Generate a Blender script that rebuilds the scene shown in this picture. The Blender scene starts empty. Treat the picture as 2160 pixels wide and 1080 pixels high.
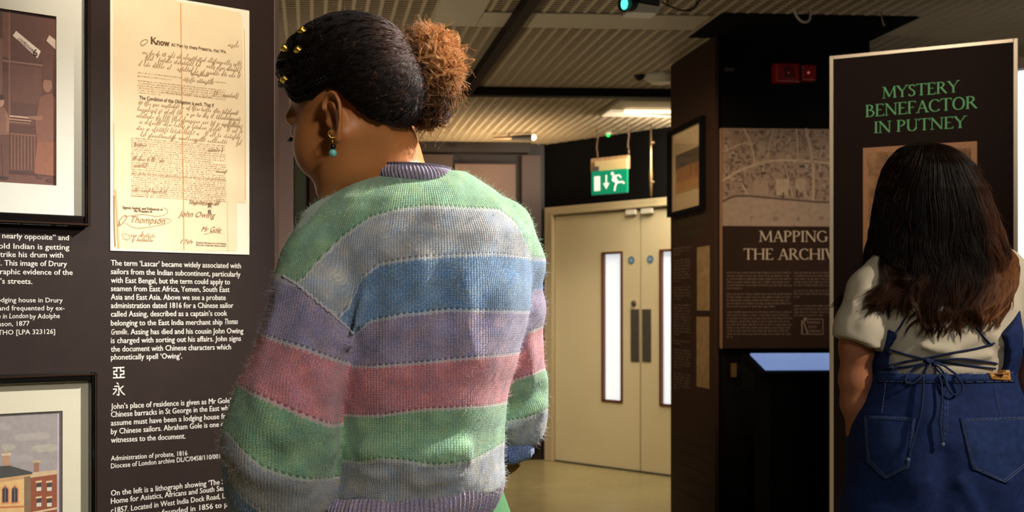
import bpy, math, random
import numpy as np
from mathutils import Vector

random.seed(7)
rng = np.random.default_rng(11)
scene = bpy.context.scene
COL = scene.collection

# ------------------------------------------------------------------ camera, world, lights, exposure
F_PX, CX, CY = 2400.0, 820.0, 650.0        # focal length and vanishing centre, in pixels of the 2160x1080 frame
EYE = 1.28
cam_d = bpy.data.cameras.new('camera')
cam = bpy.data.objects.new('camera', cam_d)
COL.objects.link(cam)
cam.location = (0, 0, EYE)
cam.rotation_euler = (math.pi / 2, 0, 0)
cam_d.sensor_width = 36.0
cam_d.lens = 36.0 * F_PX / 2160.0
cam_d.shift_x = (1080.0 - CX) / 2160.0
cam_d.shift_y = -(540.0 - CY) / 2160.0
cam_d.clip_start = 0.05
cam_d.dof.use_dof = True
cam_d.dof.focus_distance = 1.95
cam_d.dof.aperture_fstop = 8.0
scene.camera = cam

scene.view_settings.view_transform = 'Standard'
scene.view_settings.look = 'None'
scene.view_settings.gamma = 1.0
scene.view_settings.use_curve_mapping = False
scene.view_settings.exposure = 0.0

world = bpy.data.worlds.new('world')
scene.world = world
world.use_nodes = True
world.node_tree.nodes['Background'].inputs[0].default_value = (1.0, 0.86, 0.68, 1)
world.node_tree.nodes['Background'].inputs[1].default_value = 0.26


def kelvin(name):
    return {'warm': (1.0, 0.74, 0.46), 'soft': (1.0, 0.86, 0.68), 'neutral': (1.0, 0.95, 0.88)}[name]


def spot(name, loc, target, watts, size_deg=60, blend=0.6, colour='soft', radius=0.04):
    l = bpy.data.lights.new(name, 'SPOT')
    l.energy = watts
    l.color = kelvin(colour)
    l.spot_size = math.radians(size_deg)
    l.spot_blend = blend
    l.shadow_soft_size = radius
    o = bpy.data.objects.new(name, l)
    o.location = loc
    o.rotation_euler = (Vector(target) - Vector(loc)).to_track_quat('-Z', 'Y').to_euler()
    COL.objects.link(o)
    return o


def area(name, loc, target, watts, sx, sy, colour='soft'):
    l = bpy.data.lights.new(name, 'AREA')
    l.shape = 'RECTANGLE'
    l.size, l.size_y = sx, sy
    l.energy = watts
    l.color = kelvin(colour)
    o = bpy.data.objects.new(name, l)
    o.location = loc
    o.rotation_euler = (Vector(target) - Vector(loc)).to_track_quat('-Z', 'Y').to_euler()
    COL.objects.link(o)
    return o


# gallery spots at ceiling height, plus added fill lamps and uplights without fittings
spot('panel_spot_light', (-0.30, 1.62, 2.62), (-0.40, 2.32, 2.05), 84, 60, 1.0, 'soft', 0.05)
spot('rim_spot_light', (1.40, 2.02, 2.62), (0.10, 1.82, 1.45), 540, 50, 0.6, 'neutral', 0.03)
spot('visitor_fill_light', (1.1, -0.9, 2.62), (0.12, 1.8, 1.38), 205, 32, 0.9, 'neutral', 0.16)  # unseen frontal fill added for the back of the sweater
spot('second_visitor_spot_light', (2.7, 0.9, 2.62), (1.30, 2.5, 1.20), 230, 44, 0.8, 'soft', 0.05)
spot('standing_panel_spot_light', (1.0, 2.2, 2.62), (1.55, 3.6, 2.0), 46, 44, 0.9, 'soft', 0.05)
spot('poster_spot_light', (2.5, 3.9, 2.62), (2.35, 5.6, 1.55), 46, 50, 0.9, 'warm', 0.05)  # added to brighten the poster, no fitting built
spot('pillar_spot_light', (0.6, 4.6, 2.6), (1.5, 6.0, 1.6), 120, 56, 0.8, 'warm', 0.05)
area('door_ceiling_light', (2.05, 7.95, 2.60), (1.75, 8.7, 1.1), 38, 0.9, 0.2, 'soft')
spot('far_floor_light', (0.2, 8.3, 2.62), (0.7, 8.6, 0.0), 130, 110, 1.0, 'soft', 0.05)  # unseen lamp without a fitting, added for the far floor
spot('far_wall_light', (0.2, 7.0, 2.60), (0.9, 9.5, 1.5), 40, 70, 1.0, 'soft', 0.05)  # unseen lamp without a fitting, added for the far wall
area('gallery_fill_light', (0.9, 0.2, 2.6), (1.0, 1.6, 0.9), 20, 0.9, 0.9, 'neutral')  # unseen overhead fill lamp, added without a fitting
spot('ceiling_wash_light', (0.9, 8.7, 1.9), (0.7, 8.9, 2.66), 62, 150, 1.0, 'warm', 0.1)  # unseen uplight hanging free below the far grid
spot('near_ceiling_wash_light', (-1.2, 5.2, 1.2), (0.9, 5.9, 2.66), 46, 100, 1.0, 'soft', 0.1)  # unseen uplight added to brighten the near grid


# ------------------------------------------------------------------ helpers
def lin(c):
    """'#rrggbb' or 0-255 triple -> linear rgba"""
    if isinstance(c, str):
        c = [int(c[i:i + 2], 16) for i in (1, 3, 5)]
    out = []
    for v in c:
        v = v / 255.0
        out.append(v / 12.92 if v <= 0.04045 else ((v + 0.055) / 1.055) ** 2.4)
    return (*out, 1.0)


def W(u, v, d):
    """where the ray of photo pixel (u, v) is at depth d, in metres"""
    return np.array([(u - CX) / F_PX * d, d, EYE - (v - CY) / F_PX * d])


TH = math.atan(0.0667)
CT, ST = math.cos(TH), math.sin(TH)


def R2W(s, t, z=0.0):
    return (s * CT - t * ST, s * ST + t * CT, z)


def W2R(x, y):
    return (x * CT + y * ST, -x * ST + y * CT)


def px_room(u, d):
    p = W(u, CY, d)
    return W2R(p[0], p[1])


def nodes_of(mat):
    return mat.node_tree.nodes, mat.node_tree.links


def material(name, colour, rough=0.6, metal=0.0, spec=0.5, noise=0.0, noise_scale=20.0, bump=0.0, bump_scale=200.0,
             emit=None, emit_strength=0.0, coat=0.0, sheen=0.0, sss=0.0, vcol=False, alpha=None):
    m = bpy.data.materials.new(name)
    m.use_nodes = True
    n, l = nodes_of(m)
    b = n['Principled BSDF']
    c = lin(colour)
    b.inputs['Base Color'].default_value = c
    b.inputs['Roughness'].default_value = rough
    b.inputs['Metallic'].default_value = metal
    b.inputs['Specular IOR Level'].default_value = spec
    b.inputs['Coat Weight'].default_value = coat
    b.inputs['Sheen Weight'].default_value = sheen
    if sss:
        b.inputs['Subsurface Weight'].default_value = sss
        b.inputs['Subsurface Radius'].default_value = (0.012, 0.005, 0.003)
    if emit is not None:
        b.inputs['Emission Color'].default_value = lin(emit)
        b.inputs['Emission Strength'].default_value = emit_strength
    src = None
    if vcol:
        a = n.new('ShaderNodeAttribute')
        a.attribute_name = 'col'
        src = a.outputs['Color']
        l.new(src, b.inputs['Base Color'])
    tc = n.new('ShaderNodeTexCoord')
    if noise:
        t = n.new('ShaderNodeTexNoise')
        t.inputs['Scale'].default_value = noise_scale
        t.inputs['Detail'].default_value = 5
        l.new(tc.outputs['Object'], t.inputs['Vector'])
        mr = n.new('ShaderNodeMapRange')
        mr.inputs['From Min'].default_value = 0.3
        mr.inputs['From Max'].default_value = 0.7
        mr.inputs['To Min'].default_value = 1.0 - noise
        mr.inputs['To Max'].default_value = 1.0 + noise * 0.6
        l.new(t.outputs['Fac'], mr.inputs['Value'])
        mx = n.new('ShaderNodeVectorMath')
        mx.operation = 'SCALE'
        if src is None:
            mx.inputs[0].default_value = c[:3]
        else:
            l.new(src, mx.inputs[0])
        l.new(mr.outputs['Result'], mx.inputs['Scale'])
        l.new(mx.outputs['Vector'], b.inputs['Base Color'])
    if bump:
        t = n.new('ShaderNodeTexNoise')
        t.inputs['Scale'].default_value = bump_scale
        t.inputs['Detail'].default_value = 4
        l.new(tc.outputs['Object'], t.inputs['Vector'])
        bp = n.new('ShaderNodeBump')
        bp.inputs['Strength'].default_value = bump
        bp.inputs['Distance'].default_value = 0.002
        l.new(t.outputs['Fac'], bp.inputs['Height'])
        l.new(bp.outputs['Normal'], b.inputs['Normal'])
    return m


def tag(o, label=None, cat=None, group=None, kind=None):
    for k, v in (('label', label), ('category', cat), ('group', group), ('kind', kind)):
        if v:
            o[k] = v
    return o


def empty(name, loc=(0, 0, 0)):
    o = bpy.data.objects.new(name, None)
    o.location = loc
    o.empty_display_size = 0.1
    COL.objects.link(o)
    return o


class MB:
    """collects polygons (world coordinates) and links them as one mesh object"""
    def __init__(self):
        self.v, self.f, self.c, self.cur = [], [], [], (1, 1, 1, 1)

    def colour(self, c):
        self.cur = lin(c)
        return self

    def add(self, vs, fs):
        b = len(self.v)
        self.v += [tuple(map(float, p)) for p in vs]
        for f in fs:
            self.f.append(tuple(i + b for i in f))
            self.c.append(self.cur)

    def hexa(self, p):
        """p: 8 corners, bottom 4 ccw, then top 4"""
        self.add(p, [(3, 2, 1, 0), (4, 5, 6, 7), (0, 1, 5, 4), (1, 2, 6, 5), (2, 3, 7, 6), (3, 0, 4, 7)])
        return self

    def box(self, x0, x1, y0, y1, z0, z1):
        return self.hexa([(x0, y0, z0), (x1, y0, z0), (x1, y1, z0), (x0, y1, z0), (x0, y0, z1), (x1, y0, z1), (x1, y1, z1), (x0, y1, z1)])

    def rbox(self, s0, s1, t0, t1, z0, z1):
        q = [(s0, t0), (s1, t0), (s1, t1), (s0, t1)]
        return self.hexa([R2W(a, b, z0) for a, b in q] + [R2W(a, b, z1) for a, b in q])

    def tube(self, pts, r, n=8, closed=False, cap=True):
        pts = [np.array(p, float) for p in pts]
        m = len(pts)
        rr = r if hasattr(r, '__len__') else [r] * m
        rings = []
        ref = None
        for i, p in enumerate(pts):
            a = pts[(i - 1) % m] if (i > 0 or closed) else p
            b = pts[(i + 1) % m] if (i < m - 1 or closed) else p
            t = b - a
            t = t / (np.linalg.norm(t) + 1e-12)
            if ref is None:
                ref = np.array([0, 0, 1.0]) if abs(t[2]) < 0.9 else np.array([1.0, 0, 0])
            e1 = ref - t * ref.dot(t)
            e1 /= (np.linalg.norm(e1) + 1e-12)
            ref = e1
            e2 = np.cross(t, e1)
            rings.append([p + rr[i] * (math.cos(2 * math.pi * k / n) * e1 + math.sin(2 * math.pi * k / n) * e2) for k in range(n)])
        vs = [q for ring in rings for q in ring]
        fs = []
        for i in range(m if closed else m - 1):
            j = (i + 1) % m
            for k in range(n):
                k2 = (k + 1) % n
                fs.append((i * n + k, i * n + k2, j * n + k2, j * n + k))
        if cap and not closed:
            fs.append(tuple(reversed(range(n))))
            fs.append(tuple((m - 1) * n + k for k in range(n)))
        self.add(vs, fs)
        return self

    def ball(self, c, r, n=10, m=6, sq=(1, 1, 1)):
        vs, fs = [], []
        for i in range(m + 1):
            a = math.pi * i / m
            for k in range(n):
                b = 2 * math.pi * k / n
                vs.append((c[0] + r * sq[0] * math.sin(a) * math.cos(b), c[1] + r * sq[1] * math.sin(a) * math.sin(b), c[2] + r * sq[2] * math.cos(a)))
        for i in range(m):
            for k in range(n):
                k2 = (k + 1) % n
                fs.append((i * n + k, (i + 1) * n + k, (i + 1) * n + k2, i * n + k2))
        self.add(vs, fs)
        return self

    def build(self, name, mat, parent=None, smooth=False, bevel=0.0, seg=2):
        me = bpy.data.meshes.new(name)
        me.from_pydata(self.v, [], self.f)
        ca = me.attributes.new('col', 'FLOAT_COLOR', 'FACE')
        ca.data.foreach_set('color', np.array(self.c, np.float32).ravel())
        me.materials.append(mat)
        if smooth:
            me.polygons.foreach_set('use_smooth', [True] * len(me.polygons))
        me.update()
        o = bpy.data.objects.new(name, me)
        COL.objects.link(o)
        if parent is not None:
            o.parent = parent
            o.matrix_parent_inverse = parent.matrix_world.inverted() if False else parent_inv(parent)
        if bevel:
            bm = o.modifiers.new('bevel', 'BEVEL')
            bm.width = bevel
            bm.segments = seg
            bm.limit_method = 'ANGLE'
        return o


def parent_inv(p):
    from mathutils import Matrix
    m = Matrix.Translation(p.location)
    q = p
    while q.parent is not None:
        q = q.parent
        m = Matrix.Translation(q.location) if p.type == 'MESH' else m
    if p.type == 'MESH':
        q = p
        while q.parent is not None:
            q = q.parent
        # meshes carry world coordinates: their own world matrix is the identity
        return Matrix.Identity(4)
    return m.inverted()


def part_empty(name, parent):
    """a part that only groups sub-parts"""
    o = bpy.data.objects.new(name, None)
    COL.objects.link(o)
    o.parent = parent
    o.matrix_parent_inverse = parent_inv(parent)
    return o


class Plane:
    """vertical plane through two photo pixels at given depths; local (s, z, off) with off towards the camera"""
    def __init__(self, u0, d0, u1, d1):
        a, b = W(u0, CY, d0), W(u1, CY, d1)
        self.o = a[:2]
        e = (b - a)[:2]
        self.e = e / np.linalg.norm(e)
        self.n = np.array([self.e[1], -self.e[0]])
        if self.n.dot(-a[:2]) < 0:
            self.n = -self.n

    def px(self, u, v, off=0.0):
        o = self.o + self.n * off
        k = (u - CX) / F_PX            # x = k*y
        # o + s e = (k y, y)
        A = np.array([[self.e[0], -k], [self.e[1], -1.0]])
        s, y = np.linalg.solve(A, -o)
        return s, EYE - (v - CY) / F_PX * y

    def at(self, s, z, off=0.0):
        p = self.o + self.e * s + self.n * off
        return (p[0], p[1], z)

    def box(self, mb, s0, s1, z0, z1, o0, o1):
        q = [(s0, o0), (s1, o0), (s1, o1), (s0, o1)]
        if self.n[1] > 0 or True:
            mb.hexa([self.at(s, z0, o) for s, o in q] + [self.at(s, z1, o) for s, o in q])
        return mb

    def quad(self, mb, pts, off):
        mb.add([self.at(s, z, off) for s, z in pts], [tuple(range(len(pts)))])
        return mb

    def poly_px(self, mb, pts, off):
        """polygon given in photo pixels, laid flat on the plane"""
        return self.quad(mb, [self.px(u, v, off) for u, v in pts], off)


# ------------------------------------------------------------------ text
def glyph_mesh(text):
    cu = bpy.data.curves.new('t', 'FONT')
    cu.body = text
    cu.resolution_u = 2
    o = bpy.data.objects.new('t', cu)
    COL.objects.link(o)
    bpy.context.view_layer.update()
    dg = bpy.context.evaluated_depsgraph_get()
    me = bpy.data.meshes.new_from_object(o.evaluated_get(dg))
    v = np.array([p.co[:] for p in me.vertices]).reshape(-1, 3)
    f = [tuple(p.vertices) for p in me.polygons]
    bpy.data.meshes.remove(me)
    bpy.data.objects.remove(o)
    bpy.data.curves.remove(cu)
    return v, f


def put_text(mb, plane, text, u0, v0, u1, v1, cap_px, off, slant=0.0, bold=0.0):
    """text whose baseline runs from photo pixel (u0,v0) to (u1,v1), capitals cap_px high"""
    v, f = glyph_mesh(text)
    if not len(v):
        return
    xmin, xmax = v[:, 0].min(), v[:, 0].max()
    s0, z0 = plane.px(u0, v0, off)
    s1, z1 = plane.px(u1, v1, off)
    _, zc = plane.px(u0, v0 - cap_px, off)
    h = zc - z0
    CAP = 0.729
    t = (v[:, 0] - xmin) / max(xmax - xmin, 1e-6)
    S = s0 + (s1 - s0) * t + slant * v[:, 1] / CAP * h
    Z = z0 + (z1 - z0) * t + v[:, 1] / CAP * h
    pts = [plane.at(a, b, off) for a, b in zip(S, Z)]
    fs = [tuple(reversed(q)) for q in f]
    mb.add(pts, fs)
    if bold:
        for k in (-1, 1):
            mb.add([plane.at(a + k * bold, b, off + 0.0002 * (k + 2) / 3) for a, b in zip(S, Z)], fs)


# serif capitals drawn as pen strokes: T thick, t thin ; coordinates in a 0..1 cap box
SERIF = {
    'M': (1.05, [('t', (.12, 0), (.16, 1)), ('T', (.16, 1), (.52, .12)), ('t', (.52, .12), (.88, 1)), ('T', (.88, 1), (.93, 0)), ('s', .12, 0), ('s', .93, 0), ('h', .10, 1), ('h', .94, 1)]),
    'Y': (.82, [('T', (.08, 1), (.42, .48)), ('t', (.76, 1), (.42, .48)), ('T', (.42, .5), (.42, 0)), ('s', .42, 0), ('s', .08, 1), ('s', .76, 1)]),
    'S': (.60, [('c', [(.50, .84), (.42, .96), (.28, 1.0), (.15, .93), (.11, .78), (.18, .64), (.33, .53), (.46, .42), (.52, .27), (.46, .09), (.30, 0), (.16, .02), (.06, .18)])]),
    'T': (.78, [('T', (.39, 1), (.39, 0)), ('t', (.04, .985), (.74, .985)), ('t', (.04, 1), (.03, .84)), ('t', (.74, 1), (.75, .84)), ('s', .39, 0)]),
    'E': (.66, [('T', (.15, 0), (.15, 1)), ('t', (.06, .985), (.56, .985)), ('t', (.56, 1), (.57, .85)), ('t', (.15, .52), (.47, .52)), ('t', (.06, .015), (.58, .015)), ('t', (.58, 0), (.62, .17)), ('s', .15, 0), ('s', .15, 1)]),
    'R': (.80, [('T', (.15, 0), (.15, 1)), ('c', [(.15, .985), (.38, .99), (.54, .90), (.56, .74), (.48, .58), (.33, .51), (.15, .50)]), ('T', (.36, .51), (.72, .0)), ('s', .15, 0), ('h', .12, 1), ('h', .76, 0)]),
    'B': (.70, [('T', (.15, 0), (.15, 1)), ('c', [(.15, .985), (.36, .99), (.50, .90), (.51, .74), (.43, .58), (.30, .54), (.15, .54)]), ('c', [(.30, .54), (.50, .50), (.62, .36), (.60, .16), (.46, .03), (.30, .01), (.12, .015)]), ('h', .12, 0), ('h', .12, 1)]),
    'N': (.92, [('t', (.14, 0), (.14, 1)), ('T', (.12, 1), (.78, .02)), ('t', (.78, .0), (.78, 1)), ('s', .14, 0), ('s', .78, 1), ('h', .10, 1)]),
    'F': (.62, [('T', (.15, 0), (.15, 1)), ('t', (.06, .985), (.56, .985)), ('t', (.56, 1), (.57, .85)), ('t', (.15, .50), (.47, .50)), ('s', .15, 0)]),
    'A': (.84, [('t', (.12, 0), (.42, 1)), ('T', (.42, 1), (.74, 0)), ('t', (.22, .36), (.62, .36)), ('s', .12, 0), ('s', .74, 0)]),
    'C': (.80, [('c', [(.72, .80), (.62, .95), (.46, 1.0), (.26, .95), (.12, .78), (.07, .5), (.13, .22), (.28, .05), (.47, 0), (.64, .04), (.75, .18)])]),
    'G': (.86, [('c', [(.72, .82), (.62, .95), (.46, 1.0), (.26, .95), (.12, .78), (.07, .5), (.13, .22), (.28, .05), (.47, 0), (.62, .03), (.72, .10)]), ('T', (.74, .08), (.74, .42)), ('s', .74, .42)]),
    'O': (.90, [('c', [(.45, 1.0), (.27, .96), (.13, .78), (.08, .5), (.13, .22), (.27, .04), (.45, 0), (.63, .04), (.77, .22), (.82, .5), (.77, .78), (.63, .96), (.45, 1.0)])]),
    'I': (.32, [('T', (.16, 0), (.16, 1)), ('s', .16, 0), ('s', .16, 1)]),
    'P': (.66, [('T', (.15, 0), (.15, 1)), ('c', [(.15, .985), (.38, .99), (.55, .89), (.57, .72), (.48, .55), (.33, .48), (.15, .48)]), ('s', .15, 0), ('h', .12, 1)]),
    'U': (.86, [('T', (.15, 1), (.15, .3)), ('c', [(.15, .32), (.19, .10), (.32, .0), (.48, .0), (.63, .08), (.70, .28)]), ('t', (.70, .26), (.70, 1)), ('s', .15, 1), ('s', .70, 1)]),
    'H': (.92, [('T', (.15, 0), (.15, 1)), ('T', (.77, 0), (.77, 1)), ('t', (.15, .52), (.77, .52)), ('s', .15, 0), ('s', .15, 1), ('s', .77, 0), ('s', .77, 1)]),
    'V': (.84, [('T', (.10, 1), (.42, 0)), ('t', (.74, 1), (.42, 0)), ('s', .10, 1), ('s', .74, 1)]),
    'D': (.86, [('T', (.15, 0), (.15, 1)), ('c', [(.12, .985), (.40, .99), (.66, .88), (.78, .5), (.66, .12), (.40, .01), (.12, .015)])]),
    'L': (.60, [('T', (.15, 0), (.15, 1)), ('t', (.08, .015), (.54, .015)), ('t', (.54, 0), (.57, .18)), ('s', .15, 0), ('s', .15, 1)]),
    'W': (1.2, [('T', (.08, 1), (.36, 0)), ('t', (.36, 0), (.60, 1)), ('T', (.60, 1), (.86, 0)), ('t', (.86, 0), (1.12, 1)), ('s', .08, 1), ('s', 1.12, 1)]),
    'K': (.84, [('T', (.15, 0), (.15, 1)), ('t', (.17, .45), (.68, 1)), ('T', (.30, .56), (.76, 0)), ('s', .15, 0), ('s', .15, 1)]),
    ' ': (.34, []),
}


def stroke_poly(p, q, w):
    p, q = np.array(p, float), np.array(q, float)
    t = q - p
    t /= np.linalg.norm(t) + 1e-9
    n = np.array([-t[1], t[0]]) * w / 2
    return [p + n, q + n, q - n, p - n]


def put_serif(mb, plane, text, u0, v0, u1, v1, cap_px, off, weight=1.0):
    tot = sum(SERIF[c][0] for c in text)
    s0, z0 = plane.px(u0, v0, off)
    s1, z1 = plane.px(u1, v1, off)
    _, zc = plane.px(u0, v0 - cap_px, off)
    h = zc - z0
    kx = (s1 - s0) / tot
    k = 0
    x = 0.0
    TH_, tH_ = 0.125 * weight, 0.055 * weight

    def emit(poly, lay):
        pts = []
        for a, b in poly:
            t = (x + a) / tot
            pts.append(plane.at(s0 + (x + a) * kx, z0 + (z1 - z0) * t + b * h, off + lay * 0.00005))
        mb.add(pts, [tuple(range(len(pts)))])
    for ch in text:
        wd, st = SERIF[ch]
        for e in st:
            k += 1
            lay = k % 6
            if e[0] == 'T':
                emit(stroke_poly(e[1], e[2], TH_), lay)
            elif e[0] == 't':
                emit(stroke_poly(e[1], e[2], tH_), lay)
            elif e[0] == 's':
                emit(stroke_poly((e[1] - .13, e[2] + (.02 if e[2] < .5 else -.02)), (e[1] + .13, e[2] + (.02 if e[2] < .5 else -.02)), .045), lay)
            elif e[0] == 'h':
                emit(stroke_poly((e[1] - .10, e[2] + (.02 if e[2] < .5 else -.02)), (e[1] + .04, e[2] + (.02 if e[2] < .5 else -.02)), .045), lay)
            elif e[0] == 'c':
                P = [np.array(q) for q in e[1]]
                # refine
                Q = []
                for i in range(len(P) - 1):
                    a, b = P[i], P[i + 1]
                    Q += [a, (a + b) / 2]
                Q.append(P[-1])
                for _ in range(2):
                    Q = [Q[0]] + [(Q[i - 1] + 2 * Q[i] + Q[i + 1]) / 4 for i in range(1, len(Q) - 1)] + [Q[-1]]
                L, Rr = [], []
                for i, q in enumerate(Q):
                    a = Q[max(i - 1, 0)]
                    b = Q[min(i + 1, len(Q) - 1)]
                    t = (b - a) / (np.linalg.norm(b - a) + 1e-9)
                    w = tH_ + (TH_ - tH_) * abs(t[1]) ** 1.5
                    nn = np.array([-t[1], t[0]]) * w / 2
                    L.append(q + nn)
                    Rr.append(q - nn)
                for i in range(len(Q) - 1):
                    emit([L[i], L[i + 1], Rr[i + 1], Rr[i]], lay)
        x += wd


def ribbon(mb, plane, pts_px, width, off):
    """a pen line (photo pixels) as a flat ribbon on the plane"""
    P = [np.array(plane.px(u, v, off)) for u, v in pts_px]
    L, Rr = [], []
    for i, q in enumerate(P):
        a, b = P[max(i - 1, 0)], P[min(i + 1, len(P) - 1)]
        t = (b - a) / (np.linalg.norm(b - a) + 1e-9)
        w = width[i] if hasattr(width, '__len__') else width
        nn = np.array([-t[1], t[0]]) * w / 2
        L.append(q + nn)
        Rr.append(q - nn)
    n = len(P)
    vs = [plane.at(a, b, off) for a, b in L] + [plane.at(a, b, off) for a, b in Rr]
    mb.add(vs, [(i, i + 1, n + i + 1, n + i) for i in range(n - 1)])


def catmull(P, k=6):
    P = [np.array(p, float) for p in P]
    P = [P[0]] + P + [P[-1]]
    out = []
    for i in range(1, len(P) - 2):
        for j in range(k):
            t = j / k
            p0, p1, p2, p3 = P[i - 1], P[i], P[i + 1], P[i + 2]
            out.append(0.5 * ((2 * p1) + (-p0 + p2) * t + (2 * p0 - 5 * p1 + 4 * p2 - p3) * t * t + (-p0 + 3 * p1 - 3 * p2 + p3) * t ** 3))
    out.append(P[-2])
    return out


def fake_line(mb, plane, u0, v0, u1, v1, xh, off, seed=0, gap=0.0, thick=0.55):
    """one line of print too small to read: letter-sized marks in word groups"""
    r = random.Random(seed)
    u = u0
    L = u1 - u0
    while u < u1:
        wl = r.randint(2, 8)
        for i in range(wl):
            w = xh * r.uniform(0.35, 0.6)
            if u + w > u1:
                break
            t = (u - u0) / L
            v = v0 + (v1 - v0) * t
            hh = xh * (1.45 if r.random() < 0.28 else 1.0)
            d = xh * 0.4 if r.random() < 0.12 else 0
            if r.random() > gap:
                k = r.random()
                if k < 0.5:
                    mb_q(mb, plane, u, v - hh, u + w * thick, v + d, off)
                else:
                    mb_q(mb, plane, u, v - xh, u + w * 0.9, v - xh * 0.55, off)
                    mb_q(mb, plane, u + w * 0.3, v - xh * 0.5, u + w * 0.85, v + d, off)
            u += w * 1.15
        u += xh * 0.6


def mb_q(mb, plane, ua, va, ub, vb, off):
    plane.poly_px(mb, [(ua, va), (ua, vb), (ub, vb), (ub, va)], off)


# ------------------------------------------------------------------ signed distance modelling
def smin(a, b, k):
    h = np.clip(0.5 + 0.5 * (b - a) / k, 0, 1)
    return b + (a - b) * h - k * h * (1 - h)


def smax(a, b, k):
    return -smin(-a, -b, k)


def ell(P, c, r):
    q = (P - np.array(c, np.float32)) / np.array(r, np.float32)
    k0 = np.sqrt((q * q).sum(-1)) + 1e-9
    q2 = q / np.array(r, np.float32)
    k1 = np.sqrt((q2 * q2).sum(-1)) + 1e-9
    return k0 * (k0 - 1.0) / k1


def cap(P, a, b, ra, rb=None):
    rb = ra if rb is None else rb
    a, b = np.array(a, np.float32), np.array(b, np.float32)
    ab = b - a
    t = np.clip(((P - a) @ ab) / (ab @ ab + 1e-12), 0, 1)
    d = P - a - t[..., None] * ab
    return np.sqrt((d * d).sum(-1)) - (ra + (rb - ra) * t)


def chain(P, pts, k=0.01):
    """pts: (point, radius) list"""
    out = None
    for (a, ra), (b, rb) in zip(pts[:-1], pts[1:]):
        c = cap(P, a, b, ra, rb)
        out = c if out is None else smin(out, c, k)
    return out


def segdist(P, a, b):
    return cap(P, a, b, 0.0)


def loft_sdf(P, zs, cx, cy, a, b, n=2.4):
    """column whose cross-section at height z is a superellipse; tables run in increasing z"""
    z = P[..., 2]
    X = (P[..., 0] - np.interp(z, zs, cx))
    Y = (P[..., 1] - np.interp(z, zs, cy))
    A = np.interp(z, zs, a)
    B = np.interp(z, zs, b)
    k = (np.abs(X / A) ** n + np.abs(Y / B) ** n) ** (1.0 / n)
    d = (k - 1.0) * np.minimum(A, B)
    return np.maximum(d, np.maximum(zs[0] - z, z - zs[-1]))


def field(f, xs, ys, zs, blk=8):
    nx, ny, nz = len(xs), len(ys), len(zs)
    out = np.full((nx, ny, nz), 1.0, np.float32)
    rx = [(i, min(i + blk, nx)) for i in range(0, nx, blk)]
    ry = [(i, min(i + blk, ny)) for i in range(0, ny, blk)]
    rz = [(i, min(i + blk, nz)) for i in range(0, nz, blk)]

    def mid(a, r):
        return np.array([(a[i] + a[j - 1]) / 2 for i, j in r]), np.array([(a[j - 1] - a[i]) / 2 + (a[min(j, len(a) - 1)] - a[j - 1]) for i, j in r])
    mx, hx = mid(xs, rx)
    my, hy = mid(ys, ry)
    mz, hz = mid(zs, rz)
    G = np.stack(np.meshgrid(mx, my, mz, indexing='ij'), -1).reshape(-1, 3).astype(np.float32)
    H = np.sqrt((np.stack(np.meshgrid(hx, hy, hz, indexing='ij'), -1) ** 2).sum(-1)).reshape(-1)
    c = f(G)
    act = (np.abs(c) < H * 1.5 + 0.012).reshape(len(rx), len(ry), len(rz))
    c = c.reshape(act.shape)
    for i, (a0, a1) in enumerate(rx):
        for j, (b0, b1) in enumerate(ry):
            col = act[i, j]
            for k in np.nonzero(~col)[0]:
                out[a0:a1, b0:b1, rz[k][0]:rz[k][1]] = c[i, j, k]
            ks = np.nonzero(col)[0]
            if not len(ks):
                continue
            zi = np.concatenate([np.arange(*rz[k]) for k in ks])
            Q = np.stack(np.meshgrid(xs[a0:a1], ys[b0:b1], zs[zi], indexing='ij'), -1).astype(np.float32)
            out[a0:a1, b0:b1, zi] = f(Q.reshape(-1, 3)).reshape(Q.shape[:3])
    return out


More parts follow.
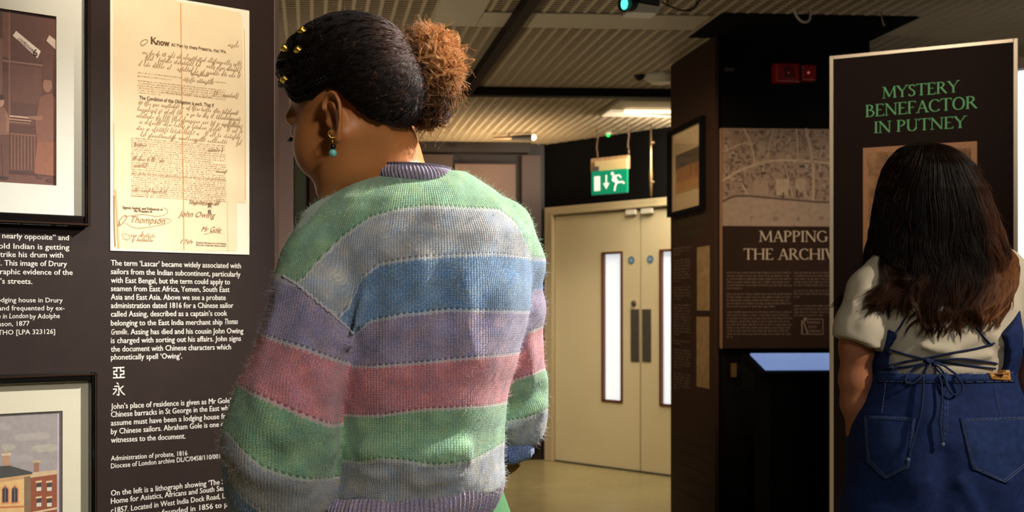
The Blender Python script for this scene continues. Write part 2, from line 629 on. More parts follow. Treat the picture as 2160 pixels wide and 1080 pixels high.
def nets(f, xs, ys, zs):
    """surface nets on a rectilinear grid -> vertices (n,3), quads (m,4)"""
    xs, ys, zs = (np.asarray(a, np.float32) for a in (xs, ys, zs))
    V = field(f, xs, ys, zs)
    S = V < 0
    c8 = [S[i:S.shape[0] - 1 + i, j:S.shape[1] - 1 + j, k:S.shape[2] - 1 + k] for i in (0, 1) for j in (0, 1) for k in (0, 1)]
    alls = c8[0].copy()
    anys = c8[0].copy()
    for c in c8[1:]:
        alls &= c
        anys |= c
    act = anys & ~alls
    I, J, K = np.nonzero(act)
    idx = np.full(act.shape, -1, np.int32)
    idx[I, J, K] = np.arange(len(I))
    pos = np.zeros((len(I), 3), np.float32)
    cnt = np.zeros(len(I), np.float32)
    corners = [(i, j, k) for i in (0, 1) for j in (0, 1) for k in (0, 1)]
    vals = {c: V[I + c[0], J + c[1], K + c[2]] for c in corners}
    for c in corners:
        for ax in range(3):
            if c[ax]:
                continue
            d = list(c)
            d[ax] = 1
            d = tuple(d)
            va, vb = vals[c], vals[d]
            m = (va < 0) != (vb < 0)
            t = np.where(m, va / (va - vb + 1e-20), 0)
            P = np.stack([xs[I + c[0]], ys[J + c[1]], zs[K + c[2]]], -1)
            Q = np.stack([xs[I + d[0]], ys[J + d[1]], zs[K + d[2]]], -1)
            pos += np.where(m[:, None], P + (Q - P) * t[:, None], 0)
            cnt += m
    pos /= cnt[:, None]
    quads = []
    for ax in range(3):
        sl0 = [slice(None)] * 3
        sl1 = [slice(None)] * 3
        sl0[ax] = slice(0, -1)
        sl1[ax] = slice(1, None)
        a, b = S[tuple(sl0)], S[tuple(sl1)]
        E = a != b
        ei = list(np.nonzero(E))
        o1, o2 = [(1, 2), (2, 0), (0, 1)][ax]
        ok = (ei[o1] > 0) & (ei[o2] > 0) & (ei[o1] < act.shape[o1]) & (ei[o2] < act.shape[o2])
        ei = [e[ok] for e in ei]
        sgn = a[tuple(ei)]

        def cell(d1, d2):
            q = [e.copy() for e in ei]
            q[o1] -= d1
            q[o2] -= d2
            return idx[q[0], q[1], q[2]]
        q4 = np.stack([cell(1, 1), cell(0, 1), cell(0, 0), cell(1, 0)], -1)
        q4[~sgn] = q4[~sgn][:, ::-1]
        quads.append(q4)
    Fq = np.concatenate(quads)
    Fq = Fq[(Fq >= 0).all(1)]
    return pos, Fq


def smooth_mesh(v, f, it=1, lam=0.5):
    n = len(v)
    e = np.concatenate([f[:, [0, 1]], f[:, [1, 2]], f[:, [2, 3]], f[:, [3, 0]]])
    deg = np.bincount(np.concatenate([e[:, 0], e[:, 1]]), minlength=n).astype(np.float32)
    for _ in range(it):
        acc = np.zeros_like(v)
        for k in range(3):
            acc[:, k] = np.bincount(e[:, 0], v[e[:, 1], k], n) + np.bincount(e[:, 1], v[e[:, 0], k], n)
        v = v + lam * (acc / np.maximum(deg, 1)[:, None] - v)
    return v.astype(np.float32)


def mesh_np(name, v, f, mat, parent=None, attrs=None, smooth=True):
    me = bpy.data.meshes.new(name)
    me.vertices.add(len(v))
    me.vertices.foreach_set('co', np.ascontiguousarray(v, np.float32).ravel())
    k = f.shape[1]
    me.loops.add(len(f) * k)
    me.loops.foreach_set('vertex_index', f.ravel().astype(np.int32))
    me.polygons.add(len(f))
    me.polygons.foreach_set('loop_start', np.arange(0, len(f) * k, k, dtype=np.int32))
    me.update(calc_edges=True)
    me.validate()
    if smooth:
        me.polygons.foreach_set('use_smooth', np.ones(len(me.polygons), bool))
    for an, arr in (attrs or {}).items():
        if arr.ndim == 1:
            at = me.attributes.new(an, 'FLOAT', 'POINT')
            at.data.foreach_set('value', arr.astype(np.float32))
        else:
            at = me.attributes.new(an, 'FLOAT_COLOR', 'POINT')
            at.data.foreach_set('color', arr.astype(np.float32).ravel())
    if mat is not None:
        me.materials.append(mat)
    o = bpy.data.objects.new(name, me)
    COL.objects.link(o)
    if parent is not None:
        o.parent = parent
        o.matrix_parent_inverse = parent_inv(parent)
    return o


def submesh(v, f, keep, attrs=None):
    g = f[keep]
    used = np.unique(g)
    m = np.full(len(v), -1)
    m[used] = np.arange(len(used))
    return v[used], m[g], {k: a[used] for k, a in (attrs or {}).items()}


def strands(name, P, radius, mat, parent, tip=0.3):
    """P: (n strands, m points, 3). hair curves"""
    n, m = P.shape[:2]
    hc = bpy.data.hair_curves.new(name)
    hc.add_curves([m] * n)
    hc.attributes['position'].data.foreach_set('vector', P.astype(np.float32).ravel())
    ra = hc.attributes.get('radius') or hc.attributes.new('radius', 'FLOAT', 'POINT')
    r = np.linspace(1, tip, m)[None, :] * (radius if np.ndim(radius) == 0 else np.asarray(radius)[:, None])
    r = np.broadcast_to(r, (n, m))
    ra.data.foreach_set('value', r.astype(np.float32).ravel())
    hc.materials.append(mat)
    o = bpy.data.objects.new(name, hc)
    COL.objects.link(o)
    o.parent = parent
    o.matrix_parent_inverse = parent_inv(parent)
    return o


def strand_colour(hc_obj, cols):
    """per point colours (n*m,4)"""
    a = hc_obj.data.attributes.new('col', 'FLOAT_COLOR', 'POINT')
    a.data.foreach_set('color', np.asarray(cols, np.float32).ravel())


def vnoise(n_pts, k, amp, r):
    """smooth random walk noise (n, n_pts, 3)"""
    base = r.normal(size=(k, 5, 3))
    t = np.linspace(0, 4, n_pts)
    i = np.minimum(t.astype(int), 3)
    w = (t - i)[None, :, None]
    w = w * w * (3 - 2 * w)
    return amp * (base[:, i] * (1 - w) + base[:, i + 1] * w)


# ------------------------------------------------------------------ materials of the place
M = {}
M['slat'] = material('slat_beige', (196, 178, 146), 0.55, noise=0.08, noise_scale=6)
M['ceil_white'] = material('ceiling_white', (205, 192, 165), 0.6, noise=0.05, noise_scale=5)
M['void'] = material('ceiling_void', (26, 20, 16), 0.9)
M['black'] = material('black_board', (6, 5, 5), 0.8, spec=0.15, noise=0.1, noise_scale=9)
M['brown_wall'] = material('brown_wall', (78, 60, 53), 0.5, noise=0.12, noise_scale=4)
M['brown_panel'] = material('brown_panel', (116, 92, 82), 0.45, noise=0.10, noise_scale=5)
M['dark_brown'] = material('dark_brown', (34, 25, 22), 0.5, noise=0.1, noise_scale=5)
M['board'] = material('panel_board', (41, 29, 25), 0.6, spec=0.2, noise=0.10, noise_scale=30, bump=0.12, bump_scale=900)
M['pink_brown'] = material('pink_brown_board', (188, 150, 136), 0.4)
M['ink_white'] = material('ink_white', (222, 216, 206), 0.6)
M['ink_dim'] = material('ink_dim', (120, 98, 80), 0.7)
M['ink_green'] = material('ink_green', (104, 186, 116), 0.6)
M['ink_dull_green'] = material('ink_dull_green', (62, 72, 42), 0.7)
M['ink_stone'] = material('ink_stone', (190, 172, 150), 0.7)
M['frame_black'] = material('frame_black', (10, 8, 8), 0.18, spec=0.6, coat=0.6)
M['bead'] = material('frame_bead', (70, 50, 38), 0.25, metal=0.6)
M['mat'] = material('mount_card', (214, 212, 200), 0.7, noise=0.02, noise_scale=40)
M['print'] = material('printed_picture', (200, 200, 200), 0.55, vcol=True, noise=0.10, noise_scale=90)
M['map_print'] = material('map_print', (200, 200, 200), 0.6, vcol=True, noise=0.16, noise_scale=40)
M['paper'] = material('old_paper', (236, 220, 188), 0.75, vcol=True, noise=0.05, noise_scale=14)
M['ink_brown'] = material('ink_brown', (96, 66, 40), 0.8)
M['ink_faint'] = material('ink_faint', (158, 124, 88), 0.8)
M['cream_door'] = material('cream_door', (212, 198, 158), 0.4, noise=0.03, noise_scale=3)
M['cream_frame'] = material('cream_frame', (196, 180, 142), 0.4)
M['wood'] = material('red_brown_wood', (92, 44, 20), 0.4, noise=0.2, noise_scale=30)
M['steel'] = material('brushed_steel', (150, 140, 128), 0.35, metal=0.85, noise=0.1, noise_scale=40)
M['frosted'] = material('frosted_glass', (225, 232, 236), 0.3, emit=(226, 234, 240), emit_strength=0.75)
M['blue_sign'] = material('blue_sign', (84, 122, 150), 0.4)
M['alu'] = material('pale_aluminium', (226, 206, 178), 0.35, metal=0.25)
M['white_plastic'] = material('white_plastic', (215, 208, 190), 0.4)
M['dark_plastic'] = material('dark_plastic', (24, 20, 22), 0.4)
M['red_plastic'] = material('red_plastic', (150, 10, 8), 0.35)
M['red_dark'] = material('red_dark_plastic', (96, 8, 6), 0.35)
M['chain'] = material('chain_metal', (120, 96, 70), 0.4, metal=0.6)
M['brass'] = material('brass', (190, 160, 110), 0.3, metal=0.9)
M['card'] = material('tan_card', (176, 140, 100), 0.8, noise=0.3, noise_scale=45)
M['sign_green'] = material('sign_green', (0, 122, 84), 0.4, emit=(0, 125, 92), emit_strength=0.55)
M['sign_white'] = material('sign_white', (230, 235, 225), 0.4, emit=(226, 232, 214), emit_strength=0.6)
M['led_green'] = material('green_led', (0, 200, 80), 0.4, emit=(0, 230, 80), emit_strength=2.0)
M['lamp_glow'] = material('lamp_glow', (255, 240, 210), 0.4, emit=(255, 232, 196), emit_strength=2.0)
M['lamp_plate'] = material('lamp_plate', (240, 225, 195), 0.4, emit=(255, 232, 196), emit_strength=0.55)
M['lens_cyan'] = material('cyan_lens', (60, 220, 190), 0.2, emit=(90, 245, 215), emit_strength=1.6)
M['screen'] = material('touch_screen', (120, 150, 205), 0.3, emit=(126, 150, 205), emit_strength=0.75)
M['light_box'] = material('light_box', (240, 242, 245), 0.4, emit=(246, 247, 250), emit_strength=1.05)
M['cable_white'] = material('white_cable', (200, 188, 170), 0.5)
M['cable_black'] = material('black_cable', (18, 14, 14), 0.5)


def floor_material():
    m = material('polished_floor', (150, 138, 96), 0.22, spec=0.5, noise=0.14, noise_scale=1.6)
    n, l = nodes_of(m)
    b = n['Principled BSDF']
    t = n.new('ShaderNodeTexNoise')
    t.inputs['Scale'].default_value = 7
    tc = n.new('ShaderNodeTexCoord')
    l.new(tc.outputs['Object'], t.inputs['Vector'])
    r = n.new('ShaderNodeMapRange')
    r.inputs['To Min'].default_value = 0.14
    r.inputs['To Max'].default_value = 0.34
    l.new(t.outputs['Fac'], r.inputs['Value'])
    l.new(r.outputs['Result'], b.inputs['Roughness'])
    return m


M['floor'] = floor_material()


def glass_material():
    m = bpy.data.materials.new('picture_glass')
    m.use_nodes = True
    n, l = nodes_of(m)
    n.remove(n['Principled BSDF'])
    tr = n.new('ShaderNodeBsdfTransparent')
    gl = n.new('ShaderNodeBsdfGlossy')
    gl.inputs['Roughness'].default_value = 0.04
    lw = n.new('ShaderNodeLayerWeight')
    pw = n.new('ShaderNodeMath')
    pw.operation = 'POWER'
    pw.inputs[1].default_value = 5.0
    l.new(lw.outputs['Facing'], pw.inputs[0])
    fr = n.new('ShaderNodeMath')
    fr.operation = 'MULTIPLY_ADD'
    fr.inputs[1].default_value = 0.6
    fr.inputs[2].default_value = 0.02
    l.new(pw.outputs[0], fr.inputs[0])
    mx = n.new('ShaderNodeMixShader')
    l.new(fr.outputs[0], mx.inputs[0])
    l.new(tr.outputs[0], mx.inputs[1])
    l.new(gl.outputs[0], mx.inputs[2])
    l.new(mx.outputs[0], n['Material Output'].inputs[0])
    return m


M['glass'] = glass_material()
CEIL = 2.66

# ------------------------------------------------------------------ room shell
tag(MB().rbox(-4.0, 7.0, -3.2, 10.2, -0.06, 0.0).build('floor', M['floor']), 'polished olive beige floor', kind='structure')
tag(MB().rbox(-4.1, -4.0, -3.2, 9.5, 0, 3.2).build('wall_left', M['brown_wall']), kind='structure')
tag(MB().rbox(7.0, 7.1, -3.2, 9.5, 0, 3.2).build('wall_right', M['brown_wall']), kind='structure')
tag(MB().rbox(-4.0, 7.0, -3.3, -3.2, 0, 3.2).build('wall_back', M['brown_wall']), kind='structure')
far = tag(MB().rbox(-4.0, 2.12, 9.5, 9.6, 0, 3.2).build('wall_far', M['dark_brown']), kind='structure')

ceiling = tag(MB().rbox(-4.0, 7.0, -3.2, 9.6, 3.05, 3.15).build('ceiling', M['void']), 'slatted beige grid ceiling with a dark void above', kind='structure')
# the near half is closed panels, the far half the open grid
MB().rbox(-4.0, 7.0, -3.2, 4.55, CEIL, CEIL + 0.02).build('infill_panel', M['slat'], ceiling)
MB().rbox(-4.0, -1.62, 4.56, 9.5, CEIL, CEIL + 0.02).build('infill_panel', M['slat'], ceiling)
MB().rbox(4.72, 7.0, 4.56, 9.5, CEIL, CEIL + 0.02).build('infill_panel', M['slat'], ceiling)


def shared_slats(count, first, step, make):
    base = None
    for i in range(count):
        if base is None:
            base = make().build('slat', M['slat'], ceiling)
            o = base
        else:
            o = base.copy()
            COL.objects.link(o)
        dx = step[0] * i
        dy = step[1] * i
        o.location = (dx * CT - dy * ST, dx * ST + dy * CT, 0)


P_L, P_C = 0.0635, 0.0372
shared_slats(int(6.3 / P_L), 0, (P_L, 0), lambda: MB().rbox(-1.6, -1.6 + 0.016, 4.56, 9.5, CEIL - 0.002, CEIL + 0.026))
shared_slats(int(4.92 / P_C), 0, (0, P_C), lambda: MB().rbox(-1.6, 4.7, 4.565, 4.565 + 0.013, CEIL, CEIL + 0.024))


def ceil_px(pts, z0, z1):
    """panel lying under the ceiling, corners given by photo pixels at the height z0"""
    P = []
    for u, v in pts:
        d = (z0 - EYE) * F_PX / (CY - v)
        P.append(((u - CX) / F_PX * d, d))
    mb = MB()
    n = len(P)
    mb.add([(x, y, z0) for x, y in P] + [(x, y, z1) for x, y in P],
           [tuple(reversed(range(n))), tuple(range(n, 2 * n))] + [(i, (i + 1) % n, n + (i + 1) % n, n + i) for i in range(n)])
    return mb


def cz(u, v, z):
    d = (z - EYE) * F_PX / (CY - v)
    x = (u - CX) / F_PX * d
    return W2R(x, d)


z = CEIL - 0.008
sa, ta = cz(910, 54, z)
sb, tb = cz(1006, 54, z)
sc_, tc_ = cz(1510, 28, z)
s0, t0 = cz(1100, 28, z)
tag(MB().rbox(sa, sb - 0.005, 4.57, ta, z, CEIL - 0.003).build('ceiling_panel', M['ceil_white']), 'pale solid square ceiling panel beside the dark track', 'ceiling panel')
tag(MB().rbox(sb, sc_, t0, ta, z, CEIL - 0.003).build('ceiling_panel', M['ceil_white']), 'long narrow pale ceiling strip crossing the grid above the doors', 'ceiling panel')
# black sheet standing in for the dark open void above the stand
sv0, tv0 = cz(1522, 30, z)
sv1, tv1 = cz(1955, 30, z)
tag(MB().rbox(sv0, sv1, tv0, 5.66, z, CEIL - 0.003).build('ceiling_panel', M['black']), 'black sheet standing in for the dark open ceiling bay above the map poster', 'ceiling panel')

# dark lighting track: one long run and a cross run
tr = empty("lighting_track", R2W(0.955, 7.05, CEIL))
M['track'] = material('track_dark', (20, 13, 10), .6, spec=.2)
tag(tr, 'dark brown lighting track forming a right angle under the ceiling grid', 'lighting track')
MB().rbox(0.925, 0.985, 3.4, 7.02, CEIL - 0.055, CEIL - 0.003).build('rail', M['track'], tr, bevel=0.003)
MB().rbox(0.925, 4.2, 7.02, 7.09, CEIL - 0.055, CEIL - 0.003).build('rail', M['track'], tr, bevel=0.003)

# far wall: beam, panels, skirting
tag(MB().rbox(-4.0, 1.80, 9.36, 9.5, CEIL - 0.085, CEIL - 0.003).build('trim_1', M['dark_brown']), 'dark beam along the top of the far wall', kind='structure')
sL, _ = px_room(962, 9.4)
sR, _ = px_room(1096, 9.4)


def wall_panel(u0, u1, v0, mat):
    a, _ = px_room(u0, 9.4)
    b, _ = px_room(u1, 9.4)
    return MB().rbox(a, b, 9.44, 9.5, 0.12, EYE + (CY - v0) / F_PX * 9.4).build('wall_board', mat, far, bevel=0.004)


wall_panel(690, 958, 322, M['brown_wall'])
wall_panel(962, 1094, 342, M['brown_panel'])
wall_panel(1107, 1149, 322, M['brown_wall'])
wall_panel(652, 686, 322, M['brown_wall'])
wall_panel(560, 614, 322, M['brown_wall'])
win = MB()
a, _ = px_room(618, 9.4)
b, _ = px_room(648, 9.4)
win.rbox(a, b, 9.44, 9.5, 0.12, EYE + (CY - 322) / F_PX * 9.4)
gf = tag(win.build('window_1', M['dark_brown']), 'narrow dark framed glazed screen in the far wall', kind='structure')
MB().rbox(a + 0.012, b - 0.012, 9.425, 9.438, 0.2, EYE + (CY - 338) / F_PX * 9.4).build('pane', material('green_grey_glass', (84, 92, 80), 0.25, coat=0.5), gf)
tag(MB().rbox(-4.0, 1.33, 9.40, 9.437, 0, 0.11).build('baseboard_far', material('skirting_grey', (70, 62, 54), 0.5)), kind='structure')
# small hook under the beam
p = W(962, 322, 9.3)
hk = MB().tube([p, p + [0.01, 0, -0.03], p + [0.04, 0, -0.045], p + [0.06, 0, -0.03]], 0.008, 6)
tag(hk.build('wall_hook', M['dark_plastic']), 'small dark hook under the beam of the far wall', 'hook')

# ------------------------------------------------------------------ door wall and double doors
DP = Plane(1150, 9.6, 1415, 8.65)
if DP.e[0] < 0:
    DP.e = -DP.e
sD0 = DP.px(1152, 600)[0]
sF1 = DP.px(1172, 600)[0]
sM = DP.px(1350, 600)[0]
leaf = sM - sF1
sF2 = sM + leaf
sD1 = sF2 + (sF1 - sD0)
mb = MB()
DP.box(mb, sD0 - 0.02, sD1 + 2.6, 2.125, 3.1, -0.12, 0.0)
dw = tag(mb.build('wall_door', M['black']), 'black wall above the cream double doors', kind='structure')
mb = MB()
DP.box(mb, sD1, sD1 + 2.6, 0, 2.125, -0.12, 0.0)
mb.build('wall_board', M['black'], dw)
# space behind the doors is closed with a plain wall
fr = MB()
DP.box(fr, sD0, sF1 - 0.012, 0, 2.125, -0.12, 0.025)
DP.box(fr, sF2 + 0.012, sD1, 0, 2.125, -0.12, 0.025)
DP.box(fr, sF1 - 0.012, sF2 + 0.012, 2.055, 2.125, -0.12, 0.025)
door = empty('door_1', DP.at(sM, 0))
tag(door, 'cream double fire doors with narrow vision panels', kind='structure')
fo = fr.build('door_frame', M['cream_frame'], door, bevel=0.006)
fs = MB()
DP.box(fs, sF1 - 0.03, sF1 - 0.010, 0, 2.075, 0.022, 0.034)
DP.box(fs, sF1 - 0.03, sF2 + 0.03, 2.06, 2.078, 0.022, 0.034)
fs.build('door_stop', M['cream_frame'], door, bevel=0.003)


def door_leaf(a, b, glass, hinge_left):
    (g0, g1) = glass
    w = MB()
    z0, z1 = 0.012, 2.045
    zg0, zg1 = 0.53, 1.73
    DP.box(w, a, g0, z0, z1, -0.05, -0.005)
    DP.box(w, g1, b, z0, z1, -0.05, -0.005)
    DP.box(w, g0, g1, z0, zg0, -0.05, -0.005)
    DP.box(w, g0, g1, zg1, z1, -0.05, -0.005)
    lf = w.build('door_leaf', M['cream_door'], door)
    e = 0.018
    q = MB()
    DP.box(q, g0, g0 + e, zg0, zg1, -0.045, 0.004)
    DP.box(q, g1 - e, g1, zg0, zg1, -0.045, 0.004)
    DP.box(q, g0 + e, g1 - e, zg0, zg0 + e, -0.045, 0.004)
    DP.box(q, g0 + e, g1 - e, zg1 - e, zg1, -0.045, 0.004)
    q.build('glazing_bead', M['wood'], lf)
    q = MB()
    DP.box(q, g0 + e, g1 - e, zg0 + e, zg1 - e, -0.034, -0.028)
    q.build('pane', M['frosted'], lf)
    return lf


ga = DP.px(1269, 600)[0], DP.px(1313, 600)[0]
l1 = door_leaf(sF1 - 0.006, sM - 0.006, ga, True)
gb0 = DP.px(1391, 600)[0]
l2 = door_leaf(sM + 0.006, sF2 + 0.006, (gb0, gb0 + (ga[1] - ga[0])), False)
for lf, u0, u1 in ((l1, 1330, 1348), (l2, 1354, 1373)):
    q = MB()
    a, zt = DP.px(u0, 652)
    b, _ = DP.px(u1, 652)
    _, zb = DP.px(u0, 763)
    DP.box(q, a, b, zb, zt, -0.004, 0.0)
    q.build('push_plate', M['steel'], lf, bevel=0.001)
for lf, uc, vc in ((l1, 1331, 549), (l2, 1371, 547)):
    s, zc = DP.px(uc, vc)
    pts = [(s + 0.031 * math.cos(t), zc + 0.031 * math.sin(t)) for t in np.linspace(0, 2 * math.pi, 24, endpoint=False)]
    q = MB()
    DP.quad(q, pts, -0.002)
    n = 24
    DP.quad(q, list(reversed(pts)), -0.004)
    c = q.build('round_notice', M['blue_sign'], lf)
    q = MB()
    DP.box(q, s - 0.014, s + 0.012, zc - 0.008, zc - 0.002, -0.0015, -0.001)
    DP.box(q, s - 0.010, s + 0.012, zc + 0.004, zc + 0.009, -0.0015, -0.001)
    q.build('notice_print', material('notice_pale', (180, 200, 205), 0.5), lf)
s, zc = DP.px(1337, 640)
c = np.array(DP.at(s, zc, -0.004))
nn = np.array([*DP.n, 0])
MB().tube([c, c + nn * 0.012], 0.022, 14).tube([c + nn * 0.012, c + nn * 0.022], 0.012, 12).build('lock_cylinder', M['steel'], l1)
for lf, ua, ub in ((l1, 1324, 1345), (l2, 1356, 1380)):
    q = MB()
    a, zz = DP.px(ua, 452)
    b, _ = DP.px(ub, 452)
    DP.box(q, a, b, 2.01, 2.05, -0.002, 0.03)
    q.build('door_closer', M['white_plastic'], lf, bevel=0.004)
q = MB()
DP.box(q, sM - 0.006, sM + 0.006, 0.01, 2.05, -0.045, -0.035)
q.build('centre_gap', M['dark_brown'], door)
q = MB()
DP.box(q, sF1, sF2, 0.0, 0.010, -0.11, 0.01)
q.build('threshold', material('threshold_grey', (60, 56, 54), 0.4, metal=0.4), door)
q = MB()
DP.box(q, sD0 - 0.3, sD1 + 2.6, 0, 2.6, -0.5, -0.45)
tag(q.build('wall_corridor', M['brown_wall']), kind='structure')

# ------------------------------------------------------------------ exit sign, its chains, hanging rod
SP = Plane(1245, 8.6, 1325, 8.38)
if SP.e[0] < 0:
    SP.e = -SP.e
es = empty('exit_sign', SP.at(SP.px(1284, 380)[0], SP.px(1284, 380)[1]))
tag(es, 'green emergency exit sign with running figure hanging on two chains', 'sign')
a, zt = SP.px(1247, 362)
b, _ = SP.px(1323, 353)
_, zb = SP.px(1284, 409)
q = MB()
SP.box(q, a, b, zb, zt, -0.02, 0.0)
q.build('sign_face', M['sign_green'], es, bevel=0.004)
zh = (zt - zb)


def sgn(fx, fz):
    return a + (b - a) * fx, zb + zh * fz


q = MB()
SP.quad(q, [sgn(*p) for p in [(.09, .16), (.26, .16), (.26, .78), (.09, .78)]], 0.003)
SP.quad(q, [sgn(*p) for p in [(.41, .80), (.45, .80), (.45, .42), (.41, .42)]], 0.003)
SP.quad(q, [sgn(*p) for p in [(.34, .46), (.52, .46), (.43, .20)]], 0.0032)
hc = sgn(.60, .83)
SP.quad(q, [(hc[0] + .013 * math.cos(t), hc[1] + .013 * math.sin(t)) for t in np.linspace(0, 6.283, 12, endpoint=False)], 0.003)


def limb(pts, w):
    for p0, p1 in zip(pts[:-1], pts[1:]):
        P_ = stroke_poly(sgn(*p0), sgn(*p1), w)
        SP.quad(q, P_, 0.0033 + 0.0001 * len(q.f))


limb([(.63, .74), (.74, .42)], .026)
limb([(.63, .72), (.80, .74), (.84, .62)], .011)
limb([(.63, .70), (.60, .54), (.68, .50)], .010)
limb([(.73, .44), (.88, .46), (.93, .38)], .014)
limb([(.72, .44), (.68, .28), (.66, .10)], .014)
q.build('pictogram', M['sign_white'], es)
q = MB()
a2, z2 = SP.px(1241, 361)
b2, z3 = SP.px(1319, 326)
SP.box(q, a2, b2, zt + 0.002, z3, -0.07, -0.03)
q.build('housing', M['card'], es, bevel=0.004)
q = MB()
SP.box(q, a2 + 0.05, b2 + 0.01, zt - 0.002, zt + 0.075, -0.028, -0.006)
q.build('cover_strip', material('yellowed_plastic', (206, 184, 130), 0.5, emit=(206, 190, 140), emit_strength=0.05), es, bevel=0.003)
q = MB()
SP.box(q, a2 + 0.045, a2 + 0.09, zt, zt + 0.035, -0.006, -0.001)
q.build('label_plate', material('grey_plate', (90, 84, 84), 0.5), es)
for uu, vt in ((1252, 292), (1318, 288)):
    s, z0 = SP.px(uu, 328)
    q = MB()
    n = 14
    zz = np.linspace(z3 - 0.02, CEIL - 0.004, n)
    for i in range(n - 1):
        c = np.array(SP.at(s + 0.004 * math.sin(i), (zz[i] + zz[i + 1]) / 2, -0.05))
        hl = (zz[1] - zz[0]) * 0.62
        pts = []
        for t in np.linspace(0, 6.283, 9)[:-1]:
            w_ = 0.006 * math.cos(t)
            dv = np.array([*SP.e, 0]) * w_ if i % 2 else np.array([*SP.n, 0]) * w_
            pts.append(c + dv + np.array([0, 0, hl * math.sin(t)]))
        q.tube(pts, 0.0022, 5, closed=True)
    q.build('chain', M['chain'], es)
q = MB()
pr = cz(1283, 284, CEIL - 0.02)
x, y, _ = R2W(*pr)
q.tube([(x, y, CEIL - 0.004), (x, y, CEIL - 0.02)], [0.03, 0.026], 12)
dl = tag(q.build('indicator_light', M['white_plastic']), 'tiny green glowing indicator light on the ceiling above the exit sign', 'light')
MB().ball((x, y, CEIL - 0.024), 0.014).build('lens', M['led_green'], dl, smooth=True)

p = [W(1373, v, 8.5) for v in (292, 330, 350, 370, 392, 414)]
rod = empty('hanging_rod', p[0])
tag(rod, 'slim brass rod hanging in front of the black wall beside the exit sign', 'rod')
p[0][2] = CEIL - 0.004
MB().tube(p, [0.006, 0.008, 0.010, 0.016, 0.012, 0.006], 12).build('rod', M['brass'], rod, smooth=True)
for v in (301, 384):
    c = W(1374, v, 8.5)
    MB().ball(c + [0.0, 0, 0], 0.016).ball(c + [0.014, -0.004, 0], 0.010).build('collar', M['chain'], rod, smooth=True)

# ------------------------------------------------------------------ ceiling fittings
zf = CEIL - 0.03
s0, t1 = cz(1262, 245, zf)
_, t0 = cz(1262, 213, zf)
cl = empty('ceiling_light', R2W(s0 + 0.6, (t0 + t1) / 2, CEIL))
tag(cl, 'long white lit ceiling light tray near the doors', 'light fitting')
MB().rbox(s0, s0 + 1.25, t0, t1, zf, CEIL - 0.003).build('tray', M['ceil_white'], cl, bevel=0.004)
MB().rbox(s0 + 0.02, s0 + 1.23, t1 - 0.26, t1 - 0.02, zf - 0.006, zf - 0.001).build('diffuser', M['lamp_plate'], cl)
MB().tube([R2W(s0 + 0.1, t1 - 0.32, zf - 0.02), R2W(s0 + 1.2, t1 - 0.32, zf - 0.02)], 0.012, 8).build('lamp', M['lamp_glow'], cl)

x, y, _ = R2W(*cz(1122, 290, CEIL - 0.04))
sp = empty('spot_lamp', (x, y, CEIL))
tag(sp, 'small bright spot lamp on the ceiling close to the far wall', 'spot lamp')
dxy = np.array([-0.987, 0.16, 0.0])
c = np.array([x, y, CEIL - 0.04])
MB().tube([c, c + dxy * 0.05, c + dxy * 0.16], [0.026, 0.024, 0.018], 14).build('barrel', M['dark_plastic'], sp, smooth=False)
MB().tube([c + dxy * 0.16, c + dxy * 0.3], [0.014, 0.012], 10).tube([c + dxy * 0.18, c + dxy * 0.18 + [0, 0, 0.035]], 0.006, 6).build('bracket', M['chain'], sp)
MB().ball(c + [0.012, -0.006, 0], 0.024).build('bulb', M['lamp_glow'], sp, smooth=True)

x, y, _ = R2W(*cz(1395, 176, CEIL - 0.05))
em = empty('emergency_light', (x, y, CEIL))
tag(em, 'white domed ceiling fitting with dark cone beside the tall dark stand', 'light fitting')
MB().tube([(x, y, CEIL - 0.003), (x, y, CEIL - 0.02), (x, y, CEIL - 0.05)], [0.10, 0.10, 0.06], 20).build('dome', M['white_plastic'], em, smooth=False)
MB().tube([(x - 0.13, y, CEIL - 0.003), (x - 0.13, y, CEIL - 0.035)], [0.035, 0.012], 14).build('cone', M['dark_plastic'], em)

# projector lamp near the top edge
pj = empty('projector_lamp', W(1356, -10, 4.75))
tag(pj, 'white and black projector lamp with a cyan lens under the ceiling', 'projector')
A = [W(1338, 4, 4.7), W(1396, 14, 4.7), W(1388, 28, 4.7), W(1324, 25, 4.7)]
B = [q_ + np.array([0.0, 0.14, 0.012]) for q_ in A]
MB().hexa([A[3], A[2], B[2], B[3], A[0], A[1], B[1], B[0]]).build('housing', M['white_plastic'], pj, bevel=0.004)
A = [W(1345, -22, 4.72), W(1392, -14, 4.72), W(1392, 12, 4.72), W(1340, 3, 4.72)]
B = [q_ + np.array([0.0, 0.12, 0.0]) for q_ in A]
MB().hexa([A[3], A[2], B[2], B[3], A[0], A[1], B[1], B[0]]).build('gear_box', M['dark_plastic'], pj, bevel=0.003)
a = W(1318, 8, 4.68)
b = W(1352, 14, 4.78)
MB().tube([a, b], [0.034, 0.03], 16).build('barrel', M['dark_plastic'], pj)
MB().ball(W(1317, 8, 4.675), 0.024, sq=(0.6, 1, 1)).build('lens', M['lens_cyan'], pj, smooth=True)
MB().ball(W(1414, 2, 4.8), 0.016, sq=(1.2, 1, .9)).build('knob', M['brass'], pj, smooth=True)
MB().tube([W(1370, -18, 4.8), W(1370, -60, 4.8)], 0.012, 8).build('stem', M['dark_plastic'], pj)
cb = catmull([W(1396, 4, 4.8), W(1415, 14, 4.82), W(1440, 22, 4.85), W(1462, 18, 4.88), W(1478, -4, 4.9), W(1480, -22, 4.92)], 5)
cb2 = catmull([W(1448, 22, 4.88), W(1466, 14, 4.9), W(1470, -4, 4.9), W(1468, -22, 4.92)], 5)
MB().tube(cb, 0.004, 6).tube(cb2, 0.003, 6).build('cable', M['cable_black'], pj)

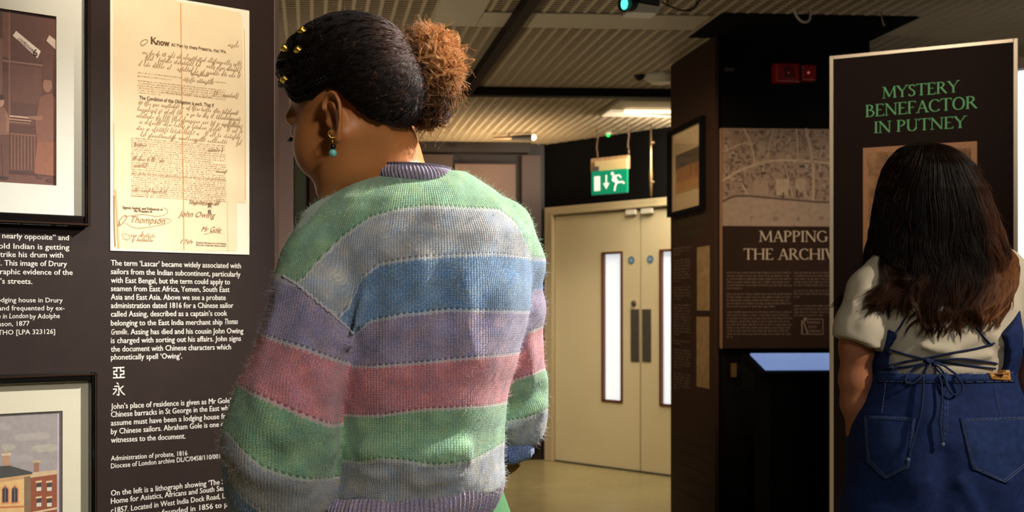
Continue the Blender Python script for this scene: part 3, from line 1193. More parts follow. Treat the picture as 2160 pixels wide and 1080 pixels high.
# ------------------------------------------------------------------ tall dark stand (pillar) with poster
s_p = 2.018
pil = tag(MB().rbox(s_p + 0.02, 2.83, 5.62, 6.30, 0, 3.04).build('pillar_1', M['black']), 'black square pillar stand carrying the map poster', kind='structure')
side = empty('display_board', R2W(s_p, 5.95, 0))
tag(side, 'narrow brown display board with small framed picture on the side of the black pillar', 'display board')
MB().rbox(s_p, s_p + 0.018, 5.60, 6.31, 0.0, CEIL - 0.01).build('board', material('side_board_brown', (56, 37, 28), 0.6, spec=.2, noise=0.08, noise_scale=6), side)

# plane of that side: faces -s
LP_ = Plane(1508, 5.72, 1415, 6.43)
o2, e2 = np.array(R2W(s_p, 5.60)[:2]), np.array([-ST, CT])
LP_.o, LP_.e, LP_.n = o2, e2, np.array([-CT, -ST])


def side_quad(u0, v0, u1, v1, off, name, mat, par, thick=0.002):
    """rectangle: u0 = far side, u1 = near side; heights from pixels at the far side"""
    sa_, za = LP_.px(u0, v0)
    sb_, _ = LP_.px(u1, v0)
    _, zb_ = LP_.px(u0, v1)
    q = MB()
    LP_.box(q, sb_, sa_, zb_, za, off, off + thick)
    return q.build(name, mat, par), (sb_, sa_, zb_, za)


pf = empty('framed_picture', LP_.at(LP_.px(1455, 400)[0], 1.6))
tag(pf, 'small black framed landscape picture on the side of the black pillar', 'picture frame')
a_, zt = LP_.px(1420, 286)
b_, _ = LP_.px(1486, 286)
_, zb = LP_.px(1420, 450)
q = MB()
w_ = 0.022
for (x0, x1, y0, y1) in ((b_ - w_, b_, zb - w_, zt + w_), (a_, a_ + w_, zb - w_, zt + w_), (b_, a_, zt, zt + w_), (b_, a_, zb - w_, zb)):
    LP_.box(q, x0, x1, y0, y1, 0.0, 0.03)
q.build('frame', M['black'], pf)
q = MB()
LP_.box(q, b_, a_, zb, zt, 0.001, 0.006)
q.build('mount', material('warm_mount', (214, 186, 140), 0.7), pf)
q = MB()
W_, H_ = a_ - b_, zt - zb


def sp_(x, y):
    return b_ + W_ * (1 - x), zb + H_ * y


for k, (x0, y0, x1, y1, c) in enumerate([(.12, .22, .96, .95, (190, 150, 96)), (.12, .66, .96, .95, (202, 178, 134)), (.12, .52, .96, .72, (98, 84, 66)), (.16, .36, .92, .54, (168, 118, 72)), (.14, .26, .96, .36, (190, 140, 80)),
                                         (.3, .55, .45, .60, (80, 66, 54)), (.6, .40, .64, .55, (140, 96, 58)), (.78, .42, .82, .56, (128, 90, 58))]):
    q.colour(c)
    LP_.quad(q, [sp_(x0, y0), sp_(x1, y0), sp_(x1, y1), sp_(x0, y1)], 0.0065 + k * 0.0003)
q.build('picture', M['print'], pf)
q = MB()
LP_.box(q, b_, a_, zb, zt, 0.012, 0.014)
q.build('glazing', M['glass'], pf)
# title, text column and two pale strips on the side board
q = MB()
put_serif(q, LP_, 'THE GREENWICH', 1430, 481, 1490, 468, 15, 0.002, 0.8)
q.build('title_line', M['ink_dull_green'], side)
q = MB()
put_serif(q, LP_, 'PENSIONERS', 1437, 505, 1482, 494, 15, 0.002, 0.8)
q.build('title_line', M['ink_dull_green'], side)
q = MB()
vv = 527
k = 0
for blk, nb in ((3, 0), (8, 0), (5, 0), (11, 0), (2, 0), (7, 0), (6, 0)):
    for i in range(blk):
        v0 = vv
        sl = (vv - 650) / 914.0 * -1
        u1 = 1459 - (k * 7 % 5) if i < blk - 1 else 1436
        fake_line(q, LP_, 1421, v0, u1, v0 + (v0 - 650) / (1455 - 640) * (u1 - 1421) * 1.0, 3.0, 0.002, seed=k)
        vv += 6.1
        k += 1
    vv += 7
    if vv > 815:
        break
q.build('text_column', M['ink_dim'], side)
st_m = material('parchment_strip', (150, 122, 82), 0.7, noise=0.25, noise_scale=25)
side_quad(1471, 522, 1497, 655, 0.0, 'paper_strip', st_m, side)
side_quad(1470, 668, 1496, 815, 0.0, 'paper_strip', st_m, side)
side_quad(1472, 657, 1497, 663, 0.0, 'strip_shadow_gap', M['dark_brown'], side)  # dark strip painted in for the shadow between the paper strips
ol_m = material('ink_olive', (46, 38, 22), 0.7)
for i, v in enumerate((925, 950, 975, 1000, 1030)):
    q = MB()
    put_text(q, LP_, ['not the only way to', 'the record of lives', 'in the archive and', 'what they tell us', 'about London'][i], 1424, v, 1490 - i * 3, v + (v - 650) / 815 * 64, 8, 0.002)
    q.build('quotation_line', ol_m, side)

# poster in front of the pillar
PP = Plane(1522, 5.60, 1840, 5.60)
PP.o = np.array(R2W(s_p + 0.05, 5.60)[:2])
PP.e = np.array([CT, ST])
PP.n = np.array([ST, -CT])
po = empty('map_poster', PP.at(0.3, PP.px(1600, 735)[1]))
tag(po, 'brown poster board with an old street map and stone coloured title', 'poster')
sl, zt = PP.px(1524, 270, 0.03)
sr = 2.80 - (s_p + 0.05)
_, zb = PP.px(1524, 735, 0.03)
_, zm = PP.px(1524, 477, 0.03)
q = MB()
PP.box(q, sl, sr, zb, zt, 0.002, 0.03)
q.build('board', material('poster_brown', (46, 30, 21), 0.7, spec=.15, noise=0.08, noise_scale=12), po)
q = MB()
PP.box(q, sl - 0.006, sl - 0.001, zb, zt, 0.004, 0.03)
q.build('edge_strip', material('edge_tan', (140, 106, 78), 0.5), po)
q = MB()
q.colour((142, 118, 100))
PP.quad(q, [(sl, zm), (sr, zm), (sr, zt), (sl, zt)], 0.0305)
q.build('map_ground', M['map_print'], po)
r = random.Random(5)
q = MB()
umax = 1830


def bank(u):
    return np.interp(u, [1520, 1545, 1575, 1640, 1720, 1830], [428, 414, 413, 419, 426, 430])


for i in range(900):
    u = r.uniform(1525, umax)
    v = r.uniform(272, bank(u) - 6)
    w = r.uniform(2, 8)
    h = r.uniform(2, 9)
    ang = r.uniform(-0.2, 0.2)
    c = r.choice([(112, 90, 76), (124, 102, 86), (156, 132, 112), (104, 84, 70), (162, 140, 120), (98, 78, 64)])
    q.colour(c)
    ca, sa__ = math.cos(ang), math.sin(ang)
    v = min(v, bank(u) - h / 2 - 3)
    v = max(v, 272 + h)
    u = max(u, 1525 + w)
    PP.poly_px(q, [(u + a_ * ca - b_ * sa__, v + a_ * sa__ + b_ * ca) for a_, b_ in ((-w / 2, -h / 2), (-w / 2, h / 2), (w / 2, h / 2), (w / 2, -h / 2))], 0.0308 + (i % 7) * 0.00006)
for (u, v, w, h, c) in [(1650, 395, 26, 34, (168, 146, 124)), (1605, 395, 30, 30, (150, 126, 106)), (1690, 390, 20, 24, (160, 138, 116)), (1606, 310, 16, 26, (150, 128, 108)), (1552, 300, 22, 34, (138, 112, 94)), (1652, 412, 4, 14, (70, 54, 44)), (1681, 408, 4, 18, (74, 56, 46)),
                        (1545, 368, 10, 5, (60, 46, 40)), (1611, 365, 11, 5, (64, 50, 42)), (1692, 351, 12, 5, (60, 46, 40)), (1700, 300, 14, 22, (120, 96, 80))]:
    q.colour(c)
    mb_q(q, PP, u - w / 2, v - h / 2, u + w / 2, v + h / 2, 0.0314)
q.build('map_blocks', M['map_print'], po)['kind'] = 'stuff'
q = MB()
q.colour((172, 148, 124))
for pts, wd in (([(1524, 382), (1560, 360), (1610, 343), (1650, 338), (1700, 340), (1745, 344), (1830, 352)], .013), ([(1568, 271), (1583, 300), (1593, 345)], .009),
                ([(1700, 271), (1712, 330), (1716, 380), (1713, 470)], .013), ([(1680, 271), (1684, 340)], .007), ([(1525, 320), (1560, 305), (1580, 300)], .007),
                ([(1632, 271), (1622, 310), (1620, 340)], .006), ([(1563, 385), (1578, 412)], .007), ([(1655, 345), (1672, 415)], .006), ([(1790, 271), (1770, 420)], .008), ([(1650, 285), (1632, 310)], .005)):
    ribbon(q, PP, [tuple(a) for a in catmull(pts, 6)], wd, 0.0318)
q.build('map_roads', M['map_print'], po)
q = MB()
q.colour((152, 130, 112))
us = np.linspace(1524, 1836, 24)
for ua, ub in zip(us[:-1], us[1:]):
    PP.poly_px(q, [(ua, bank(ua)), (ua, 476.5), (ub, 476.5), (ub, bank(ub))], 0.0320)
q.build('map_river', M['map_print'], po)
q = MB()
q.colour((84, 66, 54))
ribbon(q, PP, [(u, bank(u)) for u in us], .010, 0.0323)
for ch, uu, vv in (('T', 1583, 466), ('H', 1634, 466), ('A', 1682, 466), ('M', 1731, 466), ('E', 1778, 466), ('S', 1818, 466)):
    put_text(q, PP, ch, uu - 3, vv, uu + 4, vv, 10, 0.0324, slant=0.25)
q.build('map_lettering', M['map_print'], po)
q = MB()
put_serif(q, PP, 'MAPPING', 1601, 510, 1746, 510, 23, 0.0306)
q.build('title_line', M['ink_stone'], po)
q = MB()
put_serif(q, PP, 'THE ARCHIVE', 1568, 547.5, 1780, 547.5, 23, 0.0306)
q.build('title_line', M['ink_stone'], po)
q = MB()
k = 100
for v0, nl, last in ((575, 6, 1567), (620, 5, 1636), (658, 9, 1548)):
    for i in range(nl):
        fake_line(q, PP, 1533, v0 + i * 6.6 + 2, last if i == nl - 1 else 1664 + (k * 5 % 9), v0 + i * 6.6 + 2, 3.0, 0.0306, seed=k)
        k += 1
for v0, nl, last in ((575, 5, 1800), (613, 3, 1688), (645, 4, 1740)):
    for i in range(nl):
        fake_line(q, PP, 1675, v0 + i * 6.6 + 2, last if i == nl - 1 else 1815, v0 + i * 6.6 + 2, 3.0, 0.0306, seed=k)
        k += 1
q.build('text_block', material('ink_poster', (112, 92, 76), 0.7), po)['kind'] = 'stuff'
q = MB()
for a_, b_ in (((1698, 673), (1736, 673)), ((1736, 673), (1736, 705)), ((1736, 705), (1691, 705)), ((1691, 705), (1691, 676))):
    ribbon(q, PP, [a_, b_], .0035, 0.0307)
ribbon(q, PP, [(1694, 676), (1704, 704)], .006, 0.0308)
ribbon(q, PP, [(1692, 676), (1692, 704)], .005, 0.0308)
sc, zc = PP.px(1693, 673)
PP.quad(q, [(sc + .009 * math.cos(t), zc + .009 * math.sin(t)) for t in np.linspace(0, 6.283, 12, endpoint=False)], 0.0309)
put_text(q, PP, 'MAPPING', 1702, 683, 1730, 683, 6, 0.0307)
put_text(q, PP, 'BLACK', 1706, 692, 1724, 692, 6, 0.0307)
put_text(q, PP, 'LONDON', 1704, 701, 1731, 701, 6, 0.0307)
q.build('emblem', material('ink_emblem', (130, 108, 90), 0.7), po)

# red alarm, small wall label, tan plate
al = empty('fire_alarm', PP.at(*PP.px(1680, 155)))
tag(al, 'red fire alarm sounder with square button high on the black pillar', 'fire alarm')
for nm, u0, v0, u1, v1, o0, o1, m_ in (('sounder', 1637, 133, 1686, 173, 0, .06, 'red_plastic'), ('sounder_base', 1634, 131, 1690, 175, 0, .03, 'red_dark'), ('beacon', 1692, 136, 1722, 170, 0, .05, 'red_plastic'), ('button_frame', 1651, 140, 1677, 166, .06, .066, 'red_dark')):
    q = MB()
    x0, y1 = PP.px(u0, v0, o1)
    x1, y0 = PP.px(u1, v1, o1)
    PP.box(q, x0, x1, y0, y1, o0, o1)
    q.build(nm, M[m_], al, bevel=0.006)
c = np.array(PP.at(*PP.px(1664, 153, .07), .068))
MB().ball(c, 0.006).build('button', material('pink_button', (210, 90, 80), 0.4), al, smooth=True)
c = np.array(PP.at(*PP.px(1706, 153, .055), .052))
MB().ball(c, 0.006).build('beacon_lens', material('pale_lens', (220, 150, 150), 0.3, emit=(220, 120, 120), emit_strength=.4), al, smooth=True)
q = MB()
x0, y1 = PP.px(1528, 143)
x1, y0 = PP.px(1549, 151)
PP.box(q, x0, x1, y0, y1, 0, .004)
tag(q.build('wall_label', material('grey_label', (70, 56, 56), .6)), 'small grey label near the top of the black pillar', 'label')
q = MB()
x0, y1 = PP.px(1541, 766)
x1, y0 = PP.px(1552, 795)
PP.box(q, x0, x1, y0, y1, 0, .012)
tag(q.build('switch_plate', material('tan_plate', (92, 66, 30), .5)), 'small tan switch plate below the map poster', 'switch')
# hanging white cable
cb = catmull([W(1676, 20, 5.25), W(1682, 36, 5.25), (W(1694, 46, 5.25)), W(1706, 44, 5.25), W(1710, 28, 5.25), W(1709, 16, 5.25)], 5)
tag(MB().tube(cb, 0.006, 7).build('hanging_cable', M['cable_white']), 'loop of white cable hanging from the black ceiling bay', 'cable')
cb = catmull([W(1859, 24, 5.3), W(1861, 40, 5.3), W(1866, 55, 5.3)], 4)
tag(MB().tube(cb, 0.004, 6).build('hanging_cable', M['chain']), 'short brown wire end hanging at the right edge of the black ceiling bay', 'cable')

# touch table
fl, fr_ = W(1583, 745, 5.3), W(1583, 745, 5.3) + np.array([CT, ST, 0]) * 0.75
nl = W(1615, 777, 5.12)
dv = nl - fl
nr = fr_ + dv
tt = empty('touch_table', ((fl[0] + fr_[0]) / 2, (fl[1] + nl[1]) / 2, 0))
tag(tt, 'black plinth table with a tilted glowing pale blue screen', 'touch table')
nrm = np.cross(fr_ - fl, nl - fl)
nrm /= np.linalg.norm(nrm)
if nrm[2] < 0:
    nrm = -nrm
MB().hexa([nl - nrm * .01, nr - nrm * .01, fr_ - nrm * .01, fl - nrm * .01, nl, nr, fr_, fl]).build('screen', M['screen'], tt)
ex = (fr_ - fl) / np.linalg.norm(fr_ - fl)
ey = dv / np.linalg.norm(dv)
c4 = [nl - ex * .03 + ey * .03, nr + ex * .03 + ey * .03, fr_ + ex * .03 - ey * .03, fl - ex * .03 - ey * .03]
MB().hexa([p_ - nrm * .05 for p_ in c4] + [p_ - nrm * .011 for p_ in c4]).build('bezel', M['black'], tt)
c5 = [np.array([p_[0], p_[1], 0]) for p_ in (nl + ex * .02, nr - ex * .02, fr_ - ex * .02, fl + ex * .02)]
MB().hexa(c5 + [np.array([p_[0], p_[1], h_ - .055]) for p_, h_ in zip(c5, (nl[2], nr[2], fr_[2], fl[2]))]).build('plinth', M['black'], tt)
q = MB()
r = random.Random(3)
for i in range(46):
    a_, b_ = r.random(), r.random()
    L_ = r.uniform(.01, .07)
    p0 = fl + (fr_ - fl) * a_ * .95 + dv * (b_ * .9 + .03) + nrm * .0008
    d_ = ex * L_ * r.uniform(.3, .6) + ey * .012 * r.uniform(-.5, .6)
    w_ = ey * .0016
    q.add([p0, p0 + d_, p0 + d_ + w_, p0 + w_], [(0, 1, 2, 3)])
q.build('map_lines', material('screen_lines', (70, 90, 140), .4, emit=(80, 100, 150), emit_strength=.5), tt)['kind'] = 'stuff'

# ------------------------------------------------------------------ standing title panel behind the second visitor
QP = Plane(1748, 3.70, 2147, 3.45)
if QP.e[0] < 0:
    QP.e = -QP.e
sp0, ztp = QP.px(1750, 119)
sp1, ztp2 = QP.px(2147, 81)
ztp = (ztp + ztp2) / 2
qp = empty('title_panel', QP.at((sp0 + sp1) / 2, 0))
tag(qp, 'tall dark standing panel with green serif title and pale metal edge', 'display panel')
q = MB()
QP.box(q, sp0 + .012, sp1 - .012, .05, ztp - .012, -.03, 0)
q.build('board', material('title_board', (36, 23, 18), .7, spec=.12, noise=.08, noise_scale=12), qp)
for nm, x0, x1, y0, y1 in (('edge_profile', sp0, sp0 + .0118, .05, ztp), ('edge_profile', sp1 - .0118, sp1, .05, ztp), ('edge_profile', sp0 + .012, sp1 - .012, ztp - .0118, ztp)):
    q = MB()
    QP.box(q, x0, x1, y0, y1, -.032, .006)
    q.build(nm, M['alu'], qp, bevel=.001)
for sx in (sp0 + .08, sp1 - .08):
    q = MB()
    QP.box(q, sx - .04, sx + .04, 0, .05, -.2, .17)
    q.build('foot', M['dark_plastic'], qp, bevel=.004)
q = MB()
put_serif(q, QP, 'MYSTERY', 1861, 208, 2023, 194, 24, .001)
q.build('title_line', M['ink_green'], qp)
q = MB()
put_serif(q, QP, 'BENEFACTOR', 1825, 247, 2062, 228, 25, .001)
q.build('title_line', M['ink_green'], qp)
q = MB()
put_serif(q, QP, 'IN PUTNEY', 1843, 281, 2038, 269, 24, .001)
q.build('title_line', M['ink_green'], qp)
dx0, dzt = QP.px(1821, 313)
dx1, _ = QP.px(2061, 300)
_, dzb = QP.px(1821, 790)


def parchment():
    m = material('brown_parchment', (170, 118, 76), .7)
    n, l = nodes_of(m)
    tc = n.new('ShaderNodeTexCoord')
    t = n.new('ShaderNodeTexNoise')
    t.inputs['Scale'].default_value = 14
    t.inputs['Detail'].default_value = 9
    t.inputs['Roughness'].default_value = .7
    l.new(tc.outputs['Object'], t.inputs['Vector'])
    c = n.new('ShaderNodeValToRGB')
    c.color_ramp.elements[0].position = .34
    c.color_ramp.elements[0].color = lin((104, 66, 40))
    c.color_ramp.elements[1].position = .62
    c.color_ramp.elements[1].color = lin((188, 136, 88))
    l.new(t.outputs['Fac'], c.inputs[0])
    l.new(c.outputs[0], n['Principled BSDF'].inputs['Base Color'])
    return m


q = MB()
QP.box(q, dx0, dx1, dzb, dzt, 0.0005, .010)
pr_ = q.build('mounted_print', material('tan_margin', (184, 128, 84), .6), qp)
q = MB()
r = random.Random(9)
pts = []
for t in np.linspace(0, 1, 26):
    pts.append((dx0 + .014 + r.uniform(-.003, .004), dzb + .02 + (dzt - dzb - .04) * t))
for t in np.linspace(0, 1, 14)[1:]:
    pts.append((dx0 + .014 + (dx1 - dx0 - .03) * t, dzt - .018 + r.uniform(-.003, .004)))
for t in np.linspace(1, 0, 26)[1:]:
    pts.append((dx1 - .016 + r.uniform(-.003, .004), dzb + .02 + (dzt - dzb - .04) * t))
QP.quad(q, pts, .0105)
q.build('parchment', parchment(), pr_)
q = MB()
for i, (tx, v) in enumerate([('The will of a', 901), ('London man who', 911), ('And his gift', 922), ('is that it', 932), ('This item', 947), ('to establish', 956), ('race, given', 966), ('benefactor', 976), ('and is also', 986), ('despite the', 995),
                             ('recorded as', 1007), ('in effect of', 1020), ('Church of', 1041), ('St Mary', 1051)]):
    w_ = len(tx) * 4.6
    put_text(q, QP, tx, 1786, v + 2, 1786 + w_, v + 2 - .03 * w_ + (v - 650) * .00016 * w_, 6.0, .001)
q.build('text_block', material('ink_grey', (150, 140, 128), .6), qp)
q = MB()

# bright backlit panel at the right edge
BP = Plane(2120, 4.6, 2420, 4.3)
if BP.e[0] < 0:
    BP.e = -BP.e
b0, bz = BP.px(2125, 152)
bx = empty('light_box', BP.at(b0 + .4, 0))
tag(bx, 'bright white backlit display panel behind the standing title panel', 'light box')
q = MB()
BP.box(q, b0, b0 + .9, .75, bz, -.03, 0)
q.build('lit_face', M['light_box'], bx)
q = MB()
BP.box(q, b0 - .02, b0 + .92, .0, .74, -.12, .02)
BP.box(q, b0 - .02, b0 + .92, bz + .005, bz + .05, -.12, .02)
q.build('casing', M['dark_brown'], bx)

# lit narrow board between the text panel and the visitor's face
q = MB()
z1 = EYE + (CY - 120) / F_PX * 3.3
a = W(560, 650, 3.3)
b = W(617, 650, 3.3)
q.box(a[0], b[0], 3.3, 3.34, .03, z1)
nb = empty('narrow_board', ((a[0] + b[0]) / 2, 3.32, 0))
tag(nb, 'narrow pink brown board edge standing behind the text panel', 'display board')
q.build('board', M['pink_brown'], nb, bevel=.003)
MB().box(a[0] - .02, b[0] + .01, 3.24, 3.42, 0, .03).build('foot', M['dark_plastic'], nb)
# ------------------------------------------------------------------ left text panel
TP = Plane(500, 2.5, 520, 2.51)
TP.o = W(500, CY, 2.5)[:2]
TP.e = np.array([.823, .568]) / np.hypot(.823, .568)
TP.n = np.array([TP.e[1], -TP.e[0]])
tp = empty('text_panel', TP.at(-.3, 0))
tag(tp, 'tall dark brown exhibition panel with white text and framed pictures', 'display panel')
sR_ = TP.px(588, 600)[0]
sL_ = TP.px(-420, 600)[0]
q = MB()
TP.box(q, sL_, sR_ - .012, .06, 2.34, -.03, 0)
q.build('board', M['board'], tp)
q = MB()
TP.box(q, sR_ - .0118, sR_, .06, 2.34, -.032, .001)
q.build('edge_profile', material('edge_brown', (90, 72, 64), .35, metal=.3), tp, bevel=.001)
for sx in (sL_ + .15, sR_ - .1):
    q = MB()
    TP.box(q, sx - .04, sx + .04, 0, .06, -.22, .16)
    q.build('foot', M['dark_plastic'], tp, bevel=.004)


def line(q, t, u0, v0, u1, v1, cap_px=12.5, b=.00022):
    put_text(q, TP, t, u0, v0, u1, v1, cap_px, .0006, bold=b)


q = MB()
for t, v0, u1, v1 in [("The term \u2018Lascar\u2019 became widely associated with", 560, 508, 566), ("sailors from the Indian subcontinent, particularly", 578, 507, 584), ("with East Bengal, but the term could apply to", 596.5, 485, 600),
                      ("seamen from East Africa, Yemen, South East", 614, 484, 616), ("Asia and East Asia. Above we see a probate", 632, 476, 633), ("administration dated 1816 for a Chinese sailor", 650, 492, 649.5),
                      ("called Assing, described as a captain\u2019s cook", 668, 479, 666)]:
    line(q, t, 234, v0, u1, v1)
line(q, "belonging to the East India merchant ship", 234, 687, 469, 684.5)
put_text(q, TP, "Thomas", 473, 684, 501, 683.5, 12.5, .0006, slant=.12, bold=.0001)
put_text(q, TP, "Grenville", 234, 706, 267, 705, 12.5, .0006, slant=.12, bold=.0001)
line(q, ". Assing has died and his cousin John Owing", 269, 705.5, 513, 703)
for t, v0, u1, v1 in [("is charged with sorting out his affairs. John signs", 724, 508, 719), ("the document with Chinese characters which", 742, 487, 737), ("phonetically spell \u2018Owing\u2019.", 759, 384, 756)]:
    line(q, t, 234, v0, u1, v1)
q.build('text_block', M['ink_white'], tp)
q = MB()
# the two large characters, drawn stroke by stroke
def bar(x0, y0, x1, y1, w):
    a, b = TP.px(x0, y0), TP.px(x1, y1)
    P_ = stroke_poly(a, b, w)
    TP.quad(q, P_, .0006 + .00004 * (len(q.f) % 9))


w = .0026
bar(238, 776, 262, 775, w)
bar(238, 797, 263, 796, w)
bar(246, 776, 246, 783, w); bar(254, 776, 254, 783, w)
bar(246, 789, 246, 797, w); bar(254, 789, 254, 797, w)
bar(240, 783, 247, 783, w); bar(253, 783, 261, 782, w)
bar(240, 782, 240, 791, w); bar(261, 781, 261, 790, w)
bar(240, 790, 247, 790, w); bar(253, 790, 261, 789, w)
bar(246, 783, 254, 790, w * .01 + .0001)
q.build('large_character', M['ink_white'], tp)
q = MB()
w = .0023
bar(246, 807, 250, 811, w)
bar(241, 815, 251, 814.5, w); bar(250.5, 814, 250.5, 834, w); bar(250.5, 834, 246, 832, w)
bar(238, 821, 246, 820.5, w); bar(246, 820.5, 243, 827, w); bar(243, 827, 238, 832, w)
bar(260, 814, 253, 820, w); bar(252, 818, 256, 827, w); bar(256, 827, 263, 833, w)
q.build('large_character', M['ink_white'], tp)
q = MB()
for t, v0, u1, v1 in [("John\u2019s place of residence is given as Mr Gole\u2019s", 863, 492, 849.5), ("Chinese barracks in St George in the East which we", 880, 514, 863.5), ("assume must have been a lodging house frequented", 898, 524, 880),
                      ("by Chinese sailors. Abraham Gole is one of the", 916, 496, 898), ("witnesses to the document.", 934, 391, 925)]:
    line(q, t, 234, v0, u1, v1)
for t, v0, u1, v1 in [("Administration of probate, 1816", 972, 395, 960.5), ("Diocese of London archive DL/C/0458/110/001", 988, 464, 967)]:
    line(q, t, 234, v0, u1, v1, 11, .00012)
for t, v0, u1, v1 in [("On the left is a lithograph showing \u2018The Strangers\u2019", 1046, 520, 1016), ("Home for Asiatics, Africans and South Sea Islanders\u2019,", 1063, 530, 1028), ("c1857. Located in West India Dock Road, Limehouse,", 1083, 526, 1044), ("the Home was founded in 1856 to provide", 1100, 520, 1064)]:
    line(q, t, 234, v0, u1, v1)
q.build('text_block', M['ink_white'], tp)
q = MB()
for t, u0, v0, u1, v1 in [("which \u201cstands nearly opposite\u201d and", -102, 499, 145, 507), ("says that the old Indian is getting", -112, 522, 146, 527), ("ready to strike his drum with", -72, 541, 133, 543.5), ("his hand\u201d. This image of Drury", -62, 559, 141, 562),
                          ("Lane is photographic evidence of the", -108, 577, 153, 580), ("city of London\u2019s streets.", -108, 597, 68, 599)]:
    line(q, t, u0, v0, u1, v1)
for t, u0, v0, u1, v1 in [("A common lodging house in Drury", -88, 637, 132, 638), ("Lane\u2019s courts and frequented by ex-", -96, 655, 136, 654.5), ("Smith and Johnson, 1877", -92, 690, 62, 687), ("COL/PHO/2/THO [LPA 323126]", -90, 708, 116, 704)]:
    line(q, t, u0, v0, u1, v1, 11, .00012)
put_text(q, TP, "Street Life in London", -56, 673, 59, 671, 11.5, .0006, slant=.12, bold=.0001)
line(q, "by Adolphe", 63, 672.5, 126, 671, 11, .00012)
q.build('text_block', M['ink_white'], tp)

# printed probate document on the panel
sh = empty('document_print', TP.at(TP.px(380, 280)[0], TP.px(380, 280)[1]))
tag(sh, 'tall reproduction of an old handwritten probate document on cream paper', 'document')
q = MB()
x0, _ = TP.px(232, 528)
x1, zb = TP.px(525, 538)
_, zt = TP.px(524, 22)
_, ztl = TP.px(380, 0)
zt = (zt + ztl) / 2
_, zbb = TP.px(234, 528)
zb = (zb + zbb) / 2
TP.box(q, x0, x1, zb, zt, .0004, .002)
q.build('sheet', material('white_sheet', (228, 222, 200), .6), sh)
q = MB()
q.colour((226, 205, 168))
r = random.Random(2)
ol = [(241, 528), (500, 533), (501, 480)]
ol = []
for v in np.linspace(-38, 520, 34):
    ol.append((238 + r.uniform(-.6, 1.2) + (2 if v > 300 else 0), v + 0))
ol += [(242, 523), (300, 526), (372, 528.5), (440, 530), (500, 529), (501, 500), (500, 427), (519, 428)]
for v in np.linspace(420, 46, 22):
    ol.append((519 - (420 - v) * .022 + r.uniform(-.8, .6), v))
ol += [(508, 26), (440, 13), (380, 4)]
TP.quad(q, [TP.px(u, v, .0024) for u, v in ol], .0024)
q.build('parchment', M['paper'], sh)
q = MB()
for c, pts, wd in (((208, 150, 92), [(381, 6), (383, 150), (385, 300), (387, 420), (388, 527)], .0026), ((196, 158, 108), [(243, 400), (246, 450), (250, 524)], .004), ((150, 118, 74), [(240.5, 412), (241, 470), (243, 520)], .0028),
                   ((212, 180, 132), [(480, 425), (481, 530)], .0016), ((208, 172, 124), [(240, 260), (241, 340), (240, 410)], .002), ((214, 184, 140), [(515, 60), (517, 230), (518, 420)], .0026)):
    q.colour(c)
    ribbon(q, TP, [tuple(a) for a in catmull(pts, 6)], wd, .0026 + .00005 * len(q.f) / 30)
q.build('fold_marks', M['paper'], sh)


def slope_at(v):
    return -(v - 668) * .000232


def dline(q, t, u0, v0, u1, cap_px, off=.003, bold=0, slant=0):
    put_text(q, TP, t, u0, v0, u1, v0 + (u1 - u0) * slope_at(v0), cap_px, off, bold=bold, slant=slant)


q = MB()
for k, dx in enumerate((0, .5)):
    put_serif(q, TP, 'K', 317 + dx, 92 + dx * .2, 331 + dx, 94, 15, .0030 + k * .0002, 1.5)
dline(q, 'now', 331, 94.5, 357, 15, bold=.0006)
dline(q, 'All Men by these Presents, that We', 361, 97, 476, 7.5, .0030, bold=.0001)
dline(q, 'The Condition of this Obligation is such, That if', 294, 209, 451, 8, .0030, bold=.0002)
dline(q, 'Signed, Sealed, and Delivered, in', 259, 440, 343, 6, .0030, bold=.0002)
dline(q, 'the Presence of', 283, 447, 321, 6, .0030, bold=.0002)
dline(q, 'Printed by Thompson, Son, and Company,', 414, 513, 478, 3.6, .0030, bold=.0001)
dline(q, 'Fleet Lane, Temple Bar Street, London.', 414, 518, 477, 3.6, .0030, bold=.0001)
q.build('printed_heading', M['ink_brown'], sh)['kind'] = 'stuff'
q = MB()
k = 0


def dl_(u0, v, u1, xh=2.2):
    global k
    fake_line(q, TP, u0, v, u1, v + (u1 - u0) * slope_at(v), xh, .003, seed=k, gap=.12, thick=.45)
    k += 1


dl_(290, 154, 398); dl_(440, 154 + 150 * .12, 477); dl_(290, 161, 362)
for i in range(6):
    dl_(291, 171 + i * 5, 477 if i < 5 else 340)
dl_(349, 196, 448)
for i in range(17):
    dl_(277 if i % 4 else 277, 292 + i * 4.7, 477 if i % 5 != 3 else 450)
for i in range(12):
    dl_(277, 366 + i * 4.4, 478)
dl_(277, 414, 311)
q.build('small_print', M['ink_faint'], sh)['kind'] = 'stuff'


def scrawl(q, u0, v0, u1, size, seed, wd=.0011, amp=1.0):
    r_ = random.Random(seed)
    pts = []
    ws = []
    u = u0
    sl = slope_at(v0)
    while u < u1:
        L_ = r_.uniform(3, 6.5) * size / 9
        v = v0 + (u - u0) * sl
        up = size * (r_.choice([.45, .5, .55, 1.1, 1.5]) if r_.random() < .95 else 1.8) * amp
        dn = size * (.7 if r_.random() < .12 else .02)
        pts += [(u, v + dn * .3), (u + L_ * .55 + up * .32, v - up), (u + L_ * .5, v - up * .35), (u + L_ * .35 - dn * .3, v + dn)]
        ws += [wd * .5, wd * .6, wd * 1.5, wd * .9]
        u += L_
        if r_.random() < .16:
            if len(pts) > 4:
                P_ = catmull(pts, 3)
                ribbon(q, TP, [tuple(a) for a in P_], list(np.interp(np.linspace(0, len(ws) - 1, len(P_)), range(len(ws)), ws)), .0033)
            pts, ws = [], []
            u += size * .55
    if len(pts) > 4:
        P_ = catmull(pts, 3)
        ribbon(q, TP, [tuple(a) for a in P_], wd, .0033)


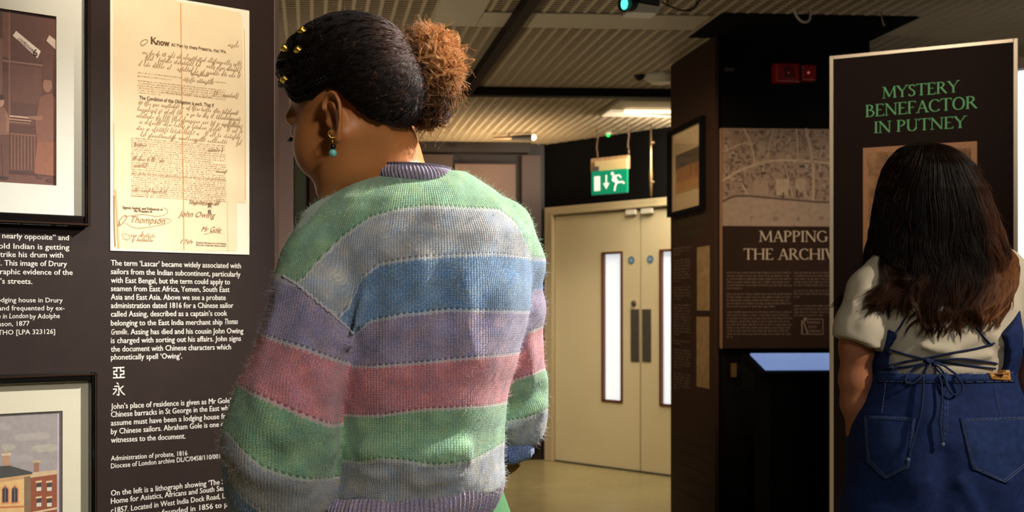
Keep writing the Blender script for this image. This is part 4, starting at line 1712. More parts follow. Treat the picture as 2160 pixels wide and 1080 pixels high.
q = MB()
rows = [(480, 512, 96, 9), (300, 510, 112, 8), (298, 508, 124, 9), (292, 506, 137, 9), (402, 440, 156, 8), (380, 450, 168, 8), (450, 500, 200, 9),
        (292, 500, 219, 8), (290, 506, 232, 8.5), (288, 508, 246, 9), (294, 510, 259, 9), (288, 508, 272, 9), (296, 506, 286, 9)]
for i, (a_, b_, v_, s_) in enumerate(rows):
    scrawl(q, a_, v_, b_, s_ * .8, 40 + i, .0009)
for i, (a_, b_, v_, s_) in enumerate([(280, 345, 336, 7), (283, 310, 306, 5), (440, 470, 318, 5), (276, 310, 350, 7), (280, 350, 402, 7), (400, 460, 428, 8), (276, 340, 498, 8), (280, 322, 507, 7), (455, 482, 363, 5)]):
    scrawl(q, a_, v_, b_, s_ * .85, 80 + i, .0009)
# flourish and signatures
for pts, wd in (([(253, 470), (249, 476), (258, 472), (268, 458), (262, 455), (252, 466), (254, 474)], .0016), ([(265, 470), (290, 481), (340, 474), (361, 466), (355, 461), (335, 462)], .0008),
                ([(345, 437), (354, 443), (350, 452), (330, 456), (300, 452), (270, 456)], .0008), ([(258, 492), (262, 503), (272, 505), (274, 497), (262, 492)], .0008),
                ([(300, 95), (296, 91), (301, 85), (308, 83), (312, 87), (304, 94), (298, 96)], .0009), ([(430, 494), (450, 490), (468, 492)], .0007)):
    ribbon(q, TP, [tuple(a) for a in catmull(pts, 6)], wd, .0034)
dline(q, 'Thompson', 274, 469, 347, 15, .0034, slant=.35)
dline(q, 'John Owing', 377, 456, 452, 13, .0034, slant=.45)
dline(q, 'Mr Gole', 425, 488, 465, 12, .0034, slant=.45)
dline(q, '17th', 381, 513, 405, 9, .0034, slant=.5)
dline(q, 'The Mark of', 396, 430, 462, 9, .0034, slant=.45)
q.build('handwriting', M['ink_faint'], sh)['kind'] = 'stuff'
q = MB()


def bar2(x0, y0, x1, y1, w=.0011):
    TP.quad(q, stroke_poly(TP.px(x0, y0), TP.px(x1, y1), w), .0035 + .00004 * (len(q.f) % 6))


for (a_, b_) in ((441, 430), (441, 444)):
    bar2(a_ - 4, b_, a_ + 4, b_); bar2(a_ - 4, b_ + 5, a_ + 4, b_ + 5); bar2(a_ - 2, b_, a_ - 2, b_ + 5); bar2(a_ + 2, b_, a_ + 2, b_ + 5); bar2(a_, b_ - 3, a_ - 3, b_ + 9); bar2(a_, b_ + 3, a_ + 4, b_ + 9)
q.build('ink_characters', M['ink_brown'], sh)


# ------------------------------------------------------------------ framed pictures on the left panel
def picture_frame(name, label, uo0, vo0, uo1, vo1, ui0, vi0, ui1, vi1, vref):
    """outer and inner rectangles by pixels; verticals read at the right-hand edge"""
    root = empty(name, TP.at(TP.px((max(uo0, 0) + uo1) / 2, (vo0 + vo1) / 2)[0], TP.px(uo1, vo1)[1] if vo1 < 1200 else TP.px(uo1, vo0)[1] - .6))
    tag(root, label, 'picture frame')
    D = .022
    a0 = TP.px(uo0, 500)[0]
    a1 = TP.px(uo1, 500, D)[0]
    z1 = TP.px(uo1, vo0, D)[1]
    z0 = TP.px(uo1, vo1, D)[1]
    i0 = TP.px(ui0, 500)[0]
    i1 = TP.px(ui1, 500, D * .5)[0]
    y1 = TP.px(ui1, vi0, D * .5)[1]
    y0 = TP.px(ui1, vi1, D * .5)[1]
    for (x0, x1, zz0, zz1) in ((a0, i0, z0, z1), (i1, a1, z0, z1), (i0, i1, y1, z1), (i0, i1, z0, y0)):
        q = MB()
        TP.box(q, x0, x1, zz0, zz1, 0.0008, D)
        q.build('frame_side', M['frame_black'], root, bevel=.003)
    # fine raised bead along the outer edge
    q = MB()
    b_ = .0032
    for (x0, x1, zz0, zz1) in ((a0, a1, z1 - b_ * 2, z1 - b_), (a0, a1, z0 + b_, z0 + b_ * 2), (a1 - b_ * 2, a1 - b_, z0, z1), (a0 + b_, a0 + 2 * b_, z0, z1)):
        TP.box(q, x0, x1, zz0, zz1, D, D + .002)
    q.build('frame_bead', M['bead'], root)
    return root, (i0, i1, y0, y1)


f1, (i0, i1, y0, y1) = picture_frame('framed_photograph', 'black framed sepia street photograph in a wide white mount, upper frame', -330, -90, 192, 479, -300, -60, 174, 456, 0)


def mount(root, i0, i1, y0, y1, px0, px1, pz0, pz1, mat=None):
    q = MB()
    o0, o1 = .003, .006
    TP.box(q, i0, px0, y0, y1, o0, o1)
    TP.box(q, px1, i1, y0, y1, o0, o1)
    TP.box(q, px0, px1, y0, pz0, o0, o1)
    TP.box(q, px0, px1, pz1, y1, o0, o1)
    m = q.build('mount', mat or M['mat'], root)
    q = MB()
    TP.box(q, i0, i1, y0, y1, .012, .0135)
    q.build('glazing', M['glass'], root)
    return m


px0 = TP.px(-230, 300)[0]
px1, pz1 = TP.px(117, 36)
_, pz0 = TP.px(117, 392)
mount(f1, i0, i1, y0, y1, px0, px1, pz0, pz1)
q = MB()
q.colour((100, 62, 50))
TP.quad(q, [(px0, pz0), (px1, pz0), (px1, pz1), (px0, pz1)], .0012)
L = [.0013]


def pp(pts, c):
    q.colour(c)
    L[0] += .00001
    P_ = [TP.px(u, v, .0015) for u, v in pts]
    P_ = [(min(max(s_, px0), px1), min(max(z_, pz0), pz1)) for s_, z_ in P_]
    TP.quad(q, P_, L[0])


def pr(u0, v0, u1, v1, c, k=0.0):
    m_ = lambda v: v - (v - 668) * 0 
    pp([(u0, v0), (u0, v1), (u1, v1 - (v1 - 668) * .00023 * (u1 - u0)), (u1, v0 - (v0 - 668) * .00023 * (u1 - u0))], c)


pr(-230, -40, 117, 120, (84, 52, 42))
pr(5, 25, 18, 120, (112, 72, 58)); pr(22, 28, 116, 118, (92, 56, 46)); pr(-100, 28, 4, 118, (88, 54, 44))
pr(18, 20, 22, 250, (128, 86, 70)); pr(0, 125, 117, 129, (134, 94, 78)); pr(90, 40, 117, 250, (96, 58, 46))
pr(23, 135, 88, 215, (104, 66, 54)); pr(23, 215, 88, 240, (92, 58, 48)); pr(0, 80, 5, 240, (120, 84, 68))
pp([(27, 75), (34, 65), (86, 108), (79, 123)], (222, 206, 190))
pp([(98, 86), (104, 74), (117, 84), (117, 104)], (206, 184, 166))
pr(20, 243, 66, 246, (206, 170, 146)); pr(20, 250, 66, 252, (190, 152, 128)); pr(20, 256, 64, 258, (150, 112, 92))
pr(20, 262, 117, 364, (88, 52, 40))
for i in range(8):
    pr(23 + i * 7, 284, 25.5 + i * 7, 358, (124, 82, 62))
pr(20, 280, 80, 283, (128, 86, 66)); pr(20, 359, 117, 366, (70, 40, 32)); pr(-230, 368, 117, 400, (156, 114, 94))
for (cx_, cy_, k_) in ((0, 206, 1.0), (-60, 190, 1.1), (-120, 206, 1.0)):
    def el(cx, cy, rx, ry, c):
        pp([(cx + rx * math.cos(t), cy - ry * math.sin(t)) for t in np.linspace(0, 6.283, 14, endpoint=False)][::-1], c)
    pp([(cx_ - 14, 235), (cx_ - 17, 285), (cx_ + 19, 285), (cx_ + 17, 240), (cx_ + 8, 226)], (132, 92, 74))
    pp([(cx_ - 12, 284), (cx_ - 9, 372), (cx_ - 2, 372), (cx_ + 3, 300), (cx_ + 6, 372), (cx_ + 12, 372), (cx_ + 18, 284)], (96, 62, 50))
    pp([(cx_ + 10, 232), (cx_ + 20, 250), (cx_ + 19, 278), (cx_ + 13, 278), (cx_ + 13, 252)], (150, 108, 88))
    el(cx_ + 1, cy_ + 8, 8, 12, (176, 134, 112)); pp([(cx_ - 8, cy_ + 6), (cx_ - 5, cy_ - 6), (cx_ + 6, cy_ - 6), (cx_ + 10, cy_ + 4)], (70, 42, 34))
    el(cx_ - 4, 374, 9, 4, (60, 36, 30)); el(cx_ + 10, 376, 8, 4, (60, 36, 30))
# blurred standing figure on the right of the photograph
pp([(84, 205), (74, 260), (78, 300), (116, 305), (117, 210), (108, 196)], (122, 78, 60))
pp([(78, 300), (72, 366), (117, 372), (117, 300)], (136, 84, 60))
el(100, 180, 10, 15, (146, 104, 84)); pp([(90, 168), (94, 160), (108, 160), (112, 170)], (90, 58, 46))
pp([(60, 245), (62, 252), (88, 254), (90, 244)], (142, 100, 80))
el(84, 372, 8, 5, (86, 52, 40)); el(106, 380, 9, 5, (80, 46, 36))
photo = q.build('photograph', M['print'], f1)
q = MB()
put_text(q, TP, '6', 70, 116, 79, 119, 15, .0024, bold=.0005)
s_a, s_b = TP.px(33, 82), TP.px(70, 108)
for i, wtxt in enumerate(('LOST', 'DOWN')):
    v, f = glyph_mesh(wtxt)
    ang = -math.radians(37)
    sc__ = .0095
    vx = (v[:, 0]) * sc__ * .72
    vy = v[:, 1] * sc__
    ox, oz = TP.px(35 + i * 14, 80 + i * 11.5)
    X = ox + vx * math.cos(ang) - vy * math.sin(ang)
    Z = oz + vx * math.sin(ang) + vy * math.cos(ang) - .003
    q.add([TP.at(a_, b_, .0024) for a_, b_ in zip(X, Z)], [tuple(reversed(g)) for g in f])
q.build('poster_lettering', material('sepia_ink', (80, 48, 40), .6), photo)

f2, (i0, i1, y0, y1) = picture_frame('framed_lithograph', 'black framed coloured print of brick and cream buildings, lower frame', -330, 784, 206, 1300, -300, 803, 188, 1285, 0)
px0 = TP.px(-230, 300)[0]
px1, pz1 = TP.px(130, 866)
_, pz0 = TP.px(130, 1200)
mount(f2, i0, i1, y0, y1, px0, px1, pz0, pz1, material('ivory_mount', (206, 200, 176), .7))
q = MB()
L[0] = .0013
q.colour((176, 164, 170))
TP.quad(q, [(px0, pz0), (px1, pz0), (px1, pz1), (px0, pz1)], .0012)


def pr(u0, v0, u1, v1, c):
    s_ = lambda v: (v - 668) * .00030
    pp([(u0, v0), (u0, v1), (u1, v1 - s_(v1) * (u1 - u0)), (u1, v0 - s_(v0) * (u1 - u0))], c)


pr(-228, 880, 121, 1200, (152, 144, 142))
for i in range(14):
    cx_, cy_, rx_, ry_ = 10 + (i * 37) % 100, 900 + (i * 23) % 70, 16, 8
    el(cx_, cy_, rx_, ry_, (160 + (i % 3) * 4, 152 + (i % 3) * 4, 149))
# cream italianate house
pp([(-228, 1008), (-20, 985), (20, 982), (68, 996), (68, 1002), (-228, 1040)], (70, 68, 66))
pp([(-228, 1015), (-228, 1200), (52, 1200), (52, 1006), (0, 1013)], (214, 176, 118))
pp([(-228, 1025), (-228, 1032), (0, 1018), (66, 1008), (66, 1000), (0, 1009)], (188, 150, 104))
pp([(51, 1006), (51, 1200), (66, 1200), (66, 1004)], (128, 104, 78))
pp([(5, 962), (7, 983), (20, 982), (20, 962)], (176, 136, 104)); pp([(3, 957), (3, 962), (24, 961), (24, 955)], (198, 180, 152)); pp([(8, 950), (8, 957), (19, 956), (19, 950)], (170, 150, 124))
pp([(72, 976), (72, 995), (82, 995), (82, 975)], (150, 104, 78)); pp([(67, 972), (68, 977), (87, 975), (86, 970)], (180, 160, 132))
pp([(65, 1000), (65, 1200), (120, 1200), (120, 992)], (140, 78, 52)); pp([(64, 1002), (64, 1008), (120, 1000), (120, 991), (72, 996)], (196, 170, 134))
for ux in (-40, -18, 5, 25):
    pp([(ux - 2, 1030), (ux - 2, 1064), (ux + 15, 1062), (ux + 15, 1030), (ux + 6, 1022)], (206, 136, 92))
    pp([(ux, 1032), (ux, 1060), (ux + 12, 1059), (ux + 12, 1032), (ux + 6, 1026)], (62, 56, 60))
    pp([(ux + 5.5, 1028), (ux + 5.5, 1060), (ux + 6.5, 1060), (ux + 6.5, 1028)], (150, 140, 130))
pp([(-228, 1078), (-228, 1083), (52, 1070), (52, 1066)], (190, 120, 84))
for ux in (77, 99):
    for vy in (1019, 1052):
        pp([(ux - 2, vy - 4), (ux - 2, vy), (ux + 11, vy - 2), (ux + 11, vy - 6)], (206, 178, 142))
        pp([(ux, vy), (ux, vy + 18), (ux + 10, vy + 16), (ux + 10, vy - 1)], (72, 62, 64))
        pp([(ux, vy + 9), (ux, vy + 17), (ux + 10, vy + 16), (ux + 10, vy + 8)], (206, 200, 186))
pp([(66, 1080), (66, 1084), (120, 1074), (120, 1070)], (206, 178, 142))
q.build('coloured_print', M['print'], f2)
# ------------------------------------------------------------------ skin, wool, hair materials
def skin_material(name, c0, c1, rough=.48):
    m = material(name, c0, rough, spec=.35, noise=0, bump=.10, bump_scale=260, sss=.10)
    n, l = nodes_of(m)
    tc = n.new('ShaderNodeTexCoord')
    t = n.new('ShaderNodeTexNoise')
    t.inputs['Scale'].default_value = 18
    t.inputs['Detail'].default_value = 4
    l.new(tc.outputs['Object'], t.inputs['Vector'])
    mx = n.new('ShaderNodeMix')
    mx.data_type = 'RGBA'
    mx.inputs['A'].default_value = lin(c0)
    mx.inputs['B'].default_value = lin(c1)
    l.new(t.outputs['Fac'], mx.inputs['Factor'])
    l.new(mx.outputs['Result'], n['Principled BSDF'].inputs['Base Color'])
    return m


def math_node(n, l, op, a, b=None, c=None):
    x = n.new('ShaderNodeMath')
    x.operation = op
    for i, v in enumerate((a, b, c)):
        if v is None:
            continue
        if isinstance(v, (int, float)):
            x.inputs[i].default_value = v
        else:
            l.new(v, x.inputs[i])
    return x.outputs[0]


def knit_material(name, palette, rib=False, col_p=.0044, row_p=.0036, rib_p=.0085):
    """heathered stocking stitch. attributes: st = stripe coordinate, kx / kz = wale and course coordinates in metres"""
    m = bpy.data.materials.new(name)
    m.use_nodes = True
    n, l = nodes_of(m)
    b = n['Principled BSDF']
    b.inputs['Roughness'].default_value = .95
    b.inputs['Specular IOR Level'].default_value = .15
    b.inputs['Sheen Weight'].default_value = .35
    b.inputs['Sheen Roughness'].default_value = .6

    def attr(a):
        x = n.new('ShaderNodeAttribute')
        x.attribute_name = a
        return x.outputs['Fac']
    kx, kz, st = attr('kx'), attr('kz'), attr('st')
    cb = n.new('ShaderNodeCombineXYZ')
    l.new(kx, cb.inputs[0])
    l.new(kz, cb.inputs[1])
    uv = cb.outputs[0]
    w0 = n.new('ShaderNodeTexNoise')
    w0.inputs['Scale'].default_value = 90
    w0.inputs['Detail'].default_value = 1
    l.new(uv, w0.inputs['Vector'])
    wob = math_node(n, l, 'MULTIPLY_ADD', w0.outputs['Fac'], .0022, -.0011)
    kxw = math_node(n, l, 'ADD', kx, wob)
    kzw = math_node(n, l, 'ADD', kz, wob)
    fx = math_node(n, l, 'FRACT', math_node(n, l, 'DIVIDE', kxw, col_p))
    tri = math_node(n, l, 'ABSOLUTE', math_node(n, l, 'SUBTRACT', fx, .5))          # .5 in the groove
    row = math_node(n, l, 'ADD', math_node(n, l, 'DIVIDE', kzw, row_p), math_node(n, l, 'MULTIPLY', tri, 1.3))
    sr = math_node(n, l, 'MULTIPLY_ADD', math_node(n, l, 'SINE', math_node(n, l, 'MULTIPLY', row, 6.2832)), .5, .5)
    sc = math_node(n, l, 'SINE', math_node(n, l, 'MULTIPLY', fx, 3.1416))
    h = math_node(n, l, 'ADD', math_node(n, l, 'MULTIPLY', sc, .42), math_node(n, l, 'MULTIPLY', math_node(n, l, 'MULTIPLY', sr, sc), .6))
    # scalloped change-of-colour row
    fs = math_node(n, l, 'FRACT', math_node(n, l, 'ADD', st, .5))
    ds = math_node(n, l, 'ABSOLUTE', math_node(n, l, 'SUBTRACT', fs, .5))              # 0 at a stripe border
    scal = math_node(n, l, 'SINE', math_node(n, l, 'MULTIPLY', kxw, 6.2832 / .0088))
    border = math_node(n, l, 'LESS_THAN', math_node(n, l, 'ADD', ds, math_node(n, l, 'MULTIPLY', scal, .018)), .032)
    fz = n.new('ShaderNodeTexNoise')
    fz.inputs['Scale'].default_value = 1500
    fz.inputs['Detail'].default_value = 3
    l.new(uv, fz.inputs['Vector'])
    h2 = math_node(n, l, 'ADD', h, math_node(n, l, 'MULTIPLY', fz.outputs['Fac'], .55))
    h3 = math_node(n, l, 'ADD', h2, math_node(n, l, 'MULTIPLY', border, .7))
    bp = n.new('ShaderNodeBump')
    bp.inputs['Strength'].default_value = .75
    bp.inputs['Distance'].default_value = .0017
    l.new(h3, bp.inputs['Height'])
    l.new(bp.outputs['Normal'], b.inputs['Normal'])
    # colours
    wig = math_node(n, l, 'ADD', st, math_node(n, l, 'MULTIPLY', scal, .016))
    ramp = n.new('ShaderNodeValToRGB')
    ramp.color_ramp.interpolation = 'CONSTANT'
    k = len(palette)
    el_ = ramp.color_ramp.elements
    el_[0].position = 0
    el_[0].color = lin(palette[0])
    el_[1].position = 1.0 / k
    el_[1].color = lin(palette[1])
    for i in range(2, k):
        e = el_.new(i / k)
        e.color = lin(palette[i])
    l.new(math_node(n, l, 'DIVIDE', wig, float(k)), ramp.inputs[0])
    # heather: light and dark fibres
    ht = n.new('ShaderNodeTexNoise')
    ht.inputs['Scale'].default_value = 420
    ht.inputs['Detail'].default_value = 4
    ht.inputs['Roughness'].default_value = .75
    l.new(uv, ht.inputs['Vector'])
    lo = n.new('ShaderNodeTexNoise')
    lo.inputs['Scale'].default_value = 26
    lo.inputs['Detail'].default_value = 4
    l.new(uv, lo.inputs['Vector'])
    f1_ = n.new('ShaderNodeMapRange')
    f1_.inputs['From Min'].default_value = .42
    f1_.inputs['From Max'].default_value = .68
    f1_.inputs['To Max'].default_value = .56
    l.new(ht.outputs['Fac'], f1_.inputs['Value'])
    mx = n.new('ShaderNodeMix')
    mx.data_type = 'RGBA'
    l.new(f1_.outputs[0], mx.inputs['Factor'])
    l.new(ramp.outputs[0], mx.inputs['A'])
    mx.inputs['B'].default_value = lin((226, 224, 214))
    f2_ = n.new('ShaderNodeMapRange')
    f2_.inputs['From Min'].default_value = .36
    f2_.inputs['From Max'].default_value = .66
    f2_.inputs['To Min'].default_value = .72
    f2_.inputs['To Max'].default_value = 1.12
    l.new(lo.outputs['Fac'], f2_.inputs['Value'])
    f3_ = math_node(n, l, 'MULTIPLY', f2_.outputs[0], math_node(n, l, 'MULTIPLY_ADD', h, .30, .80))  # stitch grooves darkened in the colour as painted shade
    vm = n.new('ShaderNodeVectorMath')
    vm.operation = 'SCALE'
    l.new(mx.outputs['Result'], vm.inputs[0])
    l.new(f3_, vm.inputs['Scale'])
    hue = n.new('ShaderNodeTexNoise')
    hue.inputs['Scale'].default_value = 34
    hue.inputs['Detail'].default_value = 6
    hue.inputs['Roughness'].default_value = .7
    l.new(uv, hue.inputs['Vector'])
    hr = n.new('ShaderNodeValToRGB')
    hr.color_ramp.elements[0].position = .36
    hr.color_ramp.elements[0].color = (.74, .86, 1.0, 1)
    hr.color_ramp.elements[1].position = .64
    hr.color_ramp.elements[1].color = (1.12, 1.0, .84, 1)
    l.new(hue.outputs['Fac'], hr.inputs[0])
    vt_ = n.new('ShaderNodeVectorMath')
    vt_.operation = 'MULTIPLY'
    l.new(vm.outputs[0], vt_.inputs[0])
    l.new(hr.outputs[0], vt_.inputs[1])
    dots = math_node(n, l, 'MULTIPLY', math_node(n, l, 'LESS_THAN', math_node(n, l, 'ABSOLUTE', math_node(n, l, 'SUBTRACT', fs, .455)), .022), math_node(n, l, 'GREATER_THAN', scal, .1))
    vd = n.new('ShaderNodeVectorMath')
    vd.operation = 'SCALE'
    l.new(vt_.outputs[0], vd.inputs[0])
    l.new(math_node(n, l, 'MULTIPLY_ADD', dots, -.5, 1.0), vd.inputs['Scale'])
    mb_ = n.new('ShaderNodeMix')
    mb_.data_type = 'RGBA'
    l.new(math_node(n, l, 'MULTIPLY', border, .45), mb_.inputs['Factor'])
    l.new(vd.outputs[0], mb_.inputs['A'])
    mb_.inputs['B'].default_value = lin((214, 212, 206))
    l.new(mb_.outputs['Result'], b.inputs['Base Color'])
    return m


def hair_material(name, colour, rough=.38, spec=.6, vcol=False):
    m = bpy.data.materials.new(name)
    m.use_nodes = True
    n, l = nodes_of(m)
    b = n['Principled BSDF']
    b.inputs['Base Color'].default_value = lin(colour)
    b.inputs['Roughness'].default_value = rough
    b.inputs['Specular IOR Level'].default_value = spec
    if vcol:
        a = n.new('ShaderNodeAttribute')
        a.attribute_name = 'col'
        l.new(a.outputs['Color'], b.inputs['Base Color'])
        # thin lighter ends let light through
        t = n.new('ShaderNodeBsdfTranslucent')
        l.new(a.outputs['Color'], t.inputs['Color'])
        mx = n.new('ShaderNodeMixShader')
        mx.inputs[0].default_value = .22
        l.new(b.outputs[0], mx.inputs[1])
        l.new(t.outputs[0], mx.inputs[2])
        l.new(mx.outputs[0], n['Material Output'].inputs[0])
    return m


GREEN, GREY, BLUE, PURPLE, PINK = (112, 172, 122), (160, 166, 176), (62, 124, 176), (140, 122, 166), (208, 106, 124)
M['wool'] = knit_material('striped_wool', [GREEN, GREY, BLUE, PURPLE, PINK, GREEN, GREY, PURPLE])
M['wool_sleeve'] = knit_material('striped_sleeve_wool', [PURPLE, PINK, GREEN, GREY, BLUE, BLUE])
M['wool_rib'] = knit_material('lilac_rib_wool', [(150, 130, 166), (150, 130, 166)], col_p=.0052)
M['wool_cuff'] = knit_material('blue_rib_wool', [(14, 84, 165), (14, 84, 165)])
M['skin_a'] = skin_material('warm_brown_skin', (184, 118, 66), (166, 102, 56))
M['skin_b'] = skin_material('light_brown_skin', (176, 116, 84), (160, 102, 72))
M['hair_dark'] = hair_material('near_black_hair', (13, 8, 6), .48, .18)
M['hair_tip'] = hair_material('brown_tipped_hair', (60, 30, 14), .44, .2, vcol=True)
M['wool_fibre'] = hair_material('pale_wool_fibre', (196, 196, 196), .9, .1, vcol=True)
M['gold'] = material('gold_bead', (214, 180, 70), .25, metal=.9)
M['turquoise'] = material('turquoise_bead', (110, 190, 180), .25, spec=.6)
M['black_bead'] = material('black_bead', (14, 12, 16), .15, spec=.8)
M['green_cloth'] = material('green_trousers', (70, 116, 74), .8, noise=.15, noise_scale=60, bump=.3, bump_scale=600)
M['shoe'] = material('dark_shoe', (22, 20, 20), .5)
M['sole'] = material('pale_sole', (190, 184, 172), .6)


# ------------------------------------------------------------------ first visitor
class HeadFrame:
    def __init__(self, c, yaw, pitch, roll=0.0, scale=1.0, front=1.0):
        y, p = math.radians(yaw), math.radians(pitch)
        F0 = np.array([-math.sin(y), math.cos(y), 0])
        Z = np.array([0, 0, 1.0])
        self.F = math.cos(p) * F0 - math.sin(p) * Z
        self.U = math.sin(p) * F0 + math.cos(p) * Z
        self.L = np.cross(self.U, self.F)
        if roll:
            r = math.radians(roll)
            L, U = self.L, self.U
            self.L = math.cos(r) * L + math.sin(r) * U
            self.U = -math.sin(r) * L + math.cos(r) * U
        self.c = np.array(c, float)
        self.s = scale
        self.front = front
        self.R = np.stack([self.F, self.L, self.U], 1).astype(np.float32)

    def loc(self, P):
        Q = ((P - self.c.astype(np.float32)) @ self.R) / self.s
        if self.front != 1.0:
            Q[..., 0] = np.where(Q[..., 0] > 0, Q[..., 0] / self.front, Q[..., 0])
        return Q

    def w(self, f, l, u):
        f = f * self.front if f > 0 else f
        return self.c + self.s * (self.F * f + self.L * l + self.U * u)


def head_sdf(Q, s=1.0):
    """Q in head coordinates (forward, left, up), metres of an average head"""
    A = np.array
    sym = np.stack([Q[..., 0], np.abs(Q[..., 1]), Q[..., 2]], -1)
    d = ell(Q, (-.012, 0, .028), (.096, .075, .090))
    d = smin(d, ell(Q, (.026, 0, -.045), (.060, .054, .074)), .030)
    d = smin(d, ell(sym, (.048, .038, -.044), (.036, .028, .044)), .020)
    d = smin(d, cap(sym, (-.010, .058, -.055), (.062, .020, -.104), .014, .015), .026)
    d = smin(d, ell(Q, (.064, 0, -.101), (.018, .022, .016)), .018)
    d = smin(d, cap(sym, (.079, .010, .014), (.070, .040, .017), .0125, .011), .014)
    d = smax(d, -ell(sym, (.097, .032, -.003), (.020, .019, .013)), .012)
    d = smin(d, ell(sym, (.071, .031, -.004), (.0135, .0145, .0125)), .004)
    d = smin(d, chain(Q, [(A((.081, 0, .006)), .0075), (A((.089, 0, -.020)), .0085), (A((.096, 0, -.034)), .0095)], .006), .010)
    d = smin(d, ell(sym, (.090, .012, -.038), (.012, .0085, .0085)), .006)
    d = smin(d, cap(Q, (.078, -.015, -.066), (.078, .015, -.066), .0062), .007)
    d = smin(d, ell(Q, (.081, 0, -.065), (.009, .015, .0055)), .005)
    d = smin(d, ell(Q, (.079, 0, -.075), (.009, .015, .0065)), .005)
    # ears
    e = sym - A((-.018, .0745, -.034), np.float32)
    th = .20
    ef = e[..., 0] * math.cos(th) + e[..., 2] * math.sin(th)
    eu = -e[..., 0] * math.sin(th) + e[..., 2] * math.cos(th)
    el_ = e[..., 1] - .30 * np.clip(.012 - ef, 0, .05)
    E = np.stack([ef, el_, eu], -1)
    wid = .0165 + .004 * np.clip(eu / .03, -1.2, 1)
    rr = np.sqrt((ef / wid) ** 2 + (eu / .0315) ** 2) + 1e-6
    ring = (rr - 1) * wid * (1 + .6 * np.clip(np.abs(eu) / .0315, 0, 1))
    rim = np.sqrt(ring ** 2 + (el_ - .007) ** 2) - .0038
    front_cut = np.where((ef > .008) & (eu < .012) & (eu > -.018), .004, 0)
    rim = rim + front_cut
    plate = smax(np.abs(el_ - .002) - .0030, ring, .003)
    plate = smax(plate, -ell(E, (.003, .009, -.004), (.0085, .009, .0125)), .003)
    anti = chain(E, [(A((-.007, .0065, -.016)), .0028), (A((-.0095, .007, 0)), .0030), (A((-.004, .0065, .014)), .0030), (A((.004, .006, .019)), .0024)], .003)
    lobe = ell(E, (.000, .003, -.0300), (.0085, .0042, .0095))
    trag = ell(E, (.0125, .003, -.006), (.0045, .005, .0065))
    ear = smin(smin(smin(smin(rim, plate, .003), anti, .003), lobe, .005), trag, .004)
    root = ell(sym, (-.012, .070, -.034), (.012, .010, .022))
    ear = smin(ear, root, .005)
    d = smin(d, ear, .005)
    return d * s


def hand_sdf(P, wrist, direction, palm_n, scale=1.0, curl=.5, side=1):
    """palm, four unequal fingers and a thumb; direction: wrist -> knuckles, palm_n: out of the palm"""
    d = np.array(direction, float)
    d /= np.linalg.norm(d)
    nrm = np.array(palm_n, float)
    nrm -= d * nrm.dot(d)
    nrm /= np.linalg.norm(nrm)
    s = np.cross(d, nrm) * side
    w = np.array(wrist, float)
    S = scale
    out = chain(P, [(w, .024 * S), (w + d * .03 * S, .024 * S)], .01)
    for k in (-1.2, -.4, .4, 1.2):
        out = smin(out, cap(P, w + d * .02 * S + s * k * .010 * S, w + d * .085 * S + s * k * .017 * S, .015 * S, .0115 * S), .012)
    Ls = (.074, .084, .078, .060)
    for k, L_ in zip((1.2, .4, -.4, -1.2), Ls):
        p = w + d * .085 * S + s * k * .0175 * S
        a = 0.0
        r = .0092 * S
        for q_, part in enumerate((.45, .32, .23)):
            a += curl * (.7 + .25 * q_)
            dd = d * math.cos(a) + nrm * math.sin(a) + s * k * .04
            p2 = p + dd * L_ * part * S
            out = smin(out, cap(P, p, p2, r, r * .9), .004)
            p, r = p2, r * .9
    p0 = w + d * .018 * S + s * .018 * S
    p1 = p0 + (d * .55 + s * .75 + nrm * .35) * .040 * S
    p2 = p1 + (d * .85 + s * .30 + nrm * .5) * .032 * S
    p3 = p2 + (d * .95 + s * .0 + nrm * .45) * .026 * S
    out = smin(out, chain(P, [(p0, .014 * S), (p1, .0115 * S), (p2, .0100 * S), (p3, .0085 * S)], .006), .010)
    return out


HF = HeadFrame(W(742, 228, 1.80), 56, 21, 0, 1.08, 1.10)
A_ = np.array
D1 = 1.74
TX = lambda u, d=1.80: (u - CX) / F_PX * d
TZ = lambda v, d=1.80: EYE - (v - CY) / F_PX * d

# torso table (photo heights, left / right outline, centre depth, half depth)
rows1 = [(362, 812, 984, 1.815, .044), (370, 782, 1002, 1.815, .054), (382, 748, 1020, 1.815, .065), (398, 714, 1042, 1.815, .078), (424, 668, 1074, 1.815, .092), (455, 644, 1100, 1.815, .105), (495, 640, 1118, 1.815, .116), (540, 642, 1120, 1.815, .123), (600, 668, 1124, 1.815, .128),
         (700, 690, 1110, 1.815, .132), (800, 694, 1080, 1.82, .134), (900, 690, 1064, 1.83, .138), (960, 684, 1066, 1.83, .142), (1000, 684, 1070, 1.83, .138), (1050, 688, 1064, 1.83, .132), (1120, 690, 1060, 1.83, .130)]
zs1 = A_([TZ(r[0]) for r in rows1])[::-1]
xl1 = A_([TX(r[1]) for r in rows1])[::-1]
xr1 = A_([TX(r[2]) for r in rows1])[::-1]
cy1 = A_([r[3] for r in rows1])[::-1]
b1 = A_([r[4] for r in rows1])[::-1]
a1 = (xr1 - xl1) / 2
cx1 = (xr1 + xl1) / 2

